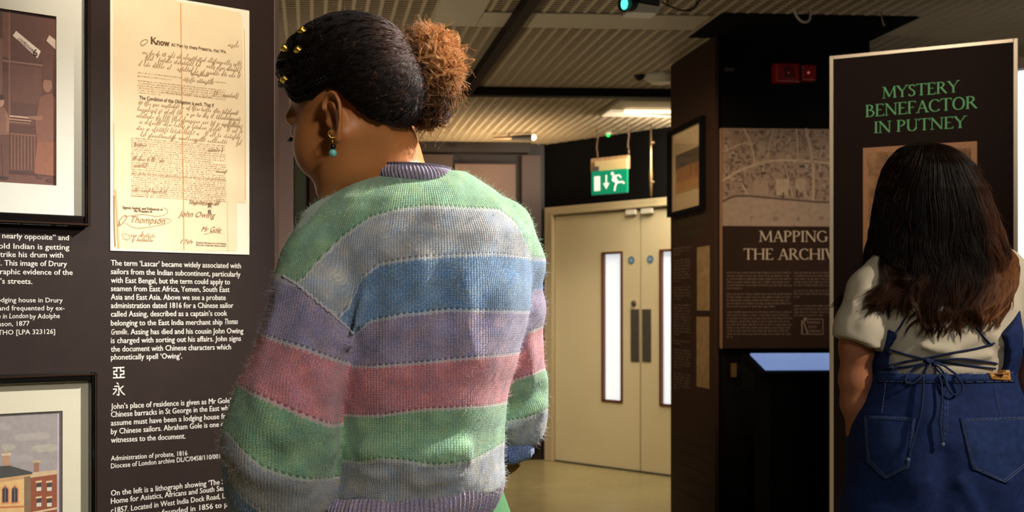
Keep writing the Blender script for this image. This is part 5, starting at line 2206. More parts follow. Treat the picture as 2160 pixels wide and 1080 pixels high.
ARML = [(W(700, 492, 1.79), .050), (W(676, 560, 1.77), .060), (W(662, 640, 1.75), .064), (W(646, 720, 1.74), .066), (W(612, 830, 1.73), .0745), (W(590, 930, 1.73), .086), (W(588, 1010, 1.76), .083), (W(575, 1085, 1.85), .066), (W(566, 1110, 1.95), .050), (W(560, 1108, 2.02), .036)]
ARMR = [(W(1060, 480, 1.82), .048), (W(1088, 560, 1.84), .044), (W(1090, 650, 1.86), .041), (W(1083, 740, 1.88), .047), (W(1086, 815, 1.90), .051), (W(1091, 862, 1.91), .0475), (W(1086, 893, 1.92), .044), (W(1074, 908, 1.93), .034)]
CUFFR = [(W(1107, 951, 1.90), .0155), (W(1080, 955, 1.905), .0175), (W(1062, 960, 1.915), .015)]

folds1 = [  # (start, end, width, height): soft ridges and hollows in the knit
    (W(775, 575, 1.68), W(742, 730, 1.69), .013, .010), (W(800, 560, 1.68), W(770, 740, 1.68), .014, -.007),
    (W(885, 560, 1.68), W(905, 760, 1.68), .020, .004), (W(930, 600, 1.68), W(925, 770, 1.68), .020, -.004),
    (W(990, 620, 1.68), W(1000, 760, 1.68), .018, .004), (W(700, 950, 1.68), W(830, 660, 1.68), .022, .005),
    (W(960, 800, 1.69), W(880, 960, 1.69), .022, .005), (W(1045, 860, 1.70), W(1050, 960, 1.70), .016, .004),
    (W(760, 1000, 1.69), W(880, 985, 1.69), .016, .007), (W(880, 985, 1.69), W(1040, 965, 1.69), .014, .006),
    (W(725, 990, 1.69), W(845, 986, 1.69), .010, -.0065), (W(880, 988, 1.69), W(1035, 990, 1.69), .010, -.0065),
    (W(740, 955, 1.69), W(860, 958, 1.69), .016, .007), (W(900, 958, 1.69), W(1050, 935, 1.69), .016, .008), (W(880, 1018, 1.69), W(1000, 990, 1.69), .012, .007),
    (W(540, 830, 1.66), W(600, 930, 1.64), .018, .006), (W(620, 850, 1.65), W(690, 900, 1.66), .020, .006), (W(560, 960, 1.64), W(680, 960, 1.66), .022, -.006),
    (W(530, 985, 1.66), W(640, 1020, 1.67), .018, .007), (W(585, 620, 1.70), W(560, 760, 1.69), .014, .004),
    (W(1110, 690, 1.83), W(1120, 790, 1.84), .012, .005), (W(1140, 820, 1.86), W(1080, 860, 1.85), .012, -.005), (W(1140, 860, 1.87), W(1075, 895, 1.86), .014, .006), (W(700, 610, 1.69), W(640, 700, 1.69), .016, .004)]


def torso1(P):
    return loft_sdf(P, zs1, cx1, cy1, a1, b1, 2.35)


def arml(P):
    return chain(P, ARML, .02)


def armr(P):
    return chain(P, ARMR, .02)


def sweater_sdf(P):
    t = torso1(P)
    d = smin(t, arml(P), .016)
    d = smin(d, armr(P), .010)
    near = np.abs(d) < .04
    if near.any():
        Q = P[near]
        dd = np.zeros(len(Q), np.float32)
        for a, b, w_, h_ in folds1:
            s_ = segdist(Q, a, b)
            dd += 1.45 * h_ * np.exp(-(s_ / w_) ** 2)
        # slow unevenness of a hand-knit garment
        dd += .0012 * np.sin(Q[:, 2] * 61 + Q[:, 0] * 23) + .001 * np.sin(Q[:, 0] * 83 - Q[:, 2] * 30)
        d = d.copy()
        d[near] -= dd
    zc = TZ(1048)
    d = np.maximum(d, np.where(P[..., 0] > TX(655), (zc + .10 * (P[..., 0] - TX(860)) * 1.2) - P[..., 2], -1))
    return d


person = empty('person', (TX(860), 1.84, 0))
tag(person, 'person in a pastel striped knitted sweater with a curly bun, reading a panel', 'person')

v, f = nets(sweater_sdf, np.arange(TX(440), TX(1175), .0042), np.arange(1.58, 2.10, .0042), np.arange(TZ(1150), TZ(340), .0042))
v = smooth_mesh(v, f, 2, .5)
tL, tR, tT = arml(v), armr(v), torso1(v)
X, Z_ = v[:, 0], v[:, 2]


def zline(pts, d):
    pts = sorted(pts)
    xs_ = A_([TX(p[0], d) for p in pts])
    z_ = A_([TZ(p[1], d) for p in pts])
    return lambda x: np.interp(x, xs_, z_)


seam = zline([(560, 575), (590, 580), (625, 600), (660, 628), (700, 662), (735, 695), (765, 722)], 1.68)
isL = (tL < tT + .004) & (Z_ < seam(X)) & (X < TX(790, 1.68))
isR = (tR < tT) & (Z_ < TZ(612)) & (X > TX(1050))
front = v[:, 1] > 1.86
isL |= (tL < tT) & front & (Z_ < TZ(640)) & (X < TX(760))


def stripe(x, z, lines):
    B = np.stack([ln(x) for ln in lines])            # decreasing z
    st = np.zeros(len(x))
    st = np.where(z > B[0], np.clip(1 - (z - B[0]) / .09, 0, 1), st)
    for k in range(len(lines) - 1):
        hi, lo = B[k], B[k + 1]
        m = (z <= hi) & (z > lo)
        st = np.where(m, k + 1 + (hi - z) / np.maximum(hi - lo, 1e-4), st)
    st = np.where(z <= B[-1], len(lines) + np.clip((B[-1] - z) / .09, 0, .99), st)
    return st


dT, dL, dR = 1.69, 1.67, 1.86
lines_t = [zline([(560, 640), (620, 600), (640, 590), (662, 560), (720, 500), (780, 458), (840, 441), (900, 433), (980, 437), (1060, 439), (1100, 468), (1135, 540)], dT),
           zline([(700, 690), (735, 650), (762, 588), (800, 558), (860, 548), (950, 540), (1050, 535), (1140, 540)], dT),
           zline([(735, 725), (757, 700), (780, 679), (850, 665), (950, 655), (1120, 660)], dT),
           zline([(690, 772), (780, 775), (880, 767), (1000, 755), (1100, 750)], dT),
           zline([(680, 883), (800, 879), (900, 863), (1070, 860)], dT),
           zline([(680, 980), (760, 978), (800, 968), (850, 970), (920, 982), (1000, 975), (1065, 950)], dT),
           zline([(650, 1110), (1100, 1110)], dT)]
lines_l = [zline([(540, 705), (560, 712), (640, 735), (735, 772)], dL), zline([(500, 818), (560, 838), (640, 874), (712, 905)], dL), zline([(480, 915), (510, 945), (560, 985), (620, 1005), (690, 1022)], dL),
           zline([(470, 975), (480, 1015), (505, 1050), (540, 1078), (600, 1110)], dL), zline([(470, 1180), (700, 1190)], dL)]
lines_r = [zline([(1060, 715), (1105, 702), (1145, 690)], dR), zline([(1060, 808), (1100, 795), (1145, 780)], dR), zline([(1060, 890), (1110, 882), (1155, 866)], dR), zline([(1060, 1050), (1150, 1050)], dR)]
st = stripe(X, Z_, lines_t)
stL = stripe(X, Z_, lines_l)
stR = stripe(X, Z_, lines_r)
yb = 1.70


def arc(v, cx, cy):
    sx = np.sign(v[:, 0] - cx)
    return (v[:, 0] - cx) + np.clip((v[:, 0] - cx) / .09, -1, 1) * np.maximum(v[:, 1] - yb, 0)


def arm_uv(v, CH):
    best = np.full(len(v), 9.0)
    s_out = np.zeros(len(v))
    a_out = np.zeros(len(v))
    acc = 0
    for (a, ra), (b, rb) in zip(CH[:-1], CH[1:]):
        ab = b - a
        L_ = np.linalg.norm(ab)
        t = np.clip(((v - a) @ ab) / (L_ * L_), 0, 1)
        c = a + t[:, None] * ab
        r_ = v - c
        dd = np.linalg.norm(r_, axis=1) - (ra + (rb - ra) * t)
        m = dd < best
        best = np.where(m, dd, best)
        s_out = np.where(m, acc + t * L_, s_out)
        a_out = np.where(m, np.arctan2(r_[:, 0], -r_[:, 1]), a_out)
        acc += L_
    return a_out * .07, -s_out


kx = arc(v, float(np.mean(cx1)), 0)
kz = Z_.copy()
kxl, kzl = arm_uv(v, ARML)
kxr, kzr = arm_uv(v, ARMR)
# courses of the sleeves run parallel to their bands
kzl, kzr = -stL * .085, -stR * .075


def pieces(mask):
    fm = mask[f].sum(1) >= 2
    return fm


fL, fR = pieces(isL), pieces(isR) & ~pieces(isL)
vv_, ff_, at_ = submesh(v, f, ~(fL | fR), {'st': st, 'kx': kx, 'kz': kz})
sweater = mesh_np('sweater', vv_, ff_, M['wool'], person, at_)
sweater['label'] = 'chunky knitted sweater in green, grey, blue, lilac and pink bands'
for fm, s_, a_, b_ in ((fL, stL, kxl, kzl), (fR, stR, kxr, kzr)):
    vv_, ff_, at_ = submesh(v, f, fm, {'st': s_, 'kx': a_, 'kz': b_})
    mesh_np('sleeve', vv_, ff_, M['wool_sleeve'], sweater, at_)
# seam cord where the left sleeve is set in
sv = v[isL]
cord = []
for u in np.linspace(592, 744, 32):
    x_ = TX(u, 1.68)
    z_ = float(seam(x_))
    lo, hi = 1.55, 1.85
    # march along y to the surface
    ys_ = np.linspace(1.56, 1.82, 120)
    P_ = np.stack([np.full(120, x_), ys_, np.full(120, z_)], -1).astype(np.float32)
    dd = sweater_sdf(P_)
    k_ = np.argmax(dd < 0)
    if dd[k_] < 0:
        cord.append((x_, ys_[k_] - .0005, z_ + .0022 * math.sin(u * 1.9)))
MB().tube(cord, .0024, 6).build('seam_cord', M['wool_rib'], sweater, smooth=True)


def rib_band(name, ring_fn, n_ang, n_rows, rib_n, depth, mat, parent, thick=.006):
    """ribbed band: ring_fn(angle, t) -> outer point, outward normal"""
    V_, kx_, kz_ = [], [], []
    for j in range(n_rows + 1):
        t = j / n_rows
        for i in range(n_ang):
            a = 2 * math.pi * i / n_ang
            p, nn = ring_fn(a, t)
            rb_ = math.cos(a * rib_n)
            bulge = math.sin(math.pi * min(max(t, .02), .98)) ** .5
            V_.append(p + nn * (depth * rb_ + thick * (bulge - 1)))
            kx_.append(a * .16)
            kz_.append(t * .05)
    F_ = [(j * n_ang + i, j * n_ang + (i + 1) % n_ang, (j + 1) * n_ang + (i + 1) % n_ang, (j + 1) * n_ang + i) for j in range(n_rows) for i in range(n_ang)]
    V_ = A_(V_)
    return mesh_np(name, V_, A_(F_), mat, parent, {'st': np.full(len(V_), .5), 'kx': A_(kx_), 'kz': A_(kz_)})


# collar: ring tilted down towards the front
cc = A_([TX(878, 1.78), 1.803, TZ(374, 1.745)])


def collar_ring(a, t):
    x = math.sin(a)
    y = -math.cos(a)                      # a = 0 at the back, towards the camera
    rx, ry = .0705 - .008 * t, .064 - .010 * t
    zt_ = -.002 + .026 * t
    p = cc + A_([x * rx - .006 * t, y * ry, zt_ - .040 * max(y + .15, 0) - .003 * x])
    nn = A_([x * .9, y * .9, .25])
    return p, nn / np.linalg.norm(nn)


rib_band('collar', collar_ring, 520, 12, 66, .0012, M['wool_rib'], sweater, .010)
# inner lip of the collar
rib_band('collar_lip', lambda a, t: (collar_ring(a, 1.0)[0] * (1 - t) + (cc + A_([math.sin(a) * .046, -math.cos(a) * .043, .010 - .040 * max(.15 - math.cos(a), 0)])) * t, A_([math.sin(a), -math.cos(a), 0])), 260, 4, 66, .0006, M['wool_rib'], sweater, .001)


def hem_edge(x):
    return np.interp(x, [TX(640), TX(680), TX(750), TX(850), TX(900), TX(980), TX(1050), TX(1090)], [TZ(1066), TZ(1060), TZ(1050), TZ(1045), TZ(1034), TZ(1004), TZ(988), TZ(980)])


def hem_ring(a, t):
    cx_, cy_ = TX(864), 1.83
    x, y = math.sin(a), -math.cos(a)
    rx = .148 + .012 * math.sin(math.pi * min(t * 1.1, 1)) * .4 - .003 * t
    ry = .136 + .012 * math.sin(math.pi * min(t * 1.1, 1)) * .4 - .004 * t
    nn_ = (abs(x) ** 2.4 + abs(y) ** 2.4) ** (-1 / 2.4)
    X_ = cx_ + x * nn_ * rx
    z_ = float(hem_edge(X_)) + .012 - t * .072 - (.02 if False else 0)
    return A_([X_, cy_ + y * nn_ * ry, z_]), A_([x, y, 0.0])


rib_band('hem_band', hem_ring, 1040, 16, 130, .0013, M['wool_rib'], sweater, .008)

# right cuff
vc, fc = nets(lambda P: smin(chain(P, CUFFR, .01), cap(P, W(1100, 945, 1.90), W(1070, 946, 1.92), .014), .008) + .0009 * np.sin(P[..., 0] * 900), np.arange(TX(1030), TX(1140, 1.95), .0025), np.arange(1.86, 1.98, .0025), np.arange(TZ(1000), TZ(915), .0025))
mesh_np('cuff', vc, fc, M['wool_cuff'], sweater, {'st': np.full(len(vc), .5), 'kx': vc[:, 0], 'kz': vc[:, 2]})

# wool fuzz standing off the surface
nf = 26000
fi = rng.integers(0, len(f), nf)
q_ = f[fi]
wgt = rng.random((nf, 2, 1))
pa = v[q_[:, 0]] * (1 - wgt[:, 0]) + v[q_[:, 1]] * wgt[:, 0]
pb = v[q_[:, 3]] * (1 - wgt[:, 0]) + v[q_[:, 2]] * wgt[:, 0]
p0 = pa * (1 - wgt[:, 1]) + pb * wgt[:, 1]
nrm_ = np.cross(v[q_[:, 1]] - v[q_[:, 0]], v[q_[:, 3]] - v[q_[:, 0]])
nrm_ /= np.linalg.norm(nrm_, axis=1, keepdims=True) + 1e-9
cen = p0 + nrm_ * .01
flip = sweater_sdf(cen.astype(np.float32)) < 0
nrm_[flip] *= -1
ln = rng.uniform(.003, .009, (nf, 1))
dr = nrm_ * .75 + rng.normal(size=(nf, 3)) * .75
dr /= np.linalg.norm(dr, axis=1, keepdims=True)
sd = rng.normal(size=(nf, 3)) * .5
T5 = np.linspace(0, 1, 5)[None, :, None]
PF = p0[:, None] + dr[:, None] * ln[:, None] * T5 + sd[:, None] * ln[:, None] * T5 ** 2 * .6
fz_ = strands('wool_fuzz', PF, .00014, M['wool_fibre'], sweater, .5)
fz_['kind'] = 'stuff'
pal_t = A_([lin(c)[:3] for c in (GREEN, GREY, BLUE, PURPLE, PINK, GREEN, GREY, PURPLE)])
pal_s = A_([lin(c)[:3] for c in (PURPLE, PINK, GREEN, GREY, BLUE, BLUE, BLUE, BLUE)])
vi = q_[:, 0]
ct = pal_t[np.clip(st[vi].astype(int), 0, 7)]
ct = np.where(isL[vi][:, None], pal_s[np.clip(stL[vi].astype(int), 0, 7)], ct)
ct = np.where(isR[vi][:, None], pal_s[np.clip(stR[vi].astype(int), 0, 7)], ct)
ct = ct * .6 + .34
strand_colour(fz_, np.concatenate([np.repeat(ct, 5, 0), np.ones((nf * 5, 1))], 1))

# ---- body: head, neck, trunk, arms, hands and legs in one skin
nb_ = W(852, 420, 1.835)
HIPX, HIPY = TX(866, 1.83), 1.85


def body1(P):
    d = head_sdf(HF.loc(P), HF.s)
    neck = chain(P, [(HF.w(-.018, 0, -.030), .056), (W(780, 275, 1.82), .052), (W(808, 325, 1.825), .052), (W(836, 395, 1.83), .056)], .03)
    d = smin(d, neck, .022)
    d = smin(d, cap(P, W(845, 430, 1.83), W(740, 455, 1.82), .040, .030), .03)
    d = smin(d, cap(P, W(875, 430, 1.83), W(1010, 465, 1.84), .040, .030), .03)
    # trunk under the wool
    m = P[..., 2] < TZ(330)
    if m.any():
        Q = P[m]
        t = loft_sdf(Q, zs1, cx1, cy1 + .005, a1 * .80, b1 * .78, 2.2)
        t = smin(t, ell(Q, (HIPX, HIPY, .92), (.142, .122, .14)), .05)
        for sx, fy in ((-1, .02), (1, -.01)):
            t = smin(t, chain(Q, [(A_([HIPX + sx * .085, HIPY, .88]), .085), (A_([HIPX + sx * .095, HIPY + fy, .50]), .056), (A_([HIPX + sx * .10, HIPY + fy - .01, .34]), .054), (A_([HIPX + sx * .10, HIPY + fy - .02, .09]), .036)], .03), .03)
            t = smin(t, chain(Q, [(A_([HIPX + sx * .10, HIPY + fy - .03, .055]), .034), (A_([HIPX + sx * .11, HIPY + fy + .10, .035]), .026)], .02), .03)
        la = chain(Q, [(p, r_ * .62) for p, r_ in ARML[1:]] + [(W(566, 1094, 2.08), .026)], .02)
        ra = chain(Q, [(p, r_ * .7) for p, r_ in ARMR] + [(W(1066, 962, 1.95), .025), (W(1046, 985, 1.965), .023)], .02)
        t = smin(t, la, .02)
        t = smin(t, ra, .02)
        hl = hand_sdf(Q, W(566, 1094, 2.08), (-.1, .7, .35), (.3, -.2, -.9), .88, .35, 1)
        hr = hand_sdf(Q, W(1044, 990, 1.968), (-.75, .35, -.75), (-.5, -.6, .1), .88, .45, -1)
        t = smin(t, smin(hl, hr, .004), .008)
        d = d.copy()
        d[m] = smin(d[m], t, .02)
    return d


def axis_mix(parts):
    out = []
    for a, b, h in parts:
        n_ = max(int(round((b - a) / h)), 1)
        out += list(a + (b - a) * np.arange(n_) / n_)
    out.append(parts[-1][1])
    return A_(out)


xs_ = axis_mix([(TX(400), TX(585), .006), (TX(585), TX(880), .0023), (TX(880), TX(1140), .005)])
ys_ = axis_mix([(1.66, 1.70, .006), (1.70, 1.96, .0026), (1.96, 2.30, .005)])
zs_ = axis_mix([(-.01, .90, .012), (.90, 1.10, .004), (1.10, TZ(420), .010), (TZ(420), TZ(40), .0023)])
vb, fb = nets(body1, xs_, ys_, zs_)
vb = smooth_mesh(vb, fb, 1, .4)
body = mesh_np('body', vb, fb, M['skin_a'], person)

# eyes, brow and lashes
for sgn_ in (1, -1):
    c = HF.w(.0725, sgn_ * .031, -.004)
    MB().ball(c, .0125, 16, 10).build('eye', material('eye_white', (205, 195, 182), .25), body, smooth=True)
    q = MB()
    for i in range(16):
        l_ = sgn_ * (.020 + .024 * i / 15)
        a = HF.w(.083 - abs(i - 8) * .0004, l_, -.010)
        b = HF.w(.0870, l_ + sgn_ * .003 * (i - 6) / 8, -.014)
        q.tube([a, (a + b) / 2 + HF.U * -.001, b], [.0006, .0005, .0002], 4)
    q.build('eyelashes', M['hair_dark'], body)
    q = MB()
    q.tube([HF.w(.087, sgn_ * .012, .017), HF.w(.086, sgn_ * .028, .022), HF.w(.073, sgn_ * .046, .018)], [.0030, .0034, .0015], 6)
    q.build('eyebrow', M['hair_dark'], body)

# ---- hair
HL = [(-.13, -.074), (-.085, -.072), (-.06, -.064), (-.046, -.046), (-.034, -.006), (-.018, .010), (.004, .008), (.018, .006), (.036, .028), (.046, .048), (.057, .080), (.10, .104)]
hlx, hlu = A_([p[0] for p in HL]), A_([p[1] for p in HL])
BUN = HF.w(-.150, .012, .012)
BUN = W(886, 150, 1.80)


def hair_vol(Q):
    d = ell(Q, (-.012, 0, .032), (.101, .080, .098))
    d = smin(d, ell(Q, (-.052, 0, .000), (.058, .060, .062)), .03)
    d = smin(d, ell(Q, (.012, 0, .092), (.066, .062, .038)), .03)
    return d


def hair_cap(P):
    Q = HF.loc(P)
    cut = (np.interp(Q[..., 0], hlx, hlu) - Q[..., 2])
    cut = cut + np.where(np.abs(Q[..., 1]) < .03, 0, 0)
    vol = hair_vol(Q) + .0009 * np.sin(Q[..., 2] * 520 + Q[..., 0] * 130) * np.clip((Q[..., 0] + .12) * 8, 0, 1)
    return smax(vol * HF.s, cut * .8, .012)


vh, fh = nets(hair_cap, np.arange(TX(560), TX(900), .0026), np.arange(1.68, 1.99, .003), np.arange(TZ(330), TZ(15), .0026))
vh = smooth_mesh(vh, fh, 1, .5)
hair = mesh_np('hair', vh, fh, M['hair_dark'], person)
hair['label'] = 'dark brown hair pulled back into a loose curly bun with golden brown tips'


def radial(dirs, C, fn, rmax=.2, it=20):
    lo = np.zeros(len(dirs))
    hi = np.full(len(dirs), rmax)
    for _ in range(it):
        mid_ = (lo + hi) / 2
        s_ = fn((C + dirs * mid_[:, None]).astype(np.float32)) < 0
        lo = np.where(s_, mid_, lo)
        hi = np.where(s_, hi, mid_)
    return lo


HC = HF.w(-.014, 0, .030)
nlk, perk, mp = 560, 24, 34
dl_r = rng.normal(size=(nlk * 3, 3))
dl_r[:nlk] = dl_r[:nlk] * .35 + A_([-.55, .75, -.75])          # thicker growth behind the ear and at the nape
dl_r /= np.linalg.norm(dl_r, axis=1, keepdims=True)
dl_r = dl_r[rng.permutation(len(dl_r))]
dr0 = dl_r @ A_([HF.F, HF.L, HF.U])
q_ = HF.loc((HC + dr0 * radial(dr0, HC, lambda P: hair_vol(HF.loc(P)), .25, 12)[:, None]).astype(np.float32))
ok = (q_[:, 2] > np.interp(q_[:, 0], hlx, hlu) + .002)
dl_r = dl_r[ok][:nlk]
nlk = len(dl_r)
lk = np.repeat(np.arange(nlk), perk)
jit_ = rng.normal(0, .030, (nlk * perk, 3))
dl_r = dl_r[lk] + jit_
dl_r /= np.linalg.norm(dl_r, axis=1, keepdims=True)
ns = len(dl_r)
dw = dl_r @ A_([HF.F, HF.L, HF.U])
db = BUN + A_([-.02, 0, 0]) - HC
db /= np.linalg.norm(db)
om = np.arccos(np.clip(dw @ db, -.999, .999))
T_ = np.linspace(0, 1, mp)[None, :] * (rng.uniform(.7, 1, (nlk, 1))[lk] + rng.normal(0, .02, (ns, 1)))
sl_ = (np.sin((1 - T_) * om[:, None])[..., None] * dw[:, None] + np.sin(T_ * om[:, None])[..., None] * db) / np.sin(om)[:, None, None]
ph = rng.uniform(0, 6.28, (nlk, 1))[lk] + rng.normal(0, .25, (ns, 1))
side_ = np.cross(dw, db)
side_ /= np.linalg.norm(side_, axis=1, keepdims=True) + 1e-9
sl_ = sl_ + side_[:, None] * (.021 * np.sin(T_ * om[:, None] * 20 + ph))[..., None]
sl_ /= np.linalg.norm(sl_, axis=2, keepdims=True)
rr_ = radial(sl_.reshape(-1, 3), HC, lambda P: hair_vol(HF.loc(P)), .25, 14).reshape(ns, mp)
lift = np.clip(.0052 - (np.linalg.norm(jit_, axis=1, keepdims=True) / .05) ** 2 * .0035, .0003, 1) + .0016 * np.sin(T_ * om[:, None] * 20 + ph + 1.2)
PS = HC + sl_ * (rr_ + lift)[..., None]
ql = HF.loc(PS.reshape(-1, 3).astype(np.float32)).reshape(ns, mp, 3)
low = ql[..., 2] < np.interp(ql[..., 0], hlx, hlu) + .004
ql[..., 2] = np.where(low, np.interp(ql[..., 0], hlx, hlu) + .004 + rng.uniform(0, .006, (ns, 1)), ql[..., 2])
Pw = HF.c + HF.s * (np.where(ql[..., :1] > 0, ql[..., :1] * HF.front, ql[..., :1]) * HF.F + ql[..., 1:2] * HF.L + ql[..., 2:3] * HF.U)
dn = Pw - HC
dn /= np.linalg.norm(dn, axis=2, keepdims=True)
r2 = radial(dn.reshape(-1, 3), HC, lambda P: hair_vol(HF.loc(P)), .25, 12).reshape(ns, mp)
PS = np.where(low[..., None], HC + dn * (r2 + .0014)[..., None], PS)
good = low.mean(1) < .95
h_ = strands('hair_strands', PS[good], .00028, M['hair_tip'], hair, .6)
h_['kind'] = 'stuff'
ng = int(good.sum())
dk = A_(lin((26, 16, 12))[:3])
br = A_(lin((98, 58, 34))[:3])
warm = np.clip((PS[good][..., 0] - TX(770)) / .06, 0, 1) * np.clip((PS[good][..., 2] - TZ(200)) / .08, 0, 1)  # brown light on the upper back painted into the strands
cl_ = dk + (br - dk) * (warm * .55)[..., None] + rng.uniform(-.002, .006, (ng, 1, 1))
strand_colour(h_, np.concatenate([np.clip(cl_, 0, 1), np.ones((ng, mp, 1))], 2).reshape(-1, 4))

# flyaways on the crown
nfw = 420
ii = rng.integers(0, ng, nfw)
jj = rng.integers(3, mp - 3, nfw)
g = PS[good]
b0_ = g[ii, jj]
dd_ = g[ii, jj + 2] - b0_
dd_ /= np.linalg.norm(dd_, axis=1, keepdims=True)
oo_ = b0_ - HC
oo_ /= np.linalg.norm(oo_, axis=1, keepdims=True)
Lf = rng.uniform(.006, .022, (nfw, 1, 1))
t8 = np.linspace(0, 1, 9)[None, :, None]
PFw = b0_[:, None] + (dd_[:, None] * .5 + oo_[:, None] * .7) * Lf * t8 + vnoise(9, nfw, .004, rng) * t8
h_ = strands('flyaway_strands', PFw, .00022, M['hair_tip'], hair, .4)
h_['kind'] = 'stuff'
strand_colour(h_, np.tile(A_([*lin((86, 52, 30))[:3], 1]), (nfw * 9, 1)))

# braids at the front: three-strand plaits laid over the cap
braid_paths = [
    [(.064, .032, .102), (.057, .048, .084), (.048, .064, .052), (.030, .078, .030), (.004, .086, .024), (-.026, .086, .020)],
    [(.082, .012, .086), (.072, .042, .072), (.050, .066, .056), (.022, .080, .046), (-.010, .087, .046)],
    [(.078, .000, .100), (.068, .034, .090), (.046, .062, .074), (.018, .078, .062), (-.014, .086, .058)],
    [(.062, -.004, .116), (.058, .030, .106), (.040, .058, .092), (.012, .074, .080), (-.020, .082, .072)],
    [(.066, -.024, .110), (.068, -.002, .106), (.066, .026, .094), (.056, .050, .074), (.042, .070, .046), (.016, .082, .036)],
    [(.056, -.020, .124), (.046, .016, .122), (.028, .044, .112), (.002, .062, .102)],
    [(.055, .048, .084), (.050, .062, .056), (.038, .072, .024), (.016, .082, .014)],
]
for bi, path in enumerate(braid_paths):
    pts = catmull(path, 12)
    W_ = [HF.w(*p) for p in pts]
    dirs = A_([p - HC for p in W_])
    dirs /= np.linalg.norm(dirs, axis=1, keepdims=True)
    rad = radial(dirs, HC, lambda P: hair_vol(HF.loc(P)), .25, 16)
    C_ = HC + dirs * (rad + .0030)[:, None]
    Tn = np.gradient(C_, axis=0)
    Tn /= np.linalg.norm(Tn, axis=1, keepdims=True)
    Bn = np.cross(Tn, dirs)
    sarc = np.concatenate([[0], np.cumsum(np.linalg.norm(np.diff(C_, axis=0), axis=1))])
    # resample finely
    sf = np.arange(0, sarc[-1], .0012)
    def rs(a): return np.stack([np.interp(sf, sarc, a[:, k_]) for k_ in range(3)], -1)
    C_, Bn, Dn = rs(C_), rs(Bn), rs(dirs)
    q = MB()
    for k_ in range(3):
        phs = sf / .018 * 2 * math.pi + k_ * 2 * math.pi / 3
        P3 = C_ + Bn * (np.sin(phs) * .0034)[:, None] + Dn * (np.sin(2 * phs) * .0021)[:, None]
        q.tube(list(P3), list(.0029 * np.interp(sf, [0, .01, sf[-1] - .015, sf[-1]], [.5, 1, 1, .5])), 6)
    q.build('braid', M['hair_dark'], hair, smooth=True)

for (bu, bv) in ((601, 102), (629, 106), (601, 168), (638, 66)):
    ys_ = np.linspace(1.62, 1.95, 300)
    Qh = np.stack([(bu - CX) / F_PX * ys_, ys_, EYE - (bv - CY) / F_PX * ys_], -1).astype(np.float32)
    dd = hair_vol(HF.loc(Qh)) * HF.s - .0045
    k_ = int(np.argmax(dd < 0)) if (dd < 0).any() else int(np.argmin(dd))
    c = Qh[k_].astype(float)
    t_ = A_([.72, .30, -.55])
    t_ /= np.linalg.norm(t_)
    MB().tube([c - t_ * .0058, c - t_ * .0045, c + t_ * .0045, c + t_ * .0058], [.0052, .0064, .0064, .0052], 14).build('hair_bead', M['gold'], hair, smooth=False)

# bun: dark core and dyed curls, golden towards the right and top
def bun_core(P):
    d = ell(P, BUN + A_([-.004, 0, -.004]), (.040, .038, .043))
    d = smin(d, ell(P, W(846, 205, 1.80), (.040, .040, .046)), .03)
    d = smin(d, cap(P, W(810, 170, 1.81), BUN, .045, .035), .02)
    return d + .0022 * np.sin(P[..., 0] * 260) * np.sin(P[..., 1] * 240) * np.sin(P[..., 2] * 250)


vbn, fbn = nets(bun_core, np.arange(TX(740), TX(990), .003), np.arange(1.70, 1.90, .003), np.arange(TZ(300), TZ(70), .003))
bun = mesh_np('bun', vbn, fbn, M['hair_dark'], hair)


def curls(nc, centre, rad, seed, amp=(.003, .007), outw=.0, length=(.05, .11), mc=30):
    r_ = np.random.default_rng(seed)
    d0 = r_.normal(size=(nc, 3))
    d0 /= np.linalg.norm(d0, axis=1, keepdims=True)
    ax_ = np.cross(d0, r_.normal(size=(nc, 3)))
    ax_ /= np.linalg.norm(ax_, axis=1, keepdims=True)
    t = np.linspace(0, 1, mc)[None, :]
    L_ = r_.uniform(*length, (nc, 1))
    R_ = A_(rad)
    ang = t * L_ / float(R_.mean())
    dirs = d0[:, None] * np.cos(ang)[..., None] + ax_[:, None] * np.sin(ang)[..., None]
    shell = r_.uniform(.86, 1.10, (nc, 1)) + outw * t ** 2 * r_.uniform(.1, 1, (nc, 1))
    P = centre + dirs * R_ * shell[..., None]
    fr_ = r_.uniform(70, 150, (nc, 1))
    ph_ = r_.uniform(0, 6.28, (nc, 1))
    am = r_.uniform(*amp, (nc, 1))
    b_ = np.cross(dirs, np.broadcast_to(ax_[:, None], dirs.shape))
    P = P + dirs * (am * np.sin(t * fr_ * L_ * 2.4 + ph_))[..., None] + ax_[:, None] * (am * np.cos(t * fr_ * L_ * 2.4 + ph_))[..., None]
    P = P + vnoise(mc, nc, .004, r_)
    return P


gold = A_(lin((200, 146, 92))[:3])
mid_b = A_(lin((100, 66, 42))[:3])
allP, allC = [], []


def ringlets(nc, per, centre, rad_, seed, length, amp, outw):
    P = curls(nc, centre, rad_, seed, amp, outw, length, 44)
    P = np.repeat(P, per, 0)
    r_ = np.random.default_rng(seed + 50)
    P = P + r_.normal(0, .0011, (len(P), 1, 3)) + vnoise(44, len(P), .0011, r_)
    return P


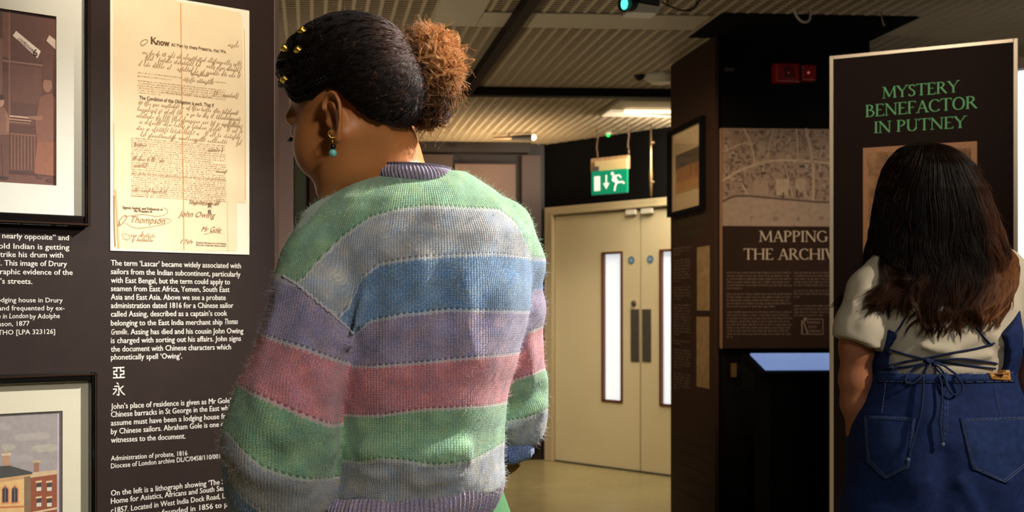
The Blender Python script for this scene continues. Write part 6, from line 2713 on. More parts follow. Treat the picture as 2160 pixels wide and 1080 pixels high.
for nc, per, c_, rad_, sd_, outw, am_ in ((250, 6, BUN + A_([.010, 0, .010]), (.049, .044, .052), 1, .14, (.002, .0055)), (100, 6, W(906, 205, 1.80), (.034, .034, .044), 2, .14, (.002, .0055)),
                                          (110, 6, W(852, 200, 1.785), (.042, .044, .050), 3, .05, (.001, .004)), (150, 3, BUN + A_([.008, 0, .004]), (.054, .050, .057), 4, .34, (.003, .007)),
                                          (90, 5, W(832, 140, 1.785), (.034, .04, .040), 6, .10, (.001, .004))):
    P = ringlets(nc, per, c_, rad_, sd_, (.05, .14), (am_[0] * 1.1, am_[1] * 1.15), outw)
    gx = np.clip((P[..., 0] - TX(822, 1.80)) / .060, 0, 1)  # dyed gold and backlight both go into the curl colour
    gz = np.clip((P[..., 2] - TZ(290, 1.86)) / .10, .30, 1)
    jit = np.repeat(rng.normal(0, .16, (nc, 1)), per, 0)
    g_ = np.clip(gx * gz * 1.05 + jit, 0, 1)
    c3 = np.where(g_[..., None] < .5, dk + (mid_b - dk) * (g_[..., None] * 2), mid_b + (gold - mid_b) * ((g_[..., None] - .5) * 2))
    allP.append(P)
    allC.append(c3)
P = np.concatenate(allP)
C3 = np.concatenate(allC)
h_ = strands('bun_curls', P, .00032, M['hair_tip'], bun, .55)
h_['kind'] = 'stuff'
strand_colour(h_, np.concatenate([np.clip(C3, 0, 1), np.ones((*C3.shape[:2], 1))], 2).reshape(-1, 4))
# loose coils springing off the bun and the nape
coils = []
r_ = np.random.default_rng(8)
for i in range(190):
    a = r_.uniform(-1.7, 1.9)
    base = BUN + A_([math.cos(a) * .055, r_.uniform(-.03, .03), math.sin(a) * .060])
    if i > 150:
        base = W(r_.uniform(850, 925), r_.uniform(235, 265), 1.79)
        a = r_.uniform(-1.9, -.4)
    out_d = A_([math.cos(a), r_.uniform(-.3, .3), math.sin(a)])
    tg = A_([-math.sin(a), 0, math.cos(a)]) * r_.choice([-1, 1])
    t = np.linspace(0, 1, 30)
    L_ = r_.uniform(.010, .034)
    rad_ = r_.uniform(.0015, .005)
    turns = r_.uniform(.8, 2.6)
    P_ = base + out_d * (L_ * t)[:, None] + tg * (rad_ * np.sin(t * turns * 6.28) * (0.4 + t))[:, None] + A_([0, 1, 0]) * (rad_ * np.cos(t * turns * 6.28))[:, None] + A_([0, 0, -1]) * (L_ * .35 * t ** 2)[:, None]
    coils.append(P_)
cw = catmull([W(925, 105, 1.86), W(955, 92, 1.86), W(985, 98, 1.86), W(1003, 108, 1.86), W(1000, 103, 1.86)], 8)
cw = A_(cw)
cw = np.stack([np.interp(np.linspace(0, 1, 30), np.linspace(0, 1, len(cw)), cw[:, k_]) for k_ in range(3)], -1)
coils.append(cw)
CO = A_(coils)
h_ = strands('loose_coils', CO, .00036, M['hair_tip'], bun, .5)
h_['kind'] = 'stuff'
strand_colour(h_, np.tile(A_([*lin((150, 92, 46))[:3], 1]), (CO.shape[0] * 30, 1)))

# ---- earring
eb = W(702, 282, 1.725)
lob = HF.w(-.020, .080, -.066)
eb = A_([TX(701, lob[1]), lob[1] - .004, lob[2]])
er = part_empty('earring', person)
er['label'] = 'drop earring with a black bead above a turquoise bead'
sc_e = 1.0 / F_PX * eb[1]
q = MB()
q.tube(catmull([eb + A_([.000, .003, .010]), eb + A_([-.006, -.002, .004]), eb + A_([-.002, -.003, -.003]), eb + A_([.006, 0, -.002]), eb + A_([.004, .002, .006])], 5), .0008, 6)
q.tube([eb + A_([0, -.002, -.004]), eb + A_([.001, -.002, -.016])], .0007, 6)
q.build('ear_wire', M['gold'], er, smooth=True)
MB().ball(eb + A_([.001, -.002, -.0175]), .0048, 14, 10).build('black_bead', M['black_bead'], er, smooth=True)
MB().ball(eb + A_([.001, -.002, -.0265]), .0060, 16, 12).build('turquoise_bead', M['turquoise'], er, smooth=True)

# ---- trousers and shoes
def trousers1(P):
    d = ell(P, (HIPX, HIPY, .94), (.156, .136, .15))
    for sx, fy in ((-1, .02), (1, -.01)):
        d = smin(d, chain(P, [(A_([HIPX + sx * .085, HIPY, .88]), .098), (A_([HIPX + sx * .095, HIPY + fy, .50]), .082), (A_([HIPX + sx * .10, HIPY + fy - .01, .12]), .078)], .03), .03)
    return smax(smax(d, P[..., 2] - 1.05, .004), .07 - P[..., 2], .004) + .002 * np.sin(P[..., 2] * 50 + P[..., 0] * 60)


vt, ft = nets(trousers1, np.arange(HIPX - .22, HIPX + .22, .008), np.arange(HIPY - .18, HIPY + .18, .008), np.arange(.04, 1.08, .01))
mesh_np('trousers', vt, ft, M['green_cloth'], person)


def shoe(x, y, yaw, par):
    def s_(P):
        Q = P - A_([x, y, 0], dtype=np.float32)
        d = chain(Q, [(A_([0, -.04, .045]), .036), (A_([0, .05, .040]), .036), (A_([0, .15, .030]), .028)], .02)
        d = smin(d, cap(Q, (0, -.03, .05), (0, -.035, .09), .036), .02)
        return smax(d, .014 - Q[..., 2], .002)
    v_, f_ = nets(s_, np.arange(x - .06, x + .06, .006), np.arange(y - .10, y + .20, .006), np.arange(0, .14, .006))
    sh_ = mesh_np('shoe', v_, f_, M['shoe'], par)
    MB().hexa([(x - .034, y - .07, 0), (x + .034, y - .07, 0), (x + .03, y + .16, 0), (x - .03, y + .16, 0), (x - .034, y - .07, .015), (x + .034, y - .07, .015), (x + .03, y + .16, .015), (x - .03, y + .16, .015)]).build('sole', M['sole'], sh_, bevel=.006)


shoe(HIPX - .10, HIPY - .01, 0, person)
shoe(HIPX + .10, HIPY - .04, 0, person)
# ------------------------------------------------------------------ second visitor
M['tee'] = material('cream_cotton', (196, 187, 168), .85, noise=.05, noise_scale=12, bump=.25, bump_scale=900)


def denim_material(name, c):
    m = material(name, c, .8, noise=.28, noise_scale=70, spec=.2)
    n, l = nodes_of(m)
    tc = n.new('ShaderNodeTexCoord')
    w = n.new('ShaderNodeTexWave')
    w.wave_type = 'BANDS'
    w.bands_direction = 'DIAGONAL'
    w.inputs['Scale'].default_value = 260
    w.inputs['Distortion'].default_value = 2
    l.new(tc.outputs['Object'], w.inputs['Vector'])
    bp = n.new('ShaderNodeBump')
    bp.inputs['Strength'].default_value = .35
    bp.inputs['Distance'].default_value = .001
    l.new(w.outputs['Fac'], bp.inputs['Height'])
    l.new(bp.outputs['Normal'], n['Principled BSDF'].inputs['Normal'])
    return m


M['denim'] = denim_material('dark_denim', (24, 43, 92))
M['denim_pocket'] = denim_material('pocket_denim', (30, 51, 100))
M['cord'] = denim_material('denim_cord', (34, 46, 82))
M['thread'] = material('faded_thread', (92, 104, 132), .8)
M['leather'] = material('tan_leather', (190, 136, 66), .6, noise=.1, noise_scale=120)
M['hair_brown'] = material('dark_brown_hair_base', (10, 6, 4), .7, spec=.1)
M['hair_long'] = hair_material('long_brown_hair', (40, 22, 14), .42, .16, vcol=True)

DD = 2.50
P2 = lambda u, v, d=DD: W(u, v, d)
X2 = lambda u, d=DD: (u - CX) / F_PX * d
Z2 = lambda v, d=DD: EYE - (v - CY) / F_PX * d
UC = 1995.0
rows2 = [(500, 1940, 2045, 2.53, .055), (522, 1898, 2092, 2.53, .075), (548, 1862, 2128, 2.53, .090), (590, 1838, 2152, 2.53, .105), (650, 1838, 2152, 2.53, .116), (720, 1848, 2142, 2.53, .112), (772, 1858, 2132, 2.53, .106), (800, 1862, 2126, 2.53, .094), (840, 1835, 2155, 2.53, .12)]
zs2 = A_([Z2(r[0]) for r in rows2])[::-1]
xl2, xr2 = A_([X2(r[1]) for r in rows2])[::-1], A_([X2(r[2]) for r in rows2])[::-1]
a2_, cx2_ = (xr2 - xl2) / 2, (xr2 + xl2) / 2
cy2_, b2_ = A_([r[3] for r in rows2])[::-1], A_([r[4] for r in rows2])[::-1]
rowsd = [(640, 1842, 2148, 2.53, .124), (700, 1842, 2154, 2.53, .136), (750, 1850, 2148, 2.53, .134), (790, 1852, 2142, 2.53, .124), (830, 1832, 2158, 2.53, .132), (870, 1816, 2174, 2.53, .146), (930, 1812, 2180, 2.53, .156), (1000, 1806, 2186, 2.53, .158), (1080, 1800, 2192, 2.53, .150), (1140, 1798, 2194, 2.53, .142)]
zsd = A_([Z2(r[0]) for r in rowsd])[::-1]
xld, xrd = A_([X2(r[1]) for r in rowsd])[::-1], A_([X2(r[2]) for r in rowsd])[::-1]
ad, cxd = (xrd - xld) / 2, (xrd + xld) / 2
cyd, bd = A_([r[3] for r in rowsd])[::-1], A_([r[4] for r in rowsd])[::-1]


def mir(u):
    return 2 * UC - u


def sleeve_pts(s):
    f_ = (lambda u: u) if s < 0 else mir
    return [(P2(f_(1880), 566, 2.53), .048), (P2(f_(1840), 615, 2.52), .052), (P2(f_(1815), 690, 2.51), .053), (P2(f_(1803), 748, 2.51), .053)]


folds2 = [(P2(1905, 600, 2.42), P2(1950, 700, 2.42), .012, .006), (P2(1885, 620, 2.43), P2(1915, 720, 2.42), .011, -.006), (P2(2080, 600, 2.42), P2(2030, 690, 2.42), .012, .006), (P2(2050, 665, 2.42), P2(2110, 725, 2.43), .012, .007),
          (P2(1900, 700, 2.42), P2(1980, 690, 2.42), .012, .005), (P2(1900, 725, 2.42), P2(2010, 742, 2.42), .010, .007), (P2(2000, 740, 2.42), P2(2080, 705, 2.42), .010, .006), (P2(1885, 750, 2.42), P2(1950, 762, 2.42), .009, .005),
          (P2(2010, 757, 2.42), P2(2090, 750, 2.42), .009, .005), (P2(1880, 760, 2.43), P2(2100, 776, 2.42), .007, -.006), (P2(1800, 640, 2.48), P2(1835, 730, 2.47), .012, .005), (P2(1845, 600, 2.47), P2(1870, 690, 2.44), .012, -.006),
          (P2(1830, 610, 2.46), P2(1800, 690, 2.46), .012, -.004), (P2(1960, 690, 2.42), P2(1990, 660, 2.42), .014, .005), (P2(2130, 590, 2.44), P2(2118, 650, 2.44), .012, .004)]


def fold_disp(Q, folds):
    dd = np.zeros(len(Q), np.float32)
    for a, b, w_, h_ in folds:
        dd += 1.5 * h_ * np.exp(-(segdist(Q, a, b) / w_) ** 2)
    return dd


def tee_sdf(P):
    d = loft_sdf(P, zs2, cx2_, cy2_, a2_, b2_, 2.3)
    hemz = P[..., 2] - (Z2(721, 2.5) - .35 * (P[..., 0] - X2(1803)))
    for s in (-1, 1):
        a = chain(P, sleeve_pts(s), .015)
        hz = (Z2(721) - s * -1 * .35 * (P[..., 0] - (X2(1803) if s < 0 else X2(mir(1803))))) if s < 0 else (Z2(721) + .35 * (P[..., 0] - X2(mir(1803))))
        a = smax(a, hz - P[..., 2], .003)
        # hollow sleeve end
        d = smin(d, a, .018)
    near = np.abs(d) < .03
    if near.any():
        d = d.copy()
        d[near] -= fold_disp(P[near], folds2)
    return d


person2 = empty('person', (X2(1990), 2.53, 0))
tag(person2, 'person with long dark wavy hair in cream T-shirt and laced denim dungarees', 'person')
v2, f2_q = nets(tee_sdf, np.arange(X2(1735), X2(2250), .0042), np.arange(2.38, 2.68, .005), np.arange(Z2(845), Z2(490), .0042))
v2 = smooth_mesh(v2, f2_q, 1, .5)
tee = mesh_np('t_shirt', v2, f2_q, M['tee'], person2)
# sleeve hems: a stitched line near the edge
for s in (-1, 1):
    f_ = (lambda u: u) if s < 0 else mir
    pts = []
    for u in np.linspace(1757, 1846, 18):
        vv = 697 + (u - 1757) * .36
        uu = f_(u)
        ys_ = np.linspace(2.40, 2.60, 120)
        Q = np.stack([(uu - CX) / F_PX * ys_, ys_, EYE - (vv - CY) / F_PX * ys_], -1).astype(np.float32)
        dd = tee_sdf(Q)
        k_ = int(np.argmax(dd < 0))
        if dd[k_] < 0:
            pts.append(Q[k_] - A_([0, .0003, 0]))
    if len(pts) > 3:
        MB().tube(pts, .0007, 5).build('hem_stitch', material('cream_thread', (168, 156, 132), .8), tee)


def denim_sdf(P):
    x, y, z = P[..., 0], P[..., 1], P[..., 2]
    d = loft_sdf(P, zsd, cxd, cyd, ad, bd, 2.3)
    # wide legs down to the floor
    cx_ = X2(UC)
    for s in (-1, 1):
        leg = chain(P, [(A_([cx_ + s * .095, 2.53, .80]), .110), (A_([cx_ + s * .105, 2.53, .45]), .105), (A_([cx_ + s * .110, 2.52, .10]), .110)], .03)
        d = smin(d, leg, .035)
    d = smax(d, .06 - z, .004)
    # open back: side panels rise, the middle stops at the waist
    dx = np.abs(x - 1.201)
    panel_edge = np.interp(z, [Z2(790), Z2(770), Z2(740), Z2(720), Z2(700)], [.104, .117, .118, .110, .102])
    top = np.where(y > 2.53, Z2(650), Z2(706) + (dx - .102) * .9)
    mid_cut = z - Z2(788 + 0)
    side_cut = np.maximum(z - top, panel_edge - dx)
    side_cut = np.where(y > 2.55, z - Z2(650), side_cut)
    region = np.minimum(mid_cut, side_cut)
    d = smax(d, region, .003)
    near = np.abs(d) < .02
    if near.any():
        Q = P[near]
        dd = .002 * np.sin(Q[:, 2] * 34 + Q[:, 0] * 41) + .0015 * np.sin(Q[:, 0] * 70 - Q[:, 2] * 15)
        dd += fold_disp(Q, foldsd)
        d = d.copy()
        d[near] -= dd.astype(np.float32)
    return d


foldsd = [(P2(1993, 960, 2.37), P2(1993, 1100, 2.37), .016, -.012), (P2(1960, 1020, 2.37), P2(1900, 1110, 2.38), .014, .006), (P2(2030, 1020, 2.37), P2(2080, 1110, 2.38), .014, .006), (P2(1850, 1010, 2.42), P2(1835, 1110, 2.42), .014, .005),
          (P2(1993, 820, 2.38), P2(1993, 900, 2.37), .03, -.003), (P2(1820, 900, 2.45), P2(1830, 1000, 2.44), .012, .004), (P2(1940, 930, 2.37), P2(1965, 1060, 2.37), .014, -.005)]
xs_ = np.arange(X2(1780), X2(2215), .0042)
zs_ = axis_mix([(.0, .84, .012), (.84, Z2(630), .0042)])
v3, f3 = nets(denim_sdf, xs_, np.arange(2.34, 2.70, .0050), zs_)
v3 = smooth_mesh(v3, f3, 1, .4)
dung = mesh_np('dungarees', v3, f3, M['denim'], person2)


def hit(u, v, fn, y0=2.30, y1=2.62, off=0.0):
    ys_ = np.linspace(y0, y1, 260)
    Q = np.stack([(u - CX) / F_PX * ys_, ys_, EYE - (v - CY) / F_PX * ys_], -1).astype(np.float32)
    dd = fn(Q)
    k_ = int(np.argmax(dd < off))
    if dd[k_] >= off:
        return None
    return Q[k_].astype(float)


def on_path(pts, fn, off=0.0, k=5):
    out = []
    for p in catmull(pts, k):
        h_ = hit(p[0], p[1], fn, off=off)
        if h_ is not None:
            out.append(h_)
    return out


def both(P):
    return np.minimum(denim_sdf(P), tee_sdf(P))


def band_patch(name, rows, fn, off, mat, par, nu=14, thick=.0018):
    """patch sewn on: rows of (v_left, u_left, v_right, u_right) projected on the cloth"""
    V_ = []
    for (vl, ul, vr, ur) in rows:
        for i in range(nu + 1):
            t = i / nu
            h_ = hit(ul + (ur - ul) * t, vl + (vr - vl) * t, fn, off=off)
            if h_ is None:
                h_ = V_[-1].copy() if V_ else W(ul, vl, 2.45)
            V_.append(h_)
    n0 = len(V_)
    V2 = [p + A_([0, thick + off, 0]) for p in V_]
    m_ = len(rows)
    F_ = []
    for j in range(m_ - 1):
        for i in range(nu):
            a = j * (nu + 1) + i
            F_.append((a, a + nu + 1, a + nu + 2, a + 1))
    rim = [j * (nu + 1) for j in range(m_)] + [(m_ - 1) * (nu + 1) + i for i in range(1, nu + 1)] + [j * (nu + 1) + nu for j in range(m_ - 2, -1, -1)] + [i for i in range(nu - 1, 0, -1)]
    for a, b in zip(rim, rim[1:] + rim[:1]):
        F_.append((b, a, a + n0, b + n0))
    return mesh_np(name, A_(V_ + V2), A_(F_), mat, par)


def lerp_rows(L_, R_, n_):
    def samp(pl, t):
        pl = A_(pl, float)
        s_ = np.concatenate([[0], np.cumsum(np.linalg.norm(np.diff(pl, axis=0), axis=1))])
        s_ /= s_[-1]
        return np.interp(t, s_, pl[:, 0]), np.interp(t, s_, pl[:, 1])
    out = []
    for t in np.linspace(0, 1, n_):
        ul, vl = samp(L_, t)
        ur, vr = samp(R_, t)
        out.append((vl, ul, vr, ur))
    return out


A_ = np.asarray
# waistband, pockets
wb = band_patch('waistband', lerp_rows([(1856, 782), (1852, 806)], [(2138, 784), (2142, 806)], 4), denim_sdf, .0035, M['denim_pocket'], dung, 40, .002)
pL = ([(1822, 876), (1824, 930), (1828, 975), (1864, 1011)], [(1931, 880), (1926, 930), (1918, 988), (1866, 1012)])
pR = ([(2025, 882), (2036, 930), (2050, 990), (2122, 1020)], [(2166, 878), (2168, 930), (2166, 985), (2124, 1021)])
for L_, R_ in (pL, pR):
    pk = band_patch('back_pocket', lerp_rows(L_, R_, 16), denim_sdf, .0030, M['denim_pocket'], dung)
    inset = 3.5
    for k_, ins in enumerate((3, 7)):
        cu_, cv_ = np.mean([p[0] for p in L_ + R_]), np.mean([p[1] for p in L_ + R_])
        loop = [(p[0] + np.sign(cu_ - p[0]) * ins * .8, p[1] + np.sign(cv_ - p[1]) * ins * .8) for p in (list(L_) + list(reversed(R_[:-1])))]
        loop.append(loop[0])
        pts = []
        for a, b in zip(loop[:-1], loop[1:]):
            for t in np.linspace(0, 1, 14, endpoint=False):
                h_ = hit(a[0] + (b[0] - a[0]) * t, a[1] + (b[1] - a[1]) * t, denim_sdf, off=.0038)
                if h_ is not None:
                    pts.append(h_)
        q = MB()
        for i in range(0, len(pts) - 1):
            a, b = pts[i], pts[i + 1]
            if np.linalg.norm(b - a) < .05:
                q.tube([a + (b - a) * .1, a + (b - a) * .85], .0006, 4)
        q.build('stitching', M['thread'], pk)['kind'] = 'stuff'
q = MB()
for pts in ([(1868, 808), (1864, 840), (1860, 872)], [(2098, 808), (2104, 840), (2112, 874)], [(1994, 808), (1994, 870), (1993, 930)], [(1999, 808), (1999, 870), (1998, 920)], [(1854, 804), (1930, 806), (2060, 806), (2140, 804)], [(1856, 785), (1930, 787), (2060, 787), (2138, 786)]):
    P_ = on_path(pts, denim_sdf, .0045)
    for i in range(0, len(P_) - 1):
        q.tube([P_[i], P_[i] + (P_[i + 1] - P_[i]) * .7], .0006, 4)
q.build('stitching', M['thread'], dung)['kind'] = 'stuff'
# belt loop, leather patch
band_patch('belt_loop', lerp_rows([(1989, 780), (1989, 812)], [(1999, 780), (1999, 812)], 5), denim_sdf, .0060, M['denim_pocket'], dung, 3, .003)
lp = band_patch('leather_patch', lerp_rows([(2088, 779), (2091, 800)], [(2130, 781), (2133, 803)], 5), denim_sdf, .0065, M['leather'], dung, 10, .002)
q = MB()
for r_i, v0 in enumerate((786, 793)):
    u = 2096.0
    rr_2 = random.Random(4 + r_i)
    while u < 2126:
        a, b = hit(u, v0 + (u - 2096) * .05, denim_sdf, off=.0072), hit(u + 2.0, v0 + 3.5 + (u - 2096) * .05, denim_sdf, off=.0072)
        if a is not None and b is not None:
            q.add([a, (b[0], a[1], a[2]), b, (a[0], b[1], b[2])], [(0, 1, 2, 3)])
        u += 3.2 + rr_2.random()
q.build('embossed_marks', material('dark_tan_mark', (140, 92, 40), .7), lp)['kind'] = 'stuff'

# laces across the open back
lace_paths = [
    [(1914, 664), (1898, 690), (1880, 716), (1870, 738), (1880, 745)], [(2040, 664), (2062, 695), (2085, 722), (2094, 728)],
    [(1870, 736), (1900, 745), (1940, 755), (1975, 760), (2030, 757), (2092, 765), (2104, 768)], [(2098, 724), (2060, 735), (2010, 744), (1965, 753), (1915, 762), (1868, 772)],
    [(1864, 776), (1900, 775), (1945, 768), (1975, 763), (2030, 770), (2100, 778)],
]
laces = part_empty('laces', person2)
laces['label'] = 'dark denim laces crossing the open back and tied in a bow'
for lp_ in lace_paths:
    P_ = on_path(lp_, both, .003)
    MB().tube(P_, .0023, 7).build('lace', M['cord'], laces, smooth=True)
kn = hit(1957, 762, both, off=.006)
MB().ball(kn, .009, 12, 8, (1, .8, .9)).tube([kn + A_([-.008, -.006, .004]), kn + A_([.0, -.009, -.004]), kn + A_([.008, -.006, .004])], .003, 7).build('knot', M['cord'], laces, smooth=True)


def hang(pts, dy=-.010, k=7):
    P_ = []
    for i, p in enumerate(catmull(pts, k)):
        h_ = hit(p[0], p[1], both, off=.003)
        if h_ is None:
            h_ = W(p[0], p[1], 2.38)
        P_.append(h_ + A_([0, dy * math.sin(min(i / 6, 1) * 1.57), 0]))
    y_ = A_([p[1] for p in P_])
    for _ in range(6):
        y_[1:-1] = (y_[:-2] + y_[1:-1] * 2 + y_[2:]) / 4
    for p, yy in zip(P_, y_):
        p[1] = yy
    return P_


for pts in ([(1957, 764), (1940, 768), (1920, 780), (1906, 797), (1908, 808), (1922, 808), (1938, 795), (1950, 775), (1957, 765)], [(1960, 764), (1980, 768), (2005, 785), (2024, 808), (2024, 826), (2008, 832), (1994, 818), (1988, 795), (1980, 778), (1964, 766)],
            [(1957, 766), (1945, 785), (1943, 820), (1938, 870), (1924, 920), (1912, 965)], [(1968, 768), (1980, 800), (1982, 850), (1978, 890), (1983, 932)]):
    MB().tube(hang(pts), .0024, 7).build('bow_cord', M['cord'], laces, smooth=True)
for uu, vv_2 in ((1911, 968), (1984, 936)):
    h_ = hit(uu, vv_2, both, off=.003) + A_([0, -.010, 0])
    MB().ball(h_, .0042, 8, 6, (1, .8, 1.2)).build('cord_end', M['thread'], laces, smooth=True)

# body of the second visitor
HF2 = HeadFrame(P2(1972, 420, 2.565), -4, 8, 0, .94)


def body2(P):
    d = head_sdf(HF2.loc(P), 1.0)
    d = smin(d, chain(P, [(HF2.w(-.02, 0, -.05), .054), (P2(1990, 500, 2.54), .056), (P2(1993, 545, 2.54), .062)], .03), .02)
    m = P[..., 2] < Z2(500)
    if m.any():
        Q = P[m]
        t = loft_sdf(Q, zs2, cx2_, cy2_, a2_ * .82, b2_ * .76, 2.2)
        t = smin(t, loft_sdf(Q, zsd, cxd, cyd, ad * .80, bd * .66, 2.2), .03)
        cx_ = X2(UC)
        for s in (-1, 1):
            f_ = (lambda u: u) if s < 0 else mir
            t = smin(t, chain(Q, [(A_([cx_ + s * .09, 2.53, .82]), .086), (A_([cx_ + s * .10, 2.53, .48]), .056), (A_([cx_ + s * .105, 2.52, .10]), .038), (A_([cx_ + s * .11, 2.52, .06]), .034), (A_([cx_ + s * .115, 2.64, .035]), .026)], .03), .03)
            arm = chain(Q, [(P2(f_(1880), 570, 2.53), .042), (P2(f_(1830), 640, 2.52), .044), (P2(f_(1808), 730, 2.52), .0345), (P2(f_(1804), 800, 2.53), .0310), (P2(f_(1805), 850, 2.54), .0292), (P2(f_(1816), 910, 2.56), .0270), (P2(f_(1836), 975, 2.60), .0225), (P2(f_(1852), 1010, 2.64), .021)], .02)
            t = smin(t, arm, .012)
            hnd = hand_sdf(Q, P2(f_(1852), 1010, 2.645), (-s * .45, .75, -.75), (-s * .6, -.7, 0), .9, .22, s)
            t = smin(t, hnd, .008)
        d = d.copy()
        d[m] = smin(d[m], t, .02)
    return d


xs_ = axis_mix([(X2(1760), X2(1850), .0036), (X2(1850), X2(2110), .005), (X2(2110), X2(2230), .0036)])
zs_ = axis_mix([(-.01, .80, .012), (.80, Z2(690), .0038), (Z2(690), Z2(290), .006)])
v4, f4 = nets(body2, xs_, np.arange(2.34, 2.86, .0042), zs_)
v4 = smooth_mesh(v4, f4, 1, .4)
bod2 = mesh_np('body', v4, f4, M['skin_b'], person2)
for sg in (1, -1):
    MB().ball(HF2.w(.0725, sg * .031, -.004), .0125, 14, 8).build('eye', material('eye_white_b', (205, 195, 182), .25), bod2, smooth=True)
shoe(X2(UC) - .11, 2.53, 0, person2)
shoe(X2(UC) + .11, 2.53, 0, person2)

# long hair: envelope by height
EV = A_([(294, 1958, 4, .010), (298, 1960, 26, .040), (306, 1964, 46, .058), (322, 1970, 68, .078), (350, 1977, 88, .094), (400, 1984, 104, .108), (450, 1990, 117, .114), (500, 1994, 126, .118), (550, 1996, 137, .124), (600, 1984, 130, .132), (640, 1968, 122, .136), (690, 1952, 110, .138), (730, 1948, 100, .138)], float)


def env(v, phi, r=1.0):
    u = np.interp(v, EV[:, 0], EV[:, 1]) + np.interp(v, EV[:, 0], EV[:, 2]) * np.sin(phi) * r
    y = 2.545 - np.interp(v, EV[:, 0], EV[:, 3]) * np.cos(phi) * r
    return u, y


nz, npz = 60, 36
V_, F_ = [], []
for j in range(nz):
    v_ = 298 + (610 - 298) * (j / (nz - 1))
    for i in range(npz):
        ph_ = -math.pi * .72 + math.pi * 1.44 * i / (npz - 1)
        u_, y_ = env(v_, ph_, .93 + .012 * math.sin(i * 2.2 + j * .1))
        x_ = (u_ - CX) / F_PX * 2.5
        V_.append((x_, y_, EYE - (v_ - CY) / F_PX * 2.5))
for j in range(nz - 1):
    for i in range(npz - 1):
        a = j * npz + i
        F_.append((a, a + npz, a + npz + 1, a + 1))
h2 = mesh_np('hair', A_(V_, dtype=float), A_(F_), M['hair_brown'], person2)
sm = h2.modifiers.new('thickness', 'SOLIDIFY')
sm.thickness = .012
sm.offset = -1
h2['label'] = 'long dark brown wavy hair with paler tips and a painted lit right side'
r_ = np.random.default_rng(21)
nl_, per = 330, 34
lock_phi = r_.uniform(-math.pi * .68, math.pi * .68, nl_)
lock_len = r_.uniform(590, 690, nl_) + 22 * np.cos(lock_phi * 1.2)
lock_len = np.where(lock_phi < -.6, r_.uniform(634, 668, nl_), lock_len)
lock_r = r_.uniform(.94, 1.05, nl_)
lock_w = r_.uniform(.05, .13, nl_)
wf = r_.uniform(.020, .034, nl_)
wp = r_.uniform(0, 6.28, nl_)
wa = r_.uniform(4.0, 12.0, nl_)
curlx = r_.normal(0, 9, nl_)
# the left-hand tips sweep outwards
curlx = np.where(lock_phi < -.7, -r_.uniform(0, 1, nl_) ** 2 * 52, curlx)
curlx = np.where(lock_phi > .8, curlx + r_.uniform(-16, 12, nl_), curlx)
lid = np.repeat(np.arange(nl_), per)
n_s = len(lid)
mp2 = 46
t = np.linspace(0, 1, mp2)[None, :] ** .9
js = r_.normal(0, 1, (n_s, 1))
js2 = r_.normal(0, 1, (n_s, 1))
endv = lock_len[lid][:, None] + r_.normal(0, 6, (n_s, 1))
vv2 = 295 + (endv - 295) * t
spread = (1 - .86 * t ** 4) * lock_w[lid][:, None]
phi = lock_phi[lid][:, None] * (.55 + .45 * np.clip(t * 3.2, 0, 1)) + js * spread * .8
amp = np.clip((vv2 - 400) / 200, 0, 1.2) * wa[lid][:, None]
rad2 = lock_r[lid][:, None] + js2 * .012 * (1 - .4 * t) + .02 * np.sin(vv2 * wf[lid][:, None] * 1.3 + wp[lid][:, None] + 1) * np.clip((vv2 - 380) / 150, 0, 1)
uu2, yy2 = env(vv2, phi, rad2)
uu2 = uu2 + amp * np.sin(vv2 * wf[lid][:, None] * 2 + wp[lid][:, None]) + curlx[lid][:, None] * np.clip((t - .76) / .24, 0, 1) ** 1.6
zz2 = EYE - (vv2 - CY) / F_PX * 2.5
tipup = np.clip((t - .80) / .20, 0, 1) ** 2 * np.abs(curlx[lid][:, None]) * .00034
PL = np.stack([(uu2 - CX) / F_PX * 2.5, yy2, zz2 + tipup], -1)
flat = PL.reshape(-1, 3)
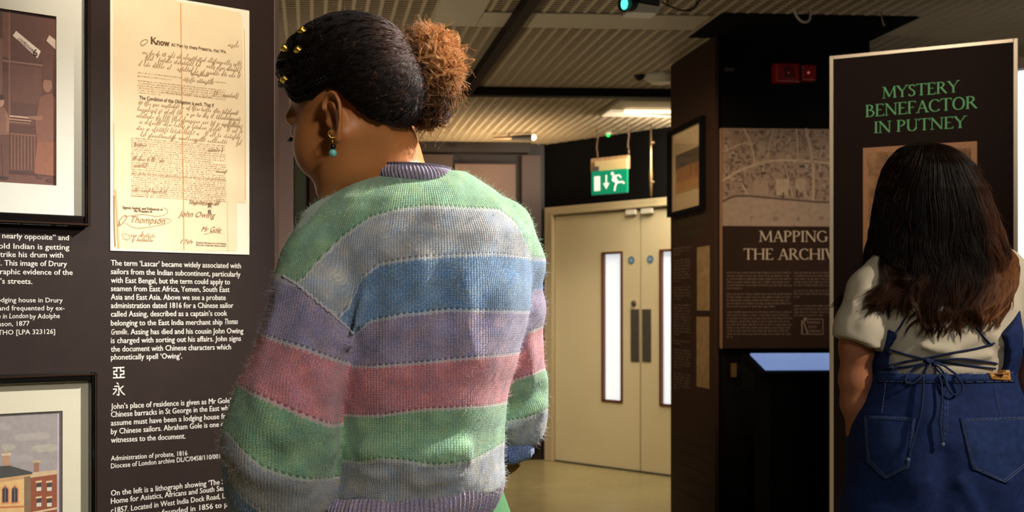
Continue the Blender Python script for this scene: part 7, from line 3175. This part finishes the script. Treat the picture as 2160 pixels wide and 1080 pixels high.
idx_ = np.nonzero((flat[:, 2] < Z2(500)) & (np.abs(np.repeat(lock_phi[lid], mp2)) < 1.30))[0]
for _ in range(5):
    dd = both(flat[idx_].astype(np.float32))
    flat[idx_, 1] -= np.clip(.005 - dd, 0, .03) * 1.25
PL = flat.reshape(PL.shape)
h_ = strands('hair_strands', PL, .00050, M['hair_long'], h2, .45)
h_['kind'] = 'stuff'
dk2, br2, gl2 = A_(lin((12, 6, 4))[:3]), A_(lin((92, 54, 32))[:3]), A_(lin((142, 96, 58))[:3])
tone = np.clip((phi - .25) / .9, 0, 1) * np.clip((vv2 - 330) / 120, .25, 1) * r_.uniform(.3, 1.0, (nl_,))[lid][:, None] + np.clip((t - .75) * 1.0, 0, .18)  # light on the right side put into the strand colour; tips paler
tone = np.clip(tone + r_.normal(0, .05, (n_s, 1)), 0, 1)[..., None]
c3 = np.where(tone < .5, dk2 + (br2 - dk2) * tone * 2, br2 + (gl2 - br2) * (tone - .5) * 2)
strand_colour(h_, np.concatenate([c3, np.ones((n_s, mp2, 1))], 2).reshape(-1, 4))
# fine flyaways
nfl = 260
vv0 = r_.uniform(296, 600, (nfl, 1))
phf = r_.choice([-1, 1], (nfl, 1)) * r_.uniform(.9, 1.7, (nfl, 1))
phf = np.where(vv0 < 330, r_.uniform(-1.5, 1.5, (nfl, 1)), phf)
tt_ = np.linspace(0, 1, 12)[None, :]
vf = vv0 + tt_ * r_.uniform(10, 60, (nfl, 1)) - np.where(vv0 < 320, 10 * np.sin(tt_ * 3), 0)
uf, yf = env(vf, phf + 0 * tt_, 1.02 + .14 * tt_ * r_.uniform(.2, 1, (nfl, 1)))
PFl = np.stack([(uf - CX) / F_PX * 2.5, yf, EYE - (vf - CY) / F_PX * 2.5], -1) + vnoise(12, nfl, .003, r_) * tt_[..., None]
h_ = strands('flyaway_strands', PFl, .00022, M['hair_long'], h2, .4)
h_['kind'] = 'stuff'
strand_colour(h_, np.tile(A_([*lin((110, 70, 40))[:3], 1]), (nfl * 12, 1)))
